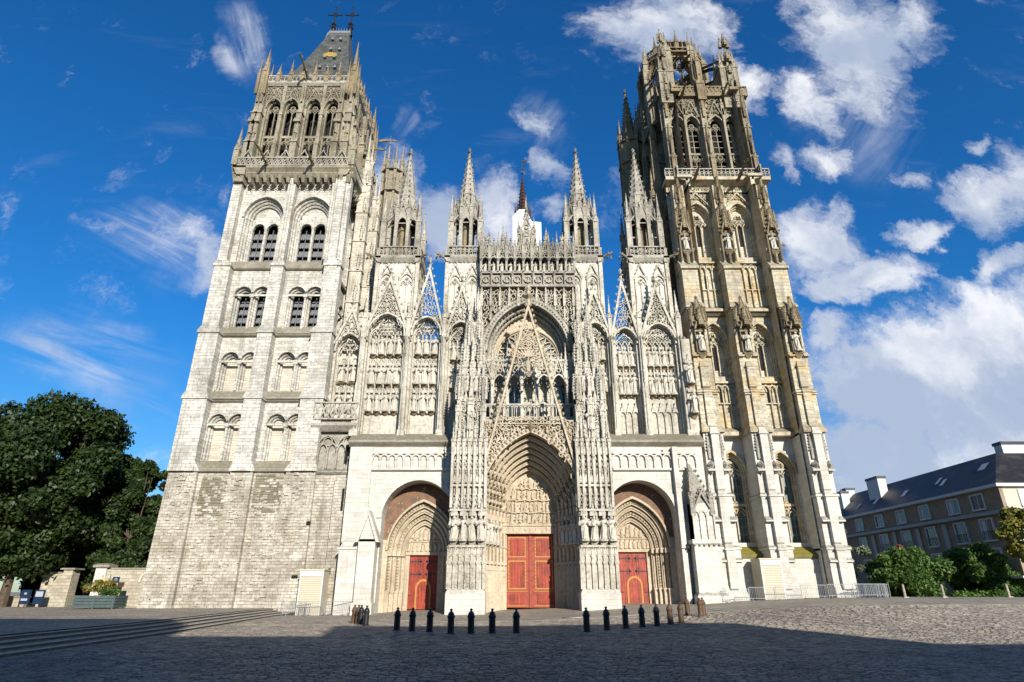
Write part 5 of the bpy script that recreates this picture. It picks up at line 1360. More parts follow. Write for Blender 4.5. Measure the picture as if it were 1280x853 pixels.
mb.prism(A, yb-.1, yb+.3); mb.box(PU-inner/2, PU+inner/2, yb-.35, yb+.1, 6.75, 7.5); mb.box(PU-inner/2, PU+inner/2, yb-.45, yb+.1, 7.42, 7.62)
for q in range(5): mb.ribbon(arc(PU-inner*.4+q*inner*.2, inner*.2, 7.0, .9, 3), .05, yb-.39, yb-.3)
R = random.Random(9)
for zr, cnt, fh in ((7.64, 12, 1.0), (8.7, 11, 1.05), (9.8, 8, 1.05), (10.85, 5, .9)):
    hw = (inner/2-.12)*(1-max(0, (zr+.7-PZS)/(apex(inner, PZS, PK)-PZS+.2))**1.9)
    mb.ribbon([(PU-hw+q*2*hw/10, zr-.04+.06*sin(q*2.1)) for q in range(11)], .11, yb-.3, yb-.1)
    for q in range(cnt):
        u = -hw+.12+(q+.5)*(2*hw-.24)/cnt+R.uniform(-.06, .06)
        figure(mb, FIG[R.randrange(5)], PU+u, yb-.20, zr+R.uniform(-.02, .08), fh*R.uniform(.82, 1.08), R.uniform(-.7, .7), 1.25)
        if R.random() < .6: mb.ribbon([(PU+u-.16, zr+.35*fh), (PU+u+R.uniform(-.1, .2), zr+.6*fh), (PU+u+.2, zr+R.uniform(.4, .9)*fh)], .07, yb-.38, yb-.24)
mb.build('tympanum', 'stone_portal', front)
mb = MB()
for s in (-1, 1): mb.box(min(PU+s*2.16, PU+s*2.6), max(PU+s*2.16, PU+s*2.6), yb-.1, yb+.5, 0, 6.8)
mb.build('door_frame', 'stone_portal', front)
zd0, zd1 = .5, 6.75; yd = yb+.15
for s in (-1, 1):
    a, b = (PU-2.16, PU-.12) if s < 0 else (PU+.12, PU+2.16)
    m2 = MB(); m2.box(a, b, yd, yd+.12, zd0, zd1); d = m2.build('door', 'door_plain_red', front)
    ia, ib = (a+.12, b-.28) if s < 0 else (a+.28, b-.12)
    for (z0, z1) in ((zd0+.18, zd0+1.25), (zd0+1.5, zd0+3.95), (zd0+4.2, zd1-.25)):
        m2 = MB(); m2.box(ia+.16, ib-.16, yd-.05, yd+.01, z0+.14, z1-.14); m2.build('door_panel', 'door_red', d)
        m2 = MB()
        if z0 > 1:
            m2.strip([(ia, z0), (ib, z0), (ib, z1), (ia, z1)], [(ia+.13, z0+.13), (ib-.13, z0+.13), (ib-.13, z1-.13), (ia+.13, z1-.13)], yd-.045, yd, True)
            zz = z0+.3
            while zz < z1-.2:
                m2.octa(ia+.07, yd-.05, zz, .06); m2.octa(ib-.07, yd-.05, zz, .06); zz += .3
        else: m2.box(ia-.1, ib+.1, yd-.04, yd, z0-.08, z0); m2.box(ia-.1, ib+.1, yd-.04, yd, z1+.06, z1+.12)
        m2.build('gilded_trim', 'ochre_trim', d)
m2 = MB(); m2.box(PU-.12, PU+.12, yd-.1, yd+.12, zd0, zd1); m2.build('door_post', 'door_plain_red', front)
# the tall open gable over the porch
mb = MB(); apx = 28.0; gy0, gy1 = dF-.55, dF-.15
gable(mb, PU-.1, 9.0, 10.6, apx, .19, gy0, gy1, 30, .20, 1.8)
t = lambda z: 4.5*(apx-z)/(apx-10.6)
for z, nn in ((14.6, 0), (15.9, 10), (23.2, 3)):
    hw = t(z)-.25
    if nn:
        mb.box(PU-.1-hw, PU-.1+hw, gy0+.15, gy1-.1, z-.05, z+.05) if z > 15 else None
        for i in range(nn):
            u = PU-.1-hw+(i+.5)*2*hw/nn; w = 2*hw/nn
            if z < 18.9 or z > 21: mb.ring(u, z+.45 if z > 15 else z+.3, w*.34, .07, gy0+.12, gy1-.08, 7)
            if z > 21: dagger(mb, u, z+.8, 1.1, w*.8, 90, .08, gy0+.12, gy1-.08)
for z in (25.2,):
    hw = t(z)-.2
    if hw > .15: mb.box(PU-.1-hw, PU-.1+hw, gy0+.1, gy1-.05, z-.05, z+.08)
for u in (-2.0, -1.0, 0, 1.0, 2.0):
    zt_ = apx-(abs(u)+.2)*(apx-10.6)/4.5; mb.box(PU-.1+u-.04, PU-.1+u+.04, gy0+.15, gy1-.1, 21.0, max(21.1, min(zt_-.3, 25)))
for i in range(0):
    z = 24.2+i*.65; mb.ring(PU-.1, z, max(.08, t(z)*.40), .06, gy0+.1, gy1-.06, 7)
canopy(mb, PU-.1, gy1, .8, 22.4, 1.4); corbel(mb, PU-.1, gy1, .7, 20.8, .4)
figure(mb, FIG[2], PU-.1, gy0+.1, 20.8, 1.4)
lace(mb, lambda u, z: abs(u-PU+.1) < t(z)-.42 and not (abs(u-PU+.1) < .45 and z < 23.6), PU-4, PU+4, 21.2, 26.8, .46, .075, gy0+.1, gy1-.08, 5)
mb.build('porch_gable', 'stone_portal', front)
# carved spandrels under the gable
mb = MB(); R = random.Random(4)
for s in (-1, 1):
    for i in range(44):
        u = R.uniform(.2, 4.4); z = R.uniform(11.2, 16.2)
        a = PW/2; zA = PZS+(apex(PW, PZS, PK)-PZS)*max(0, 1-u/a)**.6
        if z < zA+.55: continue
        q = R.random(); uu = PU+s*u
        if q < .35: mb.ring(uu, z, R.uniform(.2, .34), .09, dF-.16, dF, 7)
        elif q < .7: dagger(mb, uu, z, R.uniform(.5, .9), .4, R.uniform(40, 140), .08, dF-.16, dF)
        else: figure(mb, FIG[R.randrange(5)], uu, dF-.06, z-.3, .75)
    mb.octa(PU+s*.0, dF-.3, 15.6, .4, .6)
def spand(u, z):
    a = PW/2+.35; x_ = abs(u-PU)
    return x_ < 4.5 and z > PZS+(apex(PW, PZS, PK)-PZS+.5)*max(0, 1-x_/a)**.60+.25 and z < 16.15
lace(mb, spand, PU-4.5, PU+4.5, 9.5, 16.2, .50, .085, dF-.28, dF-.02, 3)
mb.build('carved_spandrel', 'stone_portal', front, kind='stuff')
# the two great piers that flank the porch
def porch_pier(xc, side):
    mb = MB(); hw = 1.45; y0 = -4.3; y1 = -.2
    # plan: stacked storeys that draw in
    bs = MB(); bs.box(xc-hw-.15, xc+hw+.15, y0-.15, y1, -.2, 1.7); bs.fru((xc-hw-.15, xc+hw+.15, y0-.15, y1), 1.7, (xc-hw, xc+hw, y0, y1), 2.0); bs.build('pier_base', 'stone_clean', front)
    mb.box(xc-hw+.05, xc+hw-.05, y0+.12, y1, 2.0, 5.3); mb.box(xc-hw+.1, xc+hw-.1, y0+.30, y1, 5.3, 8.2)
    mb.box(xc-hw+.2, xc+hw-.2, y0+.50, y1, 8.2, 14.2)
    pl = mb.build('great_pier', 'stone_clean' if 0 else 'stone_carved', front)
    sh = MB(); ns = 6
    for i in range(ns+1):
        u = xc-hw+i*2*hw/ns
        sh.box(u-.13, u+.13, y0-.06, y0+.4, 2.0, 5.1); sh.octa(u, y0+.0, 5.2, .2, .25)
        sh.box(u-.05, u+.05, y0+.1, y0+.4, 5.5, 8.1)
        sh.box(u-.1, u+.1, y0+.05+.12*(i%2), y0+.7, 8.4, 13.5)
        sh.box(u-.17, u+.17, y0-.1, y0+.15, 3.9, 4.15)
        pinnacle(sh, u, y0+.25, .2, 13.0, 14.2, 15.6+(i % 2)*.8, 3)
    for i in range(ns):
        u = xc-hw+(i+.5)*2*hw/ns; w = 2*hw/ns
        for (zz, yy) in ((4.6, y0+.16), (10.6, y0+.42), (13.0, y0+.42)):
            sh.ribbon(arc(u, w*.8, zz-.3, .85, 4), .07, yy-.14, yy); gablet(sh, u, yy, w*.8, zz, zz+.75, .14); sh.octa(u, yy-.1, zz+.85, .08, .14)
        for zz in (8.6, 9.1, 11.6, 12.1): dagger(sh, u, zz, .5, w*.5, 90, .05, y0+.25, y0+.36)
    for (zz, e, yy) in ((5.2, .12, y0), (8.1, .14, y0), (10.2, .05, y0+.25)): sh.box(xc-hw-e+.1, xc+hw+e-.1, yy-e, y1, zz, zz+.18)
    for s in (-1, 1):                                                    # flanks
        for i in range(4):
            y = y0+.5+i*.95; uu = xc+s*hw
            sh.box(uu-.12, uu+.12, y-.13, y+.13, 2.0, 13.6); sh.octa(uu+s*.05, y, 5.2, .22, .25); sh.octa(uu+s*.05, y, 8.2, .22, .25); pinnacle(sh, uu-s*.15, y, .2, 13.0, 14.2, 15.8, 3)
            sh.prismx([(y+.1, 10.2), (y+.85, 10.2), (y+.48, 11.3)], min(uu, uu+s*.12), max(uu, uu+s*.12)); sh.prismx([(y+.1, 12.6), (y+.85, 12.6), (y+.48, 13.6)], min(uu, uu+s*.12), max(uu, uu+s*.12))
    sh.build('pier_shafts', 'stone_carved', pl)
    # niches with statues at man height above the bases
    for i in range(4):
        u = xc-hw+.35+i*.77; c_ = MB(); corbel(c_, u, y0+.05, .62, 5.65, .45); canopy(c_, u, y0+.05, .6, 7.75, 1.1); c_.build('niche', 'stone_carved', pl)
        statue(u, y0-.22, 5.65, 2.0, 'stone statue on the %s great pier, %s from the left' % ('left' if side < 0 else 'right', ('first', 'second', 'third', 'fourth')[i]), 'statues on the great piers of the porch', w=1.25)
    # upper spire stage
    up = MB()
    up.box(xc-1.05, xc+1.05, -3.3, .3, 14.0, 18.0); 
    for (du, y, z1, z2, s_) in ((-1.1, -3.5, 17.2, 20.4, .45), (0, -3.6, 17.8, 21.4, .5), (1.1, -3.5, 17.2, 20.2, .45), (-.55, -3.3, 15.6, 18.6, .36), (.55, -3.3, 15.6, 18.6, .36)):
        pinnacle(up, xc+du, y, s_, 13.8, z1, z2, 6)
    for i in range(5):
        u = xc-1.0+i*.5; up.box(u-.06, u+.06, -3.45, -3.3, 14, 18); gablet(up, u, -3.3, .45, 16.2, 17.2, .15); gablet(up, u, -3.3, .45, 18, 19.1, .15)
    up.box(xc-.7, xc+.7, -2.4, .3, 18.0, 21.5)
    for du in (-.75, 0, .75): pinnacle(up, xc+du, -2.5, .42, 18, 21.8, 25.2, 6)
    for q in range(6): crockety(up, xc+(-1.1, 1.1, -.8, .8, -.5, .5)[q], (-3.4, -3.4, -2.4, -2.4, -1.3, -1.3)[q], .75, (18.2, 18.2, 21.8, 21.8, 24.6, 24.6)[q], (21.6, 21.6, 25.0, 25.0, 28.2, 28.2)[q], .17)
    up.box(xc-.45, xc+.45, -1.2, .4, 21.5, 27)
    for du in (-.45, .45): pinnacle(up, xc+du, -1.2, .4, 21.5, 26.5, 30.5, 6)
    lace(up, lambda u, z: True, xc-1.0, xc+1.0, 14.4, 17.8, .42, .08, -3.5, -3.3, 31); lace(up, lambda u, z: True, xc-.6, xc+.6, 18.6, 21.4, .40, .08, -2.6, -2.4, 32)
    up.build('pier_pinnacles', 'stone_carved', pl)
    for j, (z, y, du) in enumerate(((15.2, -3.75, 0), (19.0, -2.9, -.38), (19.0, -2.9, .38), (23.0, -1.65, 0))):
        statue(xc+du, y, z, 1.9, 'statue in the pinnacles of the %s great pier, %s from below' % ('left' if side < 0 else 'right', ORD[j]), 'statues on the great piers of the porch', w=1.3)
porch_pier(-3.75, -1); porch_pier(7.15, 1)
for x in (-3.0, 6.3):
    mb = MB(); gargoyle(mb, x, -1.3, 16.4, 1.5, .1, .5); mb.build('gargoyle', 'stone_dark', front)

# ================================================================== TURRETS
def turret(xc, hw, y0, zb, ztip, label, mat, k_=1.0):
    t = thing('turret', (xc, y0+hw, zb), label, 'turret', 'openwork turrets behind the gabled screen')
    y1 = y0+2*hw; zc = 35.9
    mb = MB(); mb.box(xc-hw, xc+hw, y0, y1, zb, zc); mb.build('shaft', 'stone_clean', t)
    for fr in ((xc-hw, y0, 0), (xc+hw, y0, 90), (xc-hw, y1, -90)):
        mb = MB(fr)
        if fr[2] == 0:
            for u in (0, 2*hw): mb.box(u-.2, u+.2, -.2, .2, zb, zc-.56)
        for i in range(2):
            u = hw*(.5+i)
            A = 1.35 if hw > 2.1 else 1.05
            mb.strip(arc(u, A+.3, zc-2.9, .8, 6), arc(u, A, zc-2.95, .8, 6), -.18, 0); mb.box(u-A/2-.15, u-A/2, -.17, -.002, zb, zc-2.91); mb.box(u+A/2, u+A/2+.15, -.17, -.002, zb, zc-2.91)
            tracery(mb, u, A, zb, zc-3.2, .85, 2, -.12, 0, .09, 'geo')
            gable(mb, u, A+.5, zc-2.6, zc-.7, .1, -.22, -.08, 4, .1, 0)
        mb.build('blind_tracery', 'stone_carved', t)
        mb = MB(fr); lace(mb, lambda u, z: True, .3, 2*hw-.2, zc-.35, zc-.1, .4, .07, -.16, -.02, 3); mb.prismx([(.3, zc-.55), (-.05, zc-.5), (-.35, zc), (-.35, zc+.25), (.3, zc+.3)], -.35, 2*hw+.35)
        for i in range(int(hw*4)): mb.octa((i+.5)*2*hw/int(hw*4), -.12, zc-.4, .12)
        mb.build('cornice', 'stone_grey', t)
        mb = MB(fr); balustrade(mb, .1, 2*hw-.1, zc+.25, 1.25, -.26, -.14, 'ring', .42, .08); mb.build('balustrade', 'stone_grey', t)
    cx_, cy = xc, y0+hw
    # open octagonal lantern
    zl0, zl1 = zc+.3, 43.0; r = hw*.80
    lan = MB(); pts = [(cx_+r*cos(pi/8+i*pi/4), cy+r*sin(pi/8+i*pi/4)) for i in range(8)]
    for (x, y) in pts:
        lan.box(x-.19, x+.19, y-.19, y+.19, zl0, zl1-.3); pinnacle(lan, x, y, .34, zl1-1.6, zl1+.2, zl1+2.2, 4)
    for i in range(8):
        (xa, ya), (xb, yb_) = pts[i], pts[(i+1) % 8]; a = math.degrees(atan2(yb_-ya, xb-xa)); Lk = sqrt((xb-xa)**2+(yb_-ya)**2)
        f = MB((xa, ya, a)); w = Lk-.3
        f.strip([(0, zl1)]+[(Lk/2+(p[0]-Lk/2), zl1) for p in arc(Lk/2, w, zl1-1.9, .9, 5)][0:0]+[(Lk, zl1)], [(0, zl1-.15), (Lk, zl1-.15)], -.1, .12)
        A_ = arc(Lk/2, w, zl1-2.0, .85, 6); f.strip([(u, max(z, zl1-.1)) for u, z in A_], A_, -.08, .12)
        f.ribbon(arc(Lk/2, w*.98, zl1-2.05, .85, 5), .12, -.16, .0)
        gable(f, Lk/2, w+.3, zl1-1.3, zl1+1.0, .1, -.22, -.1, 5, .12, .5)
        f.box(0, Lk, -.06, .06, zl0+1.0, zl0+1.15); f.box(.0, Lk, -.06, .06, zl1-2.1, zl1-1.98)
        lan.V_ = None; n0 = len(lan.v); lan.v.extend(f.v); lan.f.extend([tuple(q+n0 for q in fc) for fc in f.f]); lan.m.extend(f.m)
    lan.cone(cx_, cy, zl1-.1, zl1+.1, r, r, 8, pi/8)
    lan.build('lantern', mat, t)
    c_ = MB(); c_.cone(cx_, cy, zl0, zl1, r*.45, r*.40, 8, pi/8); c_.build('lantern_core', 'stone_dark', t)
    sp = MB(); spire(sp, cx_, cy, zl1+.1, ztip, r*.78, 8, 10, .24, pi/8)
    for i in range(8):
        a = pi/8+i*pi/4; rr_ = r*.72
        for q in range(3): f_ = 1-(q+.6)*.27; 
    for z_, f_ in ((.28, .72), (.52, .48), (.72, .28)):
        zz = zl1+(ztip-zl1)*z_; sp.cone(cx_, cy, zz-.08, zz+.1, r*.80*f_+.1, r*.80*f_+.06, 8, pi/8)
    sp.build('spire', mat, t)
    for sx in (-1, 1):
        for sy in (-1, 1):
            p = MB(); pinnacle(p, xc+sx*(hw-.22), cy+sy*(hw-.22), .52, zc+.2, 41.0, 44.6, 6)
            p.ribbon([(xc+sx*(hw-.25), 40.6), (xc+sx*(hw*.8), 40.9), (xc+sx*r*.6, 41.8)], .16, cy+sy*(hw-.3)-.08, cy+sy*(hw-.3)+.08)
            p.box(min(xc+sx*(hw-.3), xc+sx*r*.7), max(xc+sx*(hw-.3), xc+sx*r*.7), cy+sy*(hw-.35)-.07, cy+sy*(hw-.35)+.07, 38.8, 38.95)
            p.build('pinnacle', mat, t)
    for sx in (-1, 1):
        g_ = MB(); gargoyle(g_, xc+sx*(hw-.1), y0+.2, zc+.0, 1.3, .12, .42, side=sx*1.0); g_.build('gargoyle', 'stone_dark', t)
turret(-5.25, 1.88, 1.5, 27.5, 51.6, 'slender openwork turret with a crocketed spire just left of the rose', 'stone_grey')
turret(7.85, 1.88, 1.5, 27.5, 51.6, 'slender openwork turret with a crocketed spire just right of the rose', 'stone_grey')
turret(-12.6, 2.2, 1.6, 26.5, 51.6, 'broad openwork turret with a crocketed spire beside the left tower', 'stone_grey')
turret(15.05, 2.0, 1.6, 26.5, 51.6, 'broad openwork turret half hidden beside the dark side of the right tower', 'stone_grey')
# nave roof behind the front and body walls
mb = MB(); mb.box(-15, 18, 5.2, 60, 0, 21.0); mb.box(-5.5, 8.5, 5.0, 59, 21.001, 27); mb.build('nave_walls', 'stone_grey', front)
mb = MB(); mb.box(-4, 7.2, 4.6, 60, 27.001, 30.5); mb.fru((-4, 7.2, 4.7, 60), 30.5, (1.4, 1.8, 4.8, 60), 34.5); mb.build('nave_roof', 'slate_roof', front)
# crossing spire wrapped in white sheeting
spz = thing('crossing_spire', (2.6, 60, 30), 'dark iron spire tip rising from a white sheeted scaffold behind the front', 'spire')
mb = MB(); mb.prism([(.2, 30), (6.5, 30), (6.5, 78.2), (4.4, 78.4), (3.2, 81.6), (1.6, 81.6), (.2, 79.8)], 58, 64); mb.build('white_sheeting', 'sheet_white', spz)
mb = MB(); mb.cone(2.45, 60, 81, 83.0, 1.9, 1.2, 8); mb.cone(2.45, 60, 82.8, 92.5, 1.05, .10, 8)
for i in range(8):
    a = i*pi/4; pinnacle(mb, 2.45+1.7*cos(a), 60+1.7*sin(a), .26, 80.6, 82.5, 84.6, 3)
for i in range(9): mb.octa(2.45, 60, 83.2+i*1.0, 1.3*(1-i/10)+.1, .15)
mb.build('iron_lantern', 'iron_rust', spz)
mb = MB(); mb.box(2.38, 2.52, 59.95, 60.05, 92, 97.0); mb.box(1.7, 3.2, 59.95, 60.05, 94.2, 94.4); mb.octa(2.45, 60, 93, .4); mb.prism([(2.5, 96.2), (3.6, 96.5), (3.4, 97), (2.5, 96.8)], 59.95, 60.05); mb.build('weather_vane', 'iron_rust', spz)

# ================================================================== GOTHIC TOWER (right)
GT = thing('gothic_tower', (24.1, 6, .5), 'tall yellow flamboyant gothic tower ending in an open crown of dark pinnacles', 'tower')
BU = (1.0, 5.6, 10.65)            # buttress centres on a 12 m face
def gt_face(fr, side):
    W_ = 11.8 if not side else 15.2
    BU = (1.0, 5.6, 10.65) if not side else (1.0, 7.4, 14.2)
    bays = ((BU[0]+BU[1])/2, (BU[1]+BU[2])/2)
    dp = 2.1
    # --- wall storeys with traceried windows
    for (z0, z1, mat) in ((.6, 15.9, 'stone_clean'), (15.9, 29.3, 'stone_yellow'), (29.3, 45.0, 'stone_yellow')):
        mb = MB(fr); holes = []
        for c in bays:
            if z0 < 1: holes.append((c, 2.5, 6.0, 12.4, .92))
            elif z0 < 16: holes.append((c, 2.5, 22.3, 26.3, .85))
            else: holes.append((c, 2.6, 36.4, 41.6, .80))
        wall(mb, 0, W_, z0, z1, dp, holes, 8); mb.build('wall', mat, GT)
        for bi, h in enumerate(holes):
            c, w, zb, zs, k = h
            tr = MB(fr); wi = orders(tr, c, w, zb, zs, k, dp, 3, .14, .24, 8, shafts=True); hood(tr, c, w, zs, k, dp, .14, .2, 8)
            d1 = dp+.72
            if z0 < 1:
                tr.box(c-wi/2, c+wi/2, d1-.25, d1, 9.35, 9.6)
                tracery(tr, c, wi, 6.0, 8.6, .8, 2, d1-.2, d1-.02, .11, 'geo', True)
                tracery(tr, c, wi, 9.6, 12.3, .9, 2, d1-.2, d1-.02, .12, 'geo', True)
                f = tr.build('window', 'stone_yellow', GT)
                g = MB(fr); back(g, c, w, zb, zs, k, d1); g.build('leaded_glass', 'leaded_glass', f)
                g = MB(fr); g.prismx([(dp+.6, 6.05), (.9 if not side else 1.2, 4.9), (.9 if not side else 1.2, 4.6), (dp+.2, 4.6)], c-1.45, c+1.45); g.build('mossy_sill', 'stone_moss', GT)
                g = MB(fr); g.box(c-1.4, c+1.4, 1.0, dp+.1, .4, 4.6); g.build('plinth', 'stone_clean', GT)
            elif z0 < 16:
                tracery(tr, c, wi, zb, zs-.3, k, 3, d1-.35, d1-.02, .11, 'geo', True)
                f = tr.build('window', 'stone_yellow', GT)
                g = MB(fr); back(g, c, w, zb, zs, k, d1-.02); g.build('blind_panel', 'stone_infill', f)
                g = MB(fr); g.box(c-.28, c+.28, d1-.06, d1-.03, 23.2, 25.8); g.build('slit_window', 'void_dark', f)
                # lower blind arcade with a small light
                g = MB(fr); arcade(g, c-1.35, c+1.35, 4, 16.9, 20.9, .75, dp, .26, .13); g.box(c-1.35, c+1.35, dp-.3, dp, 21.5, 21.7); g.box(c-1.35, c+1.35, dp-.22, dp, 19.3, 19.42)
                for i in range(2): g.ribbon(arc(c-.68+i*1.35, .8, 20.6, .8, 4), .1, dp-.15, dp)
                g.prismx([(dp, 16.9), (dp-.9, 16.3), (dp-.9, 15.9), (dp, 15.9)], c-1.4, c+1.4)
                g.build('blind_arcade', 'stone_yellow', GT)
                g = MB(fr); A = [(c-.26, 19.5)]+arc(c, .52, 20.7, .6, 4)+[(c+.26, 19.5)]; g.prism(A, dp-.04, dp-.005); g.build('slit_window', 'void_dark', GT)
                g = MB(fr); string(g, c-1.5, c+1.5, dp, 29.1, .5, .5); g.build('string_course', 'stone_ledge', GT)
            else:
                tracery(tr, c, wi, zb, zs-.8, k, 3, d1-.35, d1-.02, .11, 'flame', True)
                gable(tr, c, w+.9, zs+1.2, 45.0, .12, dp-.35, dp-.15, 5, .14, .3); lace(tr, lambda u, z: z > apex(w, zs, k)+.5 and abs(u-c) < 1.25, c-1.3, c+1.3, 43.6, 44.9, .42, .08, dp-.16, dp, 4)
                f = tr.build('window', 'stone_yellow', GT)
                g = MB(fr); back(g, c, w, zb, zs, k, d1-.02); g.build('blind_panel', 'stone_infill', f)
                g = MB(fr); g.box(c-.26, c+.26, d1-.06, d1-.03, 38.2, 40.9); g.build('slit_window', 'void_dark', f)
                g = MB(fr); arcade(g, c-1.35, c+1.35, 4, 30.2, 34.7, .75, dp, .26, .12); g.box(c-1.35, c+1.35, dp-.35, dp, 35.5, 35.7); g.box(c-1.35, c+1.35, dp-.2, dp, 32.2, 32.3)
                for i in range(4): g.ring(c-1.0+i*.67, 35.2, .2, .07, dp-.15, dp, 6)
                g.prismx([(dp, 30.2), (dp-.8, 29.7), (dp-.8, 29.4), (dp, 29.4)], c-1.4, c+1.4); g.build('blind_arcade', 'stone_yellow', GT)
                g = MB(fr); A = [(c-.2, 32.4)]+arc(c, .4, 33.9, .6, 4)+[(c+.2, 32.4)]; g.prism(A, dp-.04, dp-.005); g.build('slit_window', 'void_dark', GT)
    # --- frieze, cornice and balustrade
    mb = MB(fr); mb.box(0, W_, dp-.25, dp+.2, 45.0, 46.1)
    for i in range(int(W_/.44)): mb.octa(.3+i*.44, dp-.3, 45.5, .16)
    lace(mb, lambda u, z: True, .4, W_-.4, 45.35, 45.9, .4, .07, dp-.34, dp-.24, 9)
    mb.box(0, W_, dp-.3, dp, 45.0, 45.12); mb.box(-.2, W_+.2, .85, dp+.5, 46.1, 46.45); mb.prismx([(dp, 45.7), (.85, 46.1), (dp, 46.12)], 0, W_)
    mb.build('cornice', 'stone_yellow', GT)
    mb = MB(fr); balustrade(mb, -.2, W_+.2, 46.45, 1.25, .9, 1.05, 'ring', .5, .09); mb.build('balustrade', 'stone_grey', GT)
    # --- upper storey: paired windows
    d2 = 2.1; cs = [bays[0]-.92, bays[0]+.92, bays[1]-.92, bays[1]+.92]; w = 1.6
    mb = MB(fr); wall(mb, .4, W_-.4, 46.4, 59.6, d2, [(c, w, 47.6, 55.2, .9) for c in cs], 6); mb.build('wall', 'stone_brown', GT)
    for c in cs:
        tr = MB(fr); orders(tr, c, w, 47.6, 55.2, .9, d2, 2, .12, .25, 6); hood(tr, c, w, 55.2, .9, d2, .12, .24, 6); wi = w-.24
        for z in (50.9,): tr.box(c-wi/2, c+wi/2, d2+.3, d2+.5, z, z+.25)
        tracery(tr, c, wi, 47.6, 49.9, .9, 2, d2+.32, d2+.45, .09, 'geo'); tracery(tr, c, wi, 51.1, 54.7, .9, 2, d2+.32, d2+.45, .09, 'geo')
        for z in (48.4, 49.2, 52.0, 52.9, 53.8): tr.box(c-wi/2, c+wi/2, d2+.35, d2+.42, z, z+.07)
        gable(tr, c, w+.3, 56.2, 58.8, .1, d2-.4, d2-.25, 5, .12, .4)
        lace(tr, lambda u, z: z > 57.0 or abs(u-c) > (58.2-z)*.3, c-.8, c+.8, 56.6, 59.3, .4, .08, d2-.2, d2, int(c*5))
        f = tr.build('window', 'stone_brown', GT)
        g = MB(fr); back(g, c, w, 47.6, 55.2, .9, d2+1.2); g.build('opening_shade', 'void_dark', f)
    for c in bays:
        mb = MB(fr); mb.box(c-.13, c+.13, d2-.45, d2, 46.4, 57.5); pinnacle(mb, c, d2-.3, .3, 56.5, 58.2, 60.2, 4); mb.build('pinnacle', 'stone_brown', GT)
    mb = MB(fr); mb.box(.2, W_-.2, d2-.5, d2+.6, 59.5, 59.9); balustrade(mb, .2, W_-.2, 59.9, 1.2, d2-.45, d2-.3, 'flame', .55, .09); mb.build('parapet', 'stone_dark', GT)
    # --- great buttresses
    for bi, u in enumerate(BU):
        corner = side and bi == (2 if fr[2] < 0 else 0)
        if corner: continue
        mb = MB(fr)
        stepped_buttress(mb, u, [(.3, 5.4, 2.0, -.75), (5.6, 10.0, 1.95, -.55), (10.2, 15.9, 1.9, -.45)], dp+.02)
        mb.box(u-1.08, u+1.08, -1.1, dp, .3, 1.4); mb.fru((u-1.08, u+1.08, -1.1, dp), 1.4, (u-.95, u+.95, -.75, dp), 2.3)
        for (z0, z1, p) in ((2.0, 5.3, .42), (5.8, 9.9, .34), (10.4, 15.7, .28)):
            mb.box(u-.36, u+.36, -.75-p+.1, 0, z0, z1); mb.fru((u-.4, u+.4, -.75-p+.05, 0), z1, (u-.3, u+.3, -.75, 0), z1+.6)
            mb.box(u-.45, u+.45, -.75-p, 0, z1-.12, z1+.01)
        for z in (4.2, 7.6, 12.1): 
            for s in (-1, 1): mb.box(u+s*.7-.32, u+s*.7+.32, -.98, -.4, z, z+.14); mb.fru((u+s*.7-.32, u+s*.7+.32, -.98, -.4), z+.14, (u+s*.7-.3, u+s*.7+.3, -.56, -.4), z+.5)
        b1 = mb.build('buttress', 'stone_clean', GT)
        mb = MB(fr)
        for s in (-1, 1): crockety(mb, u+s*.62, -.55, .5, 13.0, 15.8, .17); mb.octa(u+s*.62, -.8, 12.7, .36, .45); mb.octa(u+s*.62, -.7, 12.1, .2, .3)
        mb.build('crocketed_canopy', 'stone_grey', b1)
        mb = MB(fr)
        mb.box(u-1.1, u+1.1, -.75, dp, 15.8, 16.0); mb.fru((u-1.1, u+1.1, -.75, dp), 16.0, (u-.95, u+.95, -.35, dp), 16.7)
        stepped_buttress(mb, u, [(16.0, 20.0, 1.86, -.35), (20.2, 24.0, 1.8, -.2), (24.2, 29.2, 1.76, -.05)], dp+.02)
        for (z0, z1, p) in ((16.4, 19.9, .62), (20.4, 22.6, .5)):
            mb.box(u-.4, u+.4, -p, 0, z0, z1); mb.box(u-.47, u+.47, -p-.08, 0, z1-.1, z1+.04); mb.fru((u-.42, u+.42, -p-.02, 0), z1+.04, (u-.3, u+.3, -.25, 0), z1+.55)
        for z in (19.6, 23.6):
            for s in (-1, 1): mb.box(u+s*.72-.28, u+s*.72+.28, -.52, .1, z, z+.14)
        b2 = mb.build('buttress', 'stone_yellow', GT)
        mb = MB(fr); crockety(mb, u, -.55, 1.5, 26.9, 30.0, .26); crockety(mb, u-.75, -.3, .6, 26.6, 28.9, .18); crockety(mb, u+.75, -.3, .6, 26.6, 28.9, .18)
        gable(mb, u, 1.3, 26.4, 28.4, .14, -.95, -.8, 4, .15, .4); canopy(mb, u, -.1, 1.1, 26.3, .8); corbel(mb, u, -.1, 1.0, 24.0, .6)
        mb.box(u-.5, u-.42, -.45, 0, 24, 26.4); mb.box(u+.42, u+.5, -.45, 0, 24, 26.4)
        mb.build('niche_canopy', 'stone_dark', b2)
        if not side:
            wx = fr[0]+u
            statue(wx, -.55, 24.05, 2.1, 'pale statue in the lower canopied niche on the %s buttress of right tower' % ('left', 'middle', 'right')[bi], 'statues on the buttresses of the right tower', w=1.2)
        # third storey of the buttress
        mb = MB(fr)
        mb.prism([(u-1.0, 28.9), (u+1.0, 28.9), (u+1.0, 29.6), (u, 31.0), (u-1.0, 29.6)], -.3, dp+.01) if 0 else None
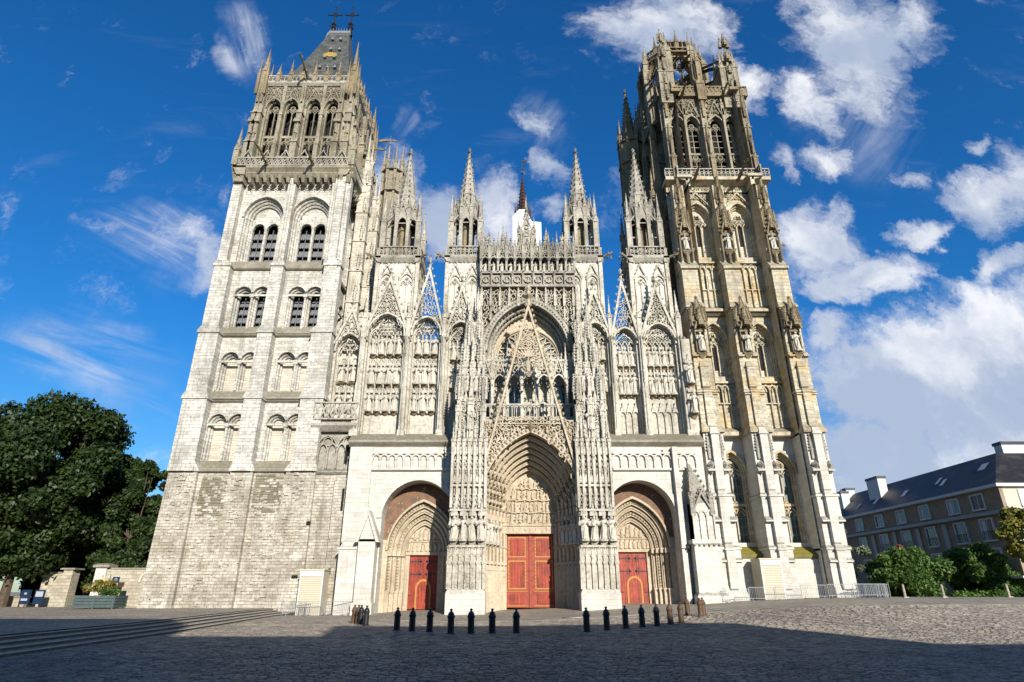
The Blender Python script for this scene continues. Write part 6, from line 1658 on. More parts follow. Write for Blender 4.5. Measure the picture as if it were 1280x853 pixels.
        mb.box(u-1.02, u+1.02, -.2, dp, 29.2, 29.4); mb.fru((u-1.02, u+1.02, -.2, dp), 29.4, (u-.85, u+.85, .25, dp), 30.0)
        mb.box(u-.85, u+.85, .25, dp+.02, 30.0, 34.0); mb.prismx([(dp, 33.9), (.0, 33.9), (.0, 34.15), (.9, 35.3), (dp, 35.3)], u-.98, u+.98)
        mb.box(u-.62, u+.62, .75, dp+.02, 34.0, 45.2)
        for s in (-1, 1): mb.box(u+s*.62-.14, u+s*.62+.14, .55, dp, 34.5, 41.5)
        b3 = mb.build('buttress', 'stone_yellow', GT)
        mb = MB(fr)
        mb.cone(u, .35, 34.6, 35.9, .16, .2, 6); corbel(mb, u, .6, 1.0, 36.2, .6)
        gable(mb, u, 1.35, 38.3, 40.9, .15, .0, .18, 5, .17, .4); canopy(mb, u, .7, 1.15, 38.2, 1.0); crockety(mb, u, .45, 1.1, 39.2, 43.2, .24)
        for s in (-1, 1): mb.cone(u+s*.62, .3, 35.0, 38.6, .1, .1, 5); crockety(mb, u+s*.68, .45, .45, 38.4, 41.4, .16); corbel(mb, u+s*.7, .7, .5, 36.6, .5)
        crockety(mb, u, .6, .8, 42.6, 46.2, .2)
        mb.build('niche_canopy', 'stone_dark', b3)
        if not side:
            statue(fr[0]+u, .3, 36.25, 1.95, 'pale statue in the upper canopied niche on the %s buttress of right tower' % ('left', 'middle', 'right')[bi], 'statues on the buttresses of the right tower', w=1.25)
        # fin above the balustrade
        mb = MB(fr)
        mb.box(u-.42, u+.42, 1.05, d2+.1, 46.3, 49.6); mb.fru((u-.42, u+.42, 1.05, d2+.1), 49.6, (u-.36, u+.36, 1.3, d2+.1), 50.4); mb.box(u-.36, u+.36, 1.3, d2+.1, 50.4, 54.2)
        mb.fru((u-.36, u+.36, 1.3, d2+.1), 54.2, (u-.32, u+.32, 1.5, d2+.1), 55.0); mb.box(u-.32, u+.32, 1.5, d2+.1, 55.0, 59.5)
        for z, q in ((49.5, .95), (54.1, 1.2), (59.4, 1.4)): mb.box(u-.5, u+.5, q, d2, z, z+.14)
        fb = mb.build('fin', 'stone_brown', GT)
        mb = MB(fr); pinnacle(mb, u, .95, .4, 46.3, 49.4, 52.4, 6); crockety(mb, u, 1.2, .7, 50.6, 54.6, .18); crockety(mb, u, 1.4, .7, 55.4, 60.4, .2)
        mb.build('fin_pinnacles', 'stone_dark', fb, kind='stuff')
gt_face((18.1, 0, 0), False)
gt_face((18.25, 15.8, -90), True)
gt_face((29.75, .3, 90), True)
mb = MB(); mb.box(19.0, 29.0, 15.0, 15.6, .4, 59.5); mb.build('rear_wall', 'stone_dark', GT)
mb = MB(); mb.box(19.6, 28.6, 2.6, 15.1, 59.3, 59.7); mb.build('platform', 'stone_ledge', GT)
# gargoyles reaching out from cornice
for x in (21.2, 26.3):
    mb = MB(); gargoyle(mb, x, 1.0, 46.0, 3.4, .12, .42); mb.build('gargoyle', 'stone_dark', GT)
for x in (21.4, 26.5):
    mb = MB(); gargoyle(mb, x, 2.1, 59.4, 2.6, .12, .42); mb.build('gargoyle', 'stone_dark', GT)
for (a, z) in ((2.0, 38.0), (3.0, 42.5), (3.5, 33)):
    mb = MB((29.9, .3, 90)); gargoyle(mb, a, 0, z, 1.1, .2, .4); mb.build('gargoyle', 'stone_dark', GT)
# corner fins rising into clusters of pinnacles at the crown
def cluster(x, y, z0, z1, s):
    mb = MB(); mb.box(x-s, x+s, y-s, y+s*1.5, z0, z1-4.2)
    mb.fru((x-s, x+s, y-s, y+s*1.5), z1-4.2, (x-s*.7, x+s*.7, y-s*.4, y+s*1.4), z1-3.6); mb.box(x-s*.7, x+s*.7, y-s*.4, y+s*1.4, z1-3.6, z1-2.6)
    for (a, b, t) in ((-1, -1, -1.6), (1, -1, -1.2), (0, -1.2, -3.2), (-1, .8, -.4), (1, .8, 0), (0, 1.6, .4)):
        pinnacle(mb, x+a*s*.72, y+b*s*.8, s*.5, z1-7.5, z1-3.6+t*.4, z1+t, 8)
    for q in (z0+3.2, z1-4.4): mb.box(x-s-.12, x+s+.12, y-s-.12, y+s, q, q+.16)
    for i in range(5): crockety(mb, x, y-s, s*1.1, z0+.5+i*2.4, z0+2.7+i*2.4, .17)
    mb.build('pinnacle_cluster', 'stone_brown', GT)
cluster(27.75, 2.6, 57.5, 68.4, 1.15); cluster(19.4, 1.9, 58, 67.4, .75); cluster(28.0, 14.0, 59, 71, .9); cluster(19.5, 14.2, 58, 71.0, .95)
for y in (4.4, 7.6, 11.0):
    for x, s in ((18.9, -1), (29.1, 1)):
        mb = MB(); pinnacle(mb, x, y, .6, 57.5, 61.0, 64.8 if y < 7 else 67, 6); mb.build('pinnacle', 'stone_dark', GT)
mb = MB(); pinnacle(mb, 23.75, 1.6, .95, 58.5, 61.5, 63.0, 4); mb.box(23.35, 24.15, 1.3, 3.2, 59.5, 64.5); mb.fru((23.35, 24.15, 1.3, 3.2), 64.5, (23.45, 24.05, 2.2, 3.2), 66.0)
for a, b, t in ((0, 1.3, 67.5), (-.35, 1.9, 68.5), (.35, 1.9, 68.5)): pinnacle(mb, 23.75+a, b, .45, 61.5, 65.0, t, 6)
mb.build('pinnacle_cluster', 'stone_dark', GT)
# stair turret clasping the back left corner
mb = MB(); SX, SY = 17.2, 13.8
mb.cone(SX, SY, .3, 62.0, 1.75, 1.55, 8, pi/8)
for z in (16, 24, 30, 38, 46, 52, 58, 61.8): mb.cone(SX, SY, z, z+.25, 1.95, 1.85, 8, pi/8)
for i in range(8):
    a = pi/8+i*pi/4; x, y = SX+1.6*cos(a), SY+1.6*sin(a)
    mb.box(x-.14, x+.14, y-.14, y+.14, 30, 62.5); pinnacle(mb, x, y, .34, 60.0, 63.0, 66.0, 5)
    for z in (33, 41, 49, 55): crockety(mb, x, y, .5, z, z+3.4, .17)
spire(mb, SX, SY, 62.2, 71.5, 1.2, 8, 9, .26, pi/8); mb.build('stair_turret', 'stone_dark', GT)
for y in (4.8, 9.2):
    mb = MB(); mb.box(16.9, 18.4, y-.45, y+.45, 22, 44); mb.fru((16.9, 18.4, y-.45, y+.45), 44, (17.5, 18.4, y-.4, y+.4), 45.5); mb.box(17.5, 18.4, y-.4, y+.4, 45.5, 53)
    pinnacle(mb, 17.3, y, .6, 43.5, 46.8, 50.5, 6); pinnacle(mb, 17.9, y, .55, 52.5, 55.5, 59.0, 6); crockety(mb, 17.0, y, .7, 38, 42.5, .2); mb.build('side_fin', 'stone_dark', GT)
# open octagonal crown
OC = (22.9, 9.0); OR = 4.3
pts = [(OC[0]+OR*cos(pi/8+i*pi/4), OC[1]+OR*sin(pi/8+i*pi/4)) for i in range(8)]
for i in range(8):
    x, y = pts[i]; mb = MB()
    mb.box(x-.48, x+.48, y-.48, y+.48, 59.6, 71.2)
    for z in (63.0, 66.6, 70.4): mb.box(x-.58, x+.58, y-.58, y+.58, z, z+.16)
    for a in (0, 1, 2, 3): crockety(mb, x+.42*(1, 0, -1, 0)[a], y+.42*(0, 1, 0, -1)[a], .42, 66.0, 70.2, .14)
    pinnacle(mb, x, y, .5, 70.2, 71.6, 74.2, 5)
    for sg in (-1, 1): pinnacle(mb, x+sg*.4, y-.3, .26, 66.5, 69.4, 71.8, 5)
    mb.build('crown_pier', 'stone_brown', GT)
    (xa, ya), (xb, yb_) = pts[i], pts[(i+1) % 8]; a = math.degrees(atan2(yb_-ya, xb-xa)); Lk = sqrt((xb-xa)**2+(yb_-ya)**2)
    # viewed from outside, u must run so that the outside is at -d
    f = MB((xb, yb_, a+180)); w = Lk-1.0
    orders(f, Lk/2, w, 60.6, 67.6, .9, 0, 2, .12, .22, 6); f.box(.3, Lk-.3, -.05, .4, 59.6, 60.7)
    for zz in (69.6, 70.6): f.box(.3, Lk-.3, -.08, .3, zz-.08, zz+.08)
    for q in range(4): f.ring(.75+q*(Lk-1.5)/3, 70.1, .3, .1, -.02, .25, 6); dagger(f, .75+q*(Lk-1.5)/3, 68.6, .9, .4, 90, .08, -.02, .2)
    f.ribbon(arc(Lk/2, w+.3, 67.5, .9, 6), .3, -.1, .5)
    lace(f, lambda u, z: z > apex(w, 67.6, .9)-2.2*abs(u-Lk/2)-.1 or z < 62.0, .5, Lk-.4, 60.9, 71.2, .46, .09, -.12, .2, i)
    for sg in (-1, 1): crockety(f, Lk/2+sg*(w/2+.1), -.2, .5, 64.6, 68.6, .17)
    tracery(f, Lk/2, w-.24, 61.6, 66.8, .9, 2, .2, .36, .12, 'geo'); f.box(Lk/2-w/2, Lk/2+w/2, .18, .36, 64.2, 64.4)
    gable(f, Lk/2, w+.8, 68.4, 71.4, .14, -.4, -.2, 6, .17, .5)
    balustrade(f, .3, Lk-.3, 71.3, 1.5, -.25, -.1, 'flame', .5, .1); pinnacle(f, Lk/2, -.2, .42, 71.0, 72.9, 74.8, 4)
    for q in range(6): f.octa(.4+q*(Lk-.8)/5, -.2, 72.95, .14, .35)
    f.box(.2, Lk-.2, -.3, .3, 71.2, 71.35)
    f.build('crown_bay', 'stone_dark', GT)
# flying arches that brace the crown from the corner clusters
for (x0, y0, x1, y1) in ((28.3, 3.4, 25.8, 6.2), (19.4, 3.2, 20.6, 6.0), (28.0, 13.4, 25.8, 12.0), (19.5, 13.4, 20.2, 12.0), (28.6, 8, 27.0, 8.6), (18.9, 7.6, 18.9, 8.2), (23.75, 2.4, 23.2, 5.0)):
    a = math.degrees(atan2(y1-y0, x1-x0)); L_ = sqrt((x1-x0)**2+(y1-y0)**2); f = MB((x0, y0, a))
    for zz in (63.0, 66.0):
        P_ = [(t*L_, zz+1.8*sin(t*pi/2)) for t in np.linspace(0, 1, 6)]
        f.ribbon(P_, .34, -.16, .16); f.ribbon([(0, zz+1.6), (L_, zz+2.6)], .2, -.14, .14)
        for q in range(4): f.octa(L_*(q+.5)/4, 0, zz+1.9+.25*q, .14, .22)
    f.build('flying_arch', 'stone_dark', GT)

# ================================================================== BACKGROUND BUILDING ON THE RIGHT
HB = thing('stone_house', (57, 25, 0), 'long dark four storey corner building with white framed windows, slate roof and white chimneys', 'building')
BX, BY0, BY1 = 52.0, 8.9, 47.0
def part(name, mat, fn, parent=HB, **k):
    mb = MB(); fn(mb); return mb.build(name, mat, parent, **k)
EV = 12.2
part('wall', 'wall_brown', lambda m: (m.box(BX+.05, BX+14, BY0+.3, BY1, -.5, 9.5), m.box(BX, BX+14, BY0+.3, BY1, 9.9, EV)))
part('front_wall', 'wall_cream', lambda m: (m.box(BX+.35, BX+30, BY0-.1, BY0+.29, 3.2, 9.5), m.box(BX+.35, BX+30, BY0-.1, BY0+.29, 9.9, EV)))
part('corner_quoin', 'wall_tan', lambda m: (m.box(BX-.06, BX+.34, BY0-.14, BY0+.6, -.5, EV-.02)))
part('cornice', 'frame_grey', lambda m: (m.box(BX-.45, BX+30, BY0-.5, BY1, 9.5, 9.72), m.box(BX-.3, BX+30, BY0-.35, BY1, 9.72, 9.9)))
part('gutter', 'frame_white', lambda m: (m.box(BX-.5, BX+30, BY0-.55, BY1+.2, EV, EV+.32)))
def rf(m):
    m.add([(BX-.4, BY0-.45, EV+.33), (BX+14.4, BY0-.45, EV+.33), (BX+14.4, BY1, EV+.33), (BX-.4, BY1, EV+.33), (BX+4.6, BY0+4.6, EV+4.6), (BX+10, BY0+4.6, EV+4.6), (BX+10, BY1, EV+4.6), (BX+4.6, BY1, EV+4.6)],
          [(0, 4, 7, 3), (0, 1, 5, 4), (4, 5, 6, 7), (1, 2, 6, 5), (3, 7, 6, 2)])
    m.add([(BX+14.4, BY0-.45, EV+.33), (BX+30, BY0-.45, EV+.33), (BX+30, BY0+4.6, EV+4.6), (BX+10, BY0+4.6, EV+4.6)], [(0, 1, 2, 3)])
roof_ = part('roof', 'house_slates', rf)
for (x0, x1, y0, y1, z1) in ((BX+1.9, BX+3.1, 33.4, 36.4, 17.3), (BX+1.5, BX+2.7, 43.5, 45.2, 16.6), (BX+3.4, BX+4.8, 45.3, 46.8, 17.4), (BX+5.8, BX+8.6, 13.8, 15.0, 17.9)):
    c_ = part('chimney', 'frame_white', lambda m: m.box(x0, x1, y0, y1, EV+.5, z1), roof_)
    part('chimney_cap', 'slate_dark', lambda m: m.box(x0-.1, x1+.1, y0-.1, y1+.1, z1, z1+.35), roof_)
for (y, z, w) in ((38, 13.5, .7), (33.5, 13.7, .7), (26.6, 13.8, .9), (20.5, 14.4, .6), (19.0, 14.0, .7), (12.8, 14.8, 1.2)):
    xx = BX-.4+(z-EV-.33)*5/4.27
    part('skylight', 'frame_white', lambda m: m.add([(xx-.08, y, z), (xx-.08, y+w, z), (xx+.75, y+w, z+.8), (xx+.75, y, z+.8)], [(0, 1, 2, 3)]), roof_)
for (x_, z_) in ((BX+9.5, 13.9), (BX+12.5, 14.0)):
    part('skylight', 'window_glass', lambda m: m.add([(x_, BY0+1.0, z_-.1), (x_+1.4, BY0+1.0, z_-.1), (x_+1.4, BY0+1.8, z_+.62), (x_, BY0+1.8, z_+.62)], [(0, 1, 2, 3)]), roof_)
def hwin(y, z0, z1, w, side=True, x=0, dark=.5, rail=False):
    fr = (BX, y+w/2, -90) if side else (x-w/2, BY0-.1, 0)
    m = MB(fr); t = .17; d0 = -.12 if side else -.1
    m.box(-t, w+t, d0, .1, z1, z1+t); m.box(-t, w+t, d0-.06, .1, z0-t, z0); m.box(-t, 0, d0, .1, z0, z1); m.box(w, w+t, d0, .1, z0, z1)
    m.box(w/2-.05, w/2+.05, -.03, .02, z0, z1)
    f = m.build('window', 'frame_white', HB)
    m = MB(fr); m.add([(0, -.012, z0), (w, -.012, z0), (w, -.012, z1), (0, -.012, z1)], [(0, 1, 2, 3)]); m.build('pane', 'window_glass', f)
    r = RND.random()
    if r < .75:
        m = MB(fr); a = w*(.25+.2*RND.random()); m.add([(.04, -.02, z0+.02), (a, -.02, z0+.02), (a, -.02, z1-.02), (.04, -.02, z1-.02)], [(0, 1, 2, 3)]); m.build('curtain', 'curtain_white', f)
    if rail:
        m = MB(fr)
        for q in range(7): m.box(q*w/6-.02, q*w/6+.02, -.2, -.17, z0, z0+.9)
        m.box(0, w, -.2, -.16, z0+.88, z0+.93); m.build('railing', 'iron_black', f)
for y in (37.1, 31.8, 26.7, 21.7, 16.3, 12.3): hwin(y, 10.3, 11.75, 1.75)
for y in (37.0, 31.6, 26.5, 21.4, 16.1, 11.9): hwin(y, 7.0, 9.1, 1.7, rail=True)
for y in (37, 31.6, 26.5, 21.4, 16.1, 11.9): hwin(y, 3.9, 6.0, 1.7)
for y in (34.3, 29.1, 24.0, 18.8):
    m = MB((BX, y+.4, -90)); m.box(0, .75, -.1, .1, 3.4, 9.3); m.build('pilaster', 'frame_grey', HB)
for x in (BX+2.8, BX+7, BX+11):
    hwin(0, 10.3, 11.75, 1.5, False, x); hwin(0, 6.9, 9.0, 1.5, False, x); hwin(0, 3.9, 6.0, 1.5, False, x)
part('awning', 'frame_white', lambda m: m.box(BX-2.2, BX+9, BY0-2.6, BY0+9, 3.05, 3.25))
part('shop_front', 'shop_dark', lambda m: (m.box(BX-.2, BX+12, BY0-.25, BY0+10, -.5, 3.04)))
for y in (10.2, 14.2): part('shop_panel', 'teal_paint', lambda m: m.box(BX-.35, BX-.21, y, y+1.1, .2, 2.7))
for x in (BX+1.2, BX+4.2): part('shop_panel', 'teal_paint', lambda m: m.box(x, x+.9, BY0-.4, BY0-.26, .2, 2.7))
an = thing('roof_aerial', (BX+2, 44, 16.5), 'thin television aerial on the far chimney of the long building', 'aerial')
part('mast', 'galvanised', lambda m: m.box(BX+1.98, BX+2.02, 44.0, 44.04, 16.9, 19.6), an)
for k in range(4): part('crossbar', 'galvanised', lambda m: m.box(BX+1.3, BX+2.8, 44.0, 44.03, 18.4+.3*k, 18.43+.3*k), an)

# ================================================================== BUILDINGS BEHIND THE VIEWER (cast the square's shade)
def town(x0, x1, y0, y1, h, rh, label, mat='city_wall'):
    t = thing('town_house', ((x0+x1)/2, (y0+y1)/2, 0), label, 'building', 'town houses across the square behind the viewer')
    m = MB(); m.box(x0, x1, y0, y1, -.5, h); m.build('wall', mat, t)
    m = MB(); m.prismx([(y0-.3, h), (y1+.3, h), ((y0+y1)/2, h+rh)], x0, x1); m.build('roof', 'house_slates', t)
    n = max(2, int((x1-x0)/3.2)); fl = int((h-4)/3.4)
    for j in range(fl):
        for i in range(n):
            u = x0+(i+.5)*(x1-x0)/n; z = 4.2+j*3.4
            m = MB((0, y1, 180)); 
            m = MB(); m.box(u-.75, u+.75, y1, y1+.08, z-.1, z+2.2); f = m.build('window', 'frame_white', t)
            m = MB(); m.box(u-.62, u+.62, y1+.06, y1+.1, z, z+2.05); m.build('pane', 'window_glass', f)
TOWN = TOWNS = [(-75, -38, 20.5, 'wide plain town house far left behind the viewer'), (-38, -14, 22.5, 'plain town house behind the viewer to the left'), (-14, 2, 25.6, 'tall plain town house straight behind the viewer'),
        (2, 12, 22.4, 'narrower lower town house behind the viewer'), (12, 31, 26.0, 'tallest plain town house behind the viewer'), (31, 44, 20.6, 'lower town house behind the viewer to the right'), (44, 75, 19.2, 'long low town house far right behind the viewer')]
for i, (a, b, h, l) in enumerate(TOWNS): town(a, b, -86, -74, h-3.2, 3.2 if 0 else 3.2, l)

town(-70, -50.5, -9, 0, 17.5, 3.2, 'unseen town house added beyond the left edge to shade the park trees')  # unseen house, added for the shade it throws on the left trees
# ================================================================== STREET FURNITURE
def bollard_mesh(mat):
    mb = MB(); pr = [(.0, 0), (.19, 0), (.19, .05), (.155, .09), (.150, .62), (.175, .66), (.175, .72), (.15, .74), (.155, .78), (.12, .88), (.06, .94), (.05, .97), (.075, 1.0), (.05, 1.05), (.0, 1.07)]
    mb.lathe(0, 0, pr, 14)
    return mb
def bollard_parts():
    b = MB(); b.lathe(0, 0, [(.0, 0), (.20, 0), (.20, .06), (.16, .10)], 14)
    s = MB(); s.lathe(0, 0, [(.16, .09), (.152, .66), (.18, .70), (.18, .76)], 14)
    c = MB(); c.lathe(0, 0, [(.18, .76), (.155, .79), (.15, .84), (.11, .92), (.05, .96)], 14)
    k = MB(); k.lathe(0, 0, [(.05, .955), (.045, .985), (.075, 1.02), (.06, 1.06), (.0, 1.085)], 12)
    return b, s, c, k
BM = {}
for mt in ('iron_black', 'iron_brown'):
    BM[mt] = [mesh_of(q, nm, mt, True) for q, nm in zip(bollard_parts(), ('foot', 'shaft', 'cap', 'knob'))]
BOL = [(-9.66, -16.3, 0), (-9.25, -17.0, 1), (-8.95, -17.6, 0), (-8.3, -19.1, 0)]
row = [(-5.75, -23.6), (-4.9, -24.2), (-3.95, -24.9), (-2.83, -26.1), (-1.91, -25.9), (-.92, -26.0), (.2, -26.0), (3.55, -25.2), (4.65, -24.2), (5.75, -23.2), (6.75, -22.4), (7.65, -21.8), (8.6, -20.8), (9.35, -20.2)]
rgt = [(11.6, -16.2, 1), (11.25, -14.5, 1), (11.95, -15.6, 1)]
def bollard(x, y, brown, label):
    t = thing('bollard', (x, y, gz(x, y)), label, 'bollard', 'cast iron bollards in front of the cathedral')
    for me in BM['iron_brown' if brown else 'iron_black']: place(me, me.name, (x, y, gz(x, y)), t)
nth = ('first', 'second', 'third', 'fourth', 'fifth', 'sixth', 'seventh', 'eighth', 'ninth', 'tenth', 'eleventh', 'twelfth', 'thirteenth', 'fourteenth')
for i, (x, y, b) in enumerate(BOL): bollard(x, y, i < 2, '%s iron bollard, %s of the tight group left of the left portal' % ('brown' if i < 2 else 'black', nth[i]))
for i, (x, y) in enumerate(row):
    side = 'left curve, %s from the left' % nth[i] if i < 7 else 'right curve, %s after the gap' % nth[i-7]
    bollard(x, y, i >= 12, '%s domed bollard in the %s' % ('brown' if i >= 12 else 'black', side))
for i, (x, y, b) in enumerate(rgt): bollard(x, y, True, 'brown iron bollard by the right arch buttress, %s of the three' % nth[i])
# crowd barriers
def barrier_meshes(w=2.1, h=1.05):
    f = MB(); 
    for a, b in (((0, .2), (w, .2)), ((0, h), (w, h))): f.box(a[0], b[0], -.018, .018, a[1]-.018, a[1]+.018)
    for u in (0, w): f.box(u-.018, u+.018, -.018, .018, .05, h)
    bars = MB()
    for i in range(1, 15): u = i*w/15; bars.box(u-.008, u+.008, -.008, .008, .2, h)
    ft = MB()
    for u in (.25, w-.25): ft.prism([(u-.3, 0), (u-.26, 0), (u, .2), (u-.03, .22)], -.3, -.26) if 0 else (ft.box(u-.02, u+.02, -.32, .32, 0, .035), ft.box(u-.02, u+.02, -.02, .02, 0, .2))
    return mesh_of(f, 'frame', 'galvanised'), mesh_of(bars, 'bars', 'galvanised'), mesh_of(ft, 'feet', 'galvanised')
BAR = barrier_meshes()
def barrier(x, y, ang, label):
    z = gz(x, y)+.01
    t = thing('crowd_barrier', (x, y, z), label, 'barrier', 'galvanised crowd barriers along the tower feet')
    t.rotation_euler = (0, 0, radians(ang))
    for me in BAR:
        o = bpy.data.objects.new(me.name, me); COL.objects.link(o); o.parent = t; WLOC[o.name] = (x, y, z)
for i, (x, y, a, l) in enumerate(((-18.9, -2.9, -6, 'sheared grey barrier at the top of the steps beside the left kiosk'), (-18.6, -3.2, 20, 'second grey barrier stacked against the one beside the left kiosk'), (-17.3, -3.1, 4, 'grey barrier standing in front of the left cream kiosk'), (-15.2, -2.9, 30, 'grey barrier closing the gap right of the left kiosk'))): barrier(x, y, a, l)
lab = ('against the foot of the right tower, first from the left', 'left of the right hand kiosk', 'in front of the right hand kiosk', 'just right of the right hand kiosk', 'between the middle and right buttress of the right tower', 'before the right buttress of the right tower')
for i in range(6): barrier(17.4+i*2.17, -3.0+.12*(i % 2), 1, 'galvanised crowd barrier '+lab[i])
for i, (dx, a) in enumerate(((0, 8), (.35, -14), (.7, 16), (1.1, -8), (1.7, 12), (2.2, 4), (1.5, -20))): barrier(28.6+dx*.7, -2.7+.3*i, a, 'loose galvanised barrier leaning in the jumble right of the right tower, %s from the left' % nth[i])
# kiosks: cream site cabinets with a roller shutter
def kiosk(x0, x1, y0, y1, z0, z1, label, top=.0):
    t = thing('site_cabinet', ((x0+x1)/2, (y0+y1)/2, z0), label, 'cabinet')
    m = MB(); m.box(x0, x1, y0, y1, z0, z1-.06); m.build('body', 'kiosk_cream', t)
    m = MB(); m.box(x0-.06, x1+.06, y0-.06, y1, z1-.06, z1+.04); m.build('lid', 'kiosk_cream', t)
    m = MB(); m.box(x0, x0+.1, y0-.05, y0, z0, z1-.08); m.box(x1-.1, x1, y0-.05, y0, z0, z1-.08); m.box(x0+.1, x1-.1, y0-.09, y0, z1-.55, z1-.1); m.build('frame', 'frame_white', t)
    n = 22; h = (z1-.55-z0)/n
    sm = MB(); sm.prismx([(.0, 0), (-.03, h*.25), (-.03, h*.75), (0, h*.98)], 0, x1-x0-.2); me = mesh_of(sm, 'shutter_slat', 'kiosk_cream')
    for i in range(n): place(me, 'shutter_slat', (x0+.1, y0-.004, z0+i*h), t)
kiosk(-17.95, -15.95, -2.0, -.35, -.1, 3.55, 'cream metal cabinet with ribbed shutter below the left tower')
kiosk(21.35, 23.15, -1.5, .6, .9, 4.45, 'cream metal cabinet with ribbed shutter between the right tower buttresses')
# a dark drain cover
t = MB(); t.prism([(0, 0), (1, 0), (1, 1)], 0, 1) if 0 else None
dc = thing('drain_cover', (4.4, -10.8, gz(4.4, -10.8)), 'round dark drain cover lying before the central portal', 'drain cover')
m = MB(); m.cone(4.4, -10.8, gz(4.4, -10.8)+.01, gz(4.4, -10.8)+.05, .75, .72, 20); m.build('cover', 'drain_iron', dc)
m = MB(); m.lathe(4.4, -10.8, [(.76, gz(4.4, -10.8)), (.76, gz(4.4, -10.8)+.04), (.88, gz(4.4, -10.8)+.04), (.88, gz(4.4, -10.8))], 20); m.build('rim', 'concrete_pale', dc)
# low walls and gate on the far left
lw = thing('garden_gateway', (-43, 8, TZ), 'pale stone gate pier and short wall with a pointed niche joined to the left tower', 'wall')
m = MB(); m.box(-37.6, -32.2, 3.2, 3.8, .3, 3.75); m.build('wall', 'stone_wall_low', lw)
m = MB(); m.box(-38.6, -37.6, 3.0, 4.0, .3, 3.9); m.build('pier', 'stone_clean', lw)
m = MB(); m.box(-38.8, -37.3, 2.8, 4.2, 3.9, 4.1); m.fru((-38.8, -37.3, 2.8, 4.2), 4.1, (-38.5, -37.6, 3.1, 3.9), 4.25); m.box(-37.3, -32.2, 3.1, 3.9, 3.75, 3.87); m.build('coping', 'stone_ledge', lw)
m = MB(); m.strip(arc(-33.7, 1.5, 2.6, .8, 6), arc(-33.7, 1.2, 2.6, .8, 6), 3.05, 3.2); m.build('niche_arch', 'stone_clean', lw)
m = MB(); m.box(-33.95, -33.5, 3.15, 3.21, 1.3, 2.55); m.build('niche_door', 'sign_brown', lw)
m = MB(); m.box(-33.2, -32.0, 2.2, 3.0, .4, 1.35); m.build('stone_block', 'stone_clean', lw)
gp = thing('gate_pillar', (-44.5, 9, TZ), 'dark weathered gate pillar with flat coping beside the park entrance', 'pillar')
m = MB(); m.box(-45.6, -43.6, 6.2, 6.9, .4, 3.5); m.build('panel_wall', 'stone_wall_low', gp)
m = MB(); m.box(-43.6, -42.7, 6.0, 7.1, .4, 3.8); m.build('pier', 'stone_wall_low', gp)
m = MB(); m.box(-43.85, -42.45, 5.8, 7.3, 3.8, 3.95); m.box(-45.7, -43.85, 6.1, 7.0, 3.5, 3.6); m.build('coping', 'stone_ledge', gp)
lo = thing('low_wall', (-50, 7, TZ), 'low grey wall topped with flat stone at the far left edge', 'wall')
m = MB(); m.box(-70, -47.2, 6.8, 7.3, .4, 1.3); m.build('wall', 'stone_wall_low', lo); m = MB(); m.box(-70, -47.1, 6.7, 7.4, 1.3, 1.42); m.build('coping', 'stone_ledge', lo)
def board(x, y, c, label):
    t = thing('notice_board', (x, y, TZ), label, 'notice board')
    m = MB(); m.box(x-.45, x+.45, y-.06, y+.06, TZ+.25, TZ+1.5); m.build('case', 'sign_blue', t)
    m = MB(); m.box(x-.34, x+.34, y-.08, y-.06, TZ+(.9 if c else .45), TZ+1.36); m.build('sheet', 'sign_white' if c else 'sign_blue', t)
    if not c: m = MB(); m.box(x-.3, x+.3, y-.09, y-.06, TZ+.55, TZ+.75); m.box(x-.12, x+.12, y-.09, y-.06, TZ+1.1, TZ+1.25); m.build('notice', 'sign_white', t)
    for s in (-1, 1): m = MB(); m.box(x+s*.4-.04, x+s*.4+.04, y-.04, y+.04, TZ, TZ+.25); m.build('leg', 'iron_black', t)
board(-45.6, 4.6, 0, 'small blue notice board on the left beside the gate pillar'); board(-44.3, 4.6, 1, 'blue notice board holding a white sheet, nearest the gate pillar')
sb = thing('stone_bollard', (-40.5, 4.6, TZ), 'short pale stone bollard in the dark park gateway', 'bollard')
m = MB(); m.lathe(-40.5, 4.6, [(.0, TZ), (.34, TZ), (.30, TZ+.75), (.24, TZ+.86), (0, TZ+.88)], 12); m.build('post', 'concrete_pale', sb, True)
# signposts in front of the wall
sp_ = thing('direction_signpost', (-36.0, 1.6, TZ), 'grey post carrying small brown, yellow and blue direction signs before the wall', 'signpost')
for x in (-36.9, -36.2): m = MB(); m.box(x-.035, x+.035, 1.57, 1.63, TZ, 3.2); m.build('post', 'galvanised', sp_)
for (x0, x1, z0, z1, mt) in ((-37.5, -37.0, 2.5, 2.8, 'sign_brown'), (-36.95, -36.6, 2.45, 3.0, 'sign_yellow'), (-36.9, -36.5, 2.0, 2.4, 'sign_brown'), (-36.15, -35.6, 2.0, 2.4, 'sign_brown'), (-35.9, -35.3, 2.55, 3.05, 'sign_blue'), (-35.35, -34.8, 2.2, 2.6, 'sign_brown')):
    m = MB(); m.box(x0, x1, 1.5, 1.56, z0, z1); m.build('sign_plate', mt, sp_)
m = MB(); m.box(-35.78, -35.44, 1.485, 1.5, 2.78, 2.82); m.ring(-35.6, 2.8, .12, .05, 1.485, 1.5, 8); m.build('wheel_symbol', 'sign_white', sp_)

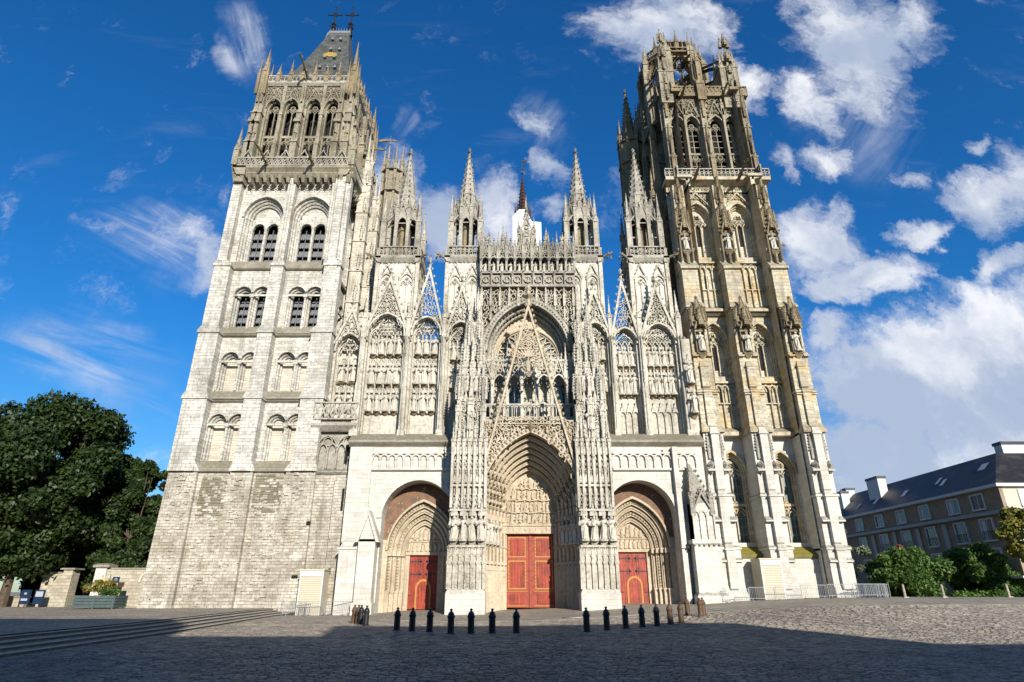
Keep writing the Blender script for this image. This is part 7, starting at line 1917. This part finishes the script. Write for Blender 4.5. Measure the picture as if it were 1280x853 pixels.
# ================================================================== PLANTS
def leaves(name, mat, blobs, nleaf, size, parent, seed, shell=.55):
    R = np.random.RandomState(seed); V = []; vol = np.array([b[3]**2 for b in blobs]); vol = vol/vol.sum()
    idx = R.choice(len(blobs), nleaf, p=vol)
    B = np.array(blobs)[idx]
    d = R.normal(size=(nleaf, 3)); d /= np.linalg.norm(d, axis=1)[:, None]
    r = (shell+(1-shell)*R.rand(nleaf)**.6)*(1+.10*R.normal(size=nleaf))
    c = B[:, :3]+d*(r*B[:, 3])[:, None]*np.array([1, 1, .85])
    nrm = d*.7+R.normal(size=(nleaf, 3))*.55+np.array([0, 0, .25]); nrm /= np.linalg.norm(nrm, axis=1)[:, None]
    a = np.cross(nrm, R.normal(size=(nleaf, 3))); a /= np.linalg.norm(a, axis=1)[:, None]; b = np.cross(nrm, a)
    s = size*(.6+.8*R.rand(nleaf))[:, None]
    P = np.stack([c-a*s, c-b*s*.55, c+a*s, c+b*s*.55], 1).reshape(-1, 3)
    ox, oy, oz = WLOC.get(parent.name, (0, 0, 0)) if parent is not None else (0, 0, 0); P = P-np.array([ox, oy, oz])
    me = bpy.data.meshes.new(name); me.vertices.add(len(P)); me.vertices.foreach_set('co', P.ravel())
    me.loops.add(nleaf*4); me.loops.foreach_set('vertex_index', np.arange(nleaf*4)); me.polygons.add(nleaf)
    me.polygons.foreach_set('loop_start', np.arange(0, nleaf*4, 4)); me.polygons.foreach_set('loop_total', np.full(nleaf, 4))
    me.update(calc_edges=True); me.materials.append(M[mat])
    o = bpy.data.objects.new(name, me); COL.objects.link(o)
    if parent is not None: o.parent = parent; WLOC[o.name] = (ox, oy, oz)
    return o
def limb(mb, p, q, r0, r1):
    mb_v = []
    d = np.array(q)-np.array(p); d = d/np.linalg.norm(d); s1 = np.cross(d, (0.3, .9, .1)); s1 /= np.linalg.norm(s1); s2 = np.cross(d, s1)
    v = [tuple(np.array(c)+r*(cos(t)*s1+sin(t)*s2)) for c, r in ((p, r0), (q, r1)) for t in [2*pi*i/7 for i in range(7)]]
    mb.add(v, [(i, (i+1) % 7, (i+1) % 7+7, i+7) for i in range(7)])
def tree(name, x, y, z, h, r, label, mat, nleaf, size, seed, crown_z0=.25, nb=26, cat='tree', group=None, squash=1.0, bs=(.10, .13, .17, .22, .28)):
    R = random.Random(seed); t = thing(name, (x, y, z), label, cat, group)
    blobs = []
    zc = z+h*(crown_z0+1)/2; hz = h*(1-crown_z0)/2
    for i in range(nb):
        a = R.uniform(0, 2*pi); e = R.uniform(-.95, 1); rr = sqrt(max(0, 1-e*e))*R.uniform(.35, .95)
        blobs.append((x+r*rr*cos(a), y+r*rr*sin(a)*squash, zc+hz*e*.86, r*R.choice(bs)))
    tr = MB(); limb(tr, (x, y, z), (x+.1, y, z+h*.45), h*.018+.08, h*.010+.04)
    for b in blobs[::2]: limb(tr, (x+.1, y, z+h*.28+R.random()*h*.15), b[:3], h*.005+.03, .02)
    tr.build('trunk', 'bark', t)
    leaves('crown', mat, blobs, nleaf, size, t, seed)
    return t
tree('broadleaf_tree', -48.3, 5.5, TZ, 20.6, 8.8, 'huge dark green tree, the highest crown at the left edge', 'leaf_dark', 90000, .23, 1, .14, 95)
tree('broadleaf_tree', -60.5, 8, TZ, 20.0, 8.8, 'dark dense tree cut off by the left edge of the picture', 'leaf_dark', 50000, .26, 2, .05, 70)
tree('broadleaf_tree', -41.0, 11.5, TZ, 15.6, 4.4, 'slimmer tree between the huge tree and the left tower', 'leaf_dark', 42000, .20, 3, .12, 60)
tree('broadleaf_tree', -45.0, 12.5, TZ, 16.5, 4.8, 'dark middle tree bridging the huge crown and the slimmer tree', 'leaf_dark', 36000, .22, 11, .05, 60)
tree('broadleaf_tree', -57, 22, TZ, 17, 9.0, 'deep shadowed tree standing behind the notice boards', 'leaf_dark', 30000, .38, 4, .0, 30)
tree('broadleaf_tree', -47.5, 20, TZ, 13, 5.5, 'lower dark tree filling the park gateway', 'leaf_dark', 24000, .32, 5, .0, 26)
tree('round_tree', 40.8, 10, .8, 5.0, 3.6, 'bright green bushy tree nearest the right tower', 'leaf_fresh', 34000, .16, 6, .0, 54, 'tree', bs=(.16, .22, .28, .34))
tree('round_tree', 48.6, 10, .8, 5.2, 3.3, 'bright green bushy tree in front of the middle of the long building', 'leaf_fresh', 30000, .16, 7, .0, 50, bs=(.16, .22, .28, .34))
tree('silver_tree', 38.9, 17, .8, 8.2, 2.2, 'grey leaved tree just peeping past the right tower', 'leaf_grey', 6000, .24, 8, .2, 14)
tree('flowering_shrub', 43.6, 15, .8, 5.9, 1.3, 'reddish shrub top between the grey tree and the building', 'leaf_red', 1500, .2, 9, .4, 8, 'shrub')
tree('street_tree', 49.3, 3.0, .8, 8.6, 3.4, 'sparse yellow green tree at the right edge before the building', 'leaf_yellow', 5200, .22, 10, .42, 22)
for i, (x, y, r, l) in enumerate(((44.5, 6.5, 1.0, 'low hedge clump between the bushy trees and the pale posts'), (47.6, 6.0, 1.0, 'low hedge clump near the shop front'), (50.6, 5.2, 1.1, 'low hedge clump at the right edge below the sparse tree'))):
    t = thing('hedge', (x, y, .9), l, 'hedge')
    leaves('foliage', 'leaf_fresh', [(x+dx*.7, y, 1.3+.1*(dx % 2), .65*r) for dx in (-2, -1, 0, 1, 2)], 2500, .15, t, 20+i, .3)
    m = MB(); m.cone(x, y, .7, 1.3, .1, .05, 6); m.build('stem', 'bark', t)
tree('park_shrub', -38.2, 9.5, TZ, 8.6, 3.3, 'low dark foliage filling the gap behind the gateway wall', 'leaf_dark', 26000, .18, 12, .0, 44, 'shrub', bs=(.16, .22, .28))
# planter box with boards
pt = thing('planter', (-34.8, -.5, TZ), 'grey green boarded planter box filled with yellow and red flowering plants', 'planter')
px0, px1, py0, py1 = -36.9, -33.4, -1.6, .2
for k in range(4):
    z = TZ+.1+k*.24
    for (a, b, c, d) in ((px0, px1, py0, py0+.06), (px1-.06, px1, py0+.06, py1), (px0, px0+.06, py0+.06, py1)):
        m = MB(); m.box(a, b, c, d, z, z+.21); m.build('board', 'planter_green', pt)
for x in (px0+.1, (px0+px1)/2, px1-.1): m = MB(); m.box(x-.06, x+.06, py0-.03, py0, TZ, TZ+1.05); m.build('corner_post', 'planter_green', pt)
m = MB(); m.box(px0+.06, px1-.06, py0+.06, py1-.02, TZ+.1, TZ+.95); m.build('soil', 'soil', pt)
R = random.Random(2)
leaves('plants', 'leaf_yellow', [(R.uniform(px0+.4, px1-1.2), -.6+R.uniform(-.4, .4), TZ+1.2+R.uniform(0, 1.0), R.uniform(.25, .45)) for _ in range(14)], 3200, .1, pt, 31, .2)
leaves('trailing_plants', 'leaf_fresh', [(R.uniform(px1-1.6, px1-.2), -1.2+R.uniform(-.3, .4), TZ+1.1+R.uniform(0, .4), R.uniform(.2, .4)) for _ in range(8)], 1800, .1, pt, 32, .2)
leaves('red_flowers', 'leaf_red', [(R.uniform(px0+.4, px1-.2), -1.0+R.uniform(-.3, .4), TZ+1.3+R.uniform(0, .6), .2) for _ in range(10)], 240, .07, pt, 33, .2)
for i, (x, y) in enumerate(((33.5, -1.0), (37.6, 0.2), (44.5, 1.8), (47.8, 0.4), (50.9, .2))):
    z = gz(x, y); t = thing('marker_post', (x, y, z), 'slender pale stone post, %s from the right tower' % nth[i], 'post', 'pale stone posts along the far kerb')
    m = MB(); m.lathe(x, y, [(0, z), (.11, z), (.09, z+1.0), (.05, z+1.07), (0, z+1.08)], 8); m.build('shaft', 'stone_wall_low', t)
    m = MB(); m.box(x-.2, x+.2, y-.2, y+.2, z-.02, z+.06); m.build('foot', 'concrete_pale', t)
# dark cast post with a carved head at the right edge
t = thing('iron_post', (45.5, -7, gz(45, -7)), 'dark slender iron post with a pale head at the right edge', 'post')
m = MB(); m.lathe(45.5, -7, [(0, 1.1), (.14, 1.1), (.07, 1.4), (.06, 2.4), (.12, 2.5), (.05, 2.62)], 8); m.build('shaft', 'iron_black', t)
m = MB(); m.lathe(45.5, -7, [(.05, 2.6), (.16, 2.75), (.12, 3.0), (0, 3.1)], 8); m.build('head', 'concrete_pale', t)
# kerb strip on the right side of the square
m = MB(); m.box(31.5, 75, 3.2, 3.5, .9, 1.32); m.build('kerb', 'concrete_pale', kind='structure')
m = MB(); m.add([(31.5, 3.5, 1.30), (75, 3.5, 1.30), (75, 60, 1.30), (31.5, 60, 1.30)], [(0, 1, 2, 3)]); m.build('pavement', 'paving', kind='structure')

# pale slab gutters laid in the square
def slab_line(P, w, label_mat='concrete_pale'):
    m = MB(); k = 0
    for p, q in zip(P, P[1:]):
        L = sqrt((q[0]-p[0])**2+(q[1]-p[1])**2); n = max(1, int(L/.7)); tx, ty = (q[0]-p[0])/L, (q[1]-p[1])/L; nx, ny = -ty*w/2, tx*w/2
        for i in range(n):
            a, b = i*L/n+.02, (i+1)*L/n-.02
            c = [(p[0]+tx*a+nx, p[1]+ty*a+ny), (p[0]+tx*b+nx, p[1]+ty*b+ny), (p[0]+tx*b-nx, p[1]+ty*b-ny), (p[0]+tx*a-nx, p[1]+ty*a-ny)]
            m.add([(x, y, gz(x, y)+.030) for x, y in c]+[(x, y, gz(x, y)-.02) for x, y in c], [(0, 1, 2, 3), (0, 4, 5, 1), (2, 6, 7, 3), (1, 5, 6, 2), (3, 7, 4, 0)])
    o = m.build('slab_gutter', 'gutter_stone', kind='stuff'); o['label'] = 'line of worn pale slabs set in the paving of the square'; o['category'] = 'paving'
slab_line([(-9, -11), (-5, -13.2), (0, -14.2), (5, -13.4), (9, -11.5)], .5)
for j in range(7): slab_line([(14+j*3.1, -11-.3*j), (17+j*4.6, -22), (19+j*6, -30)], .32)
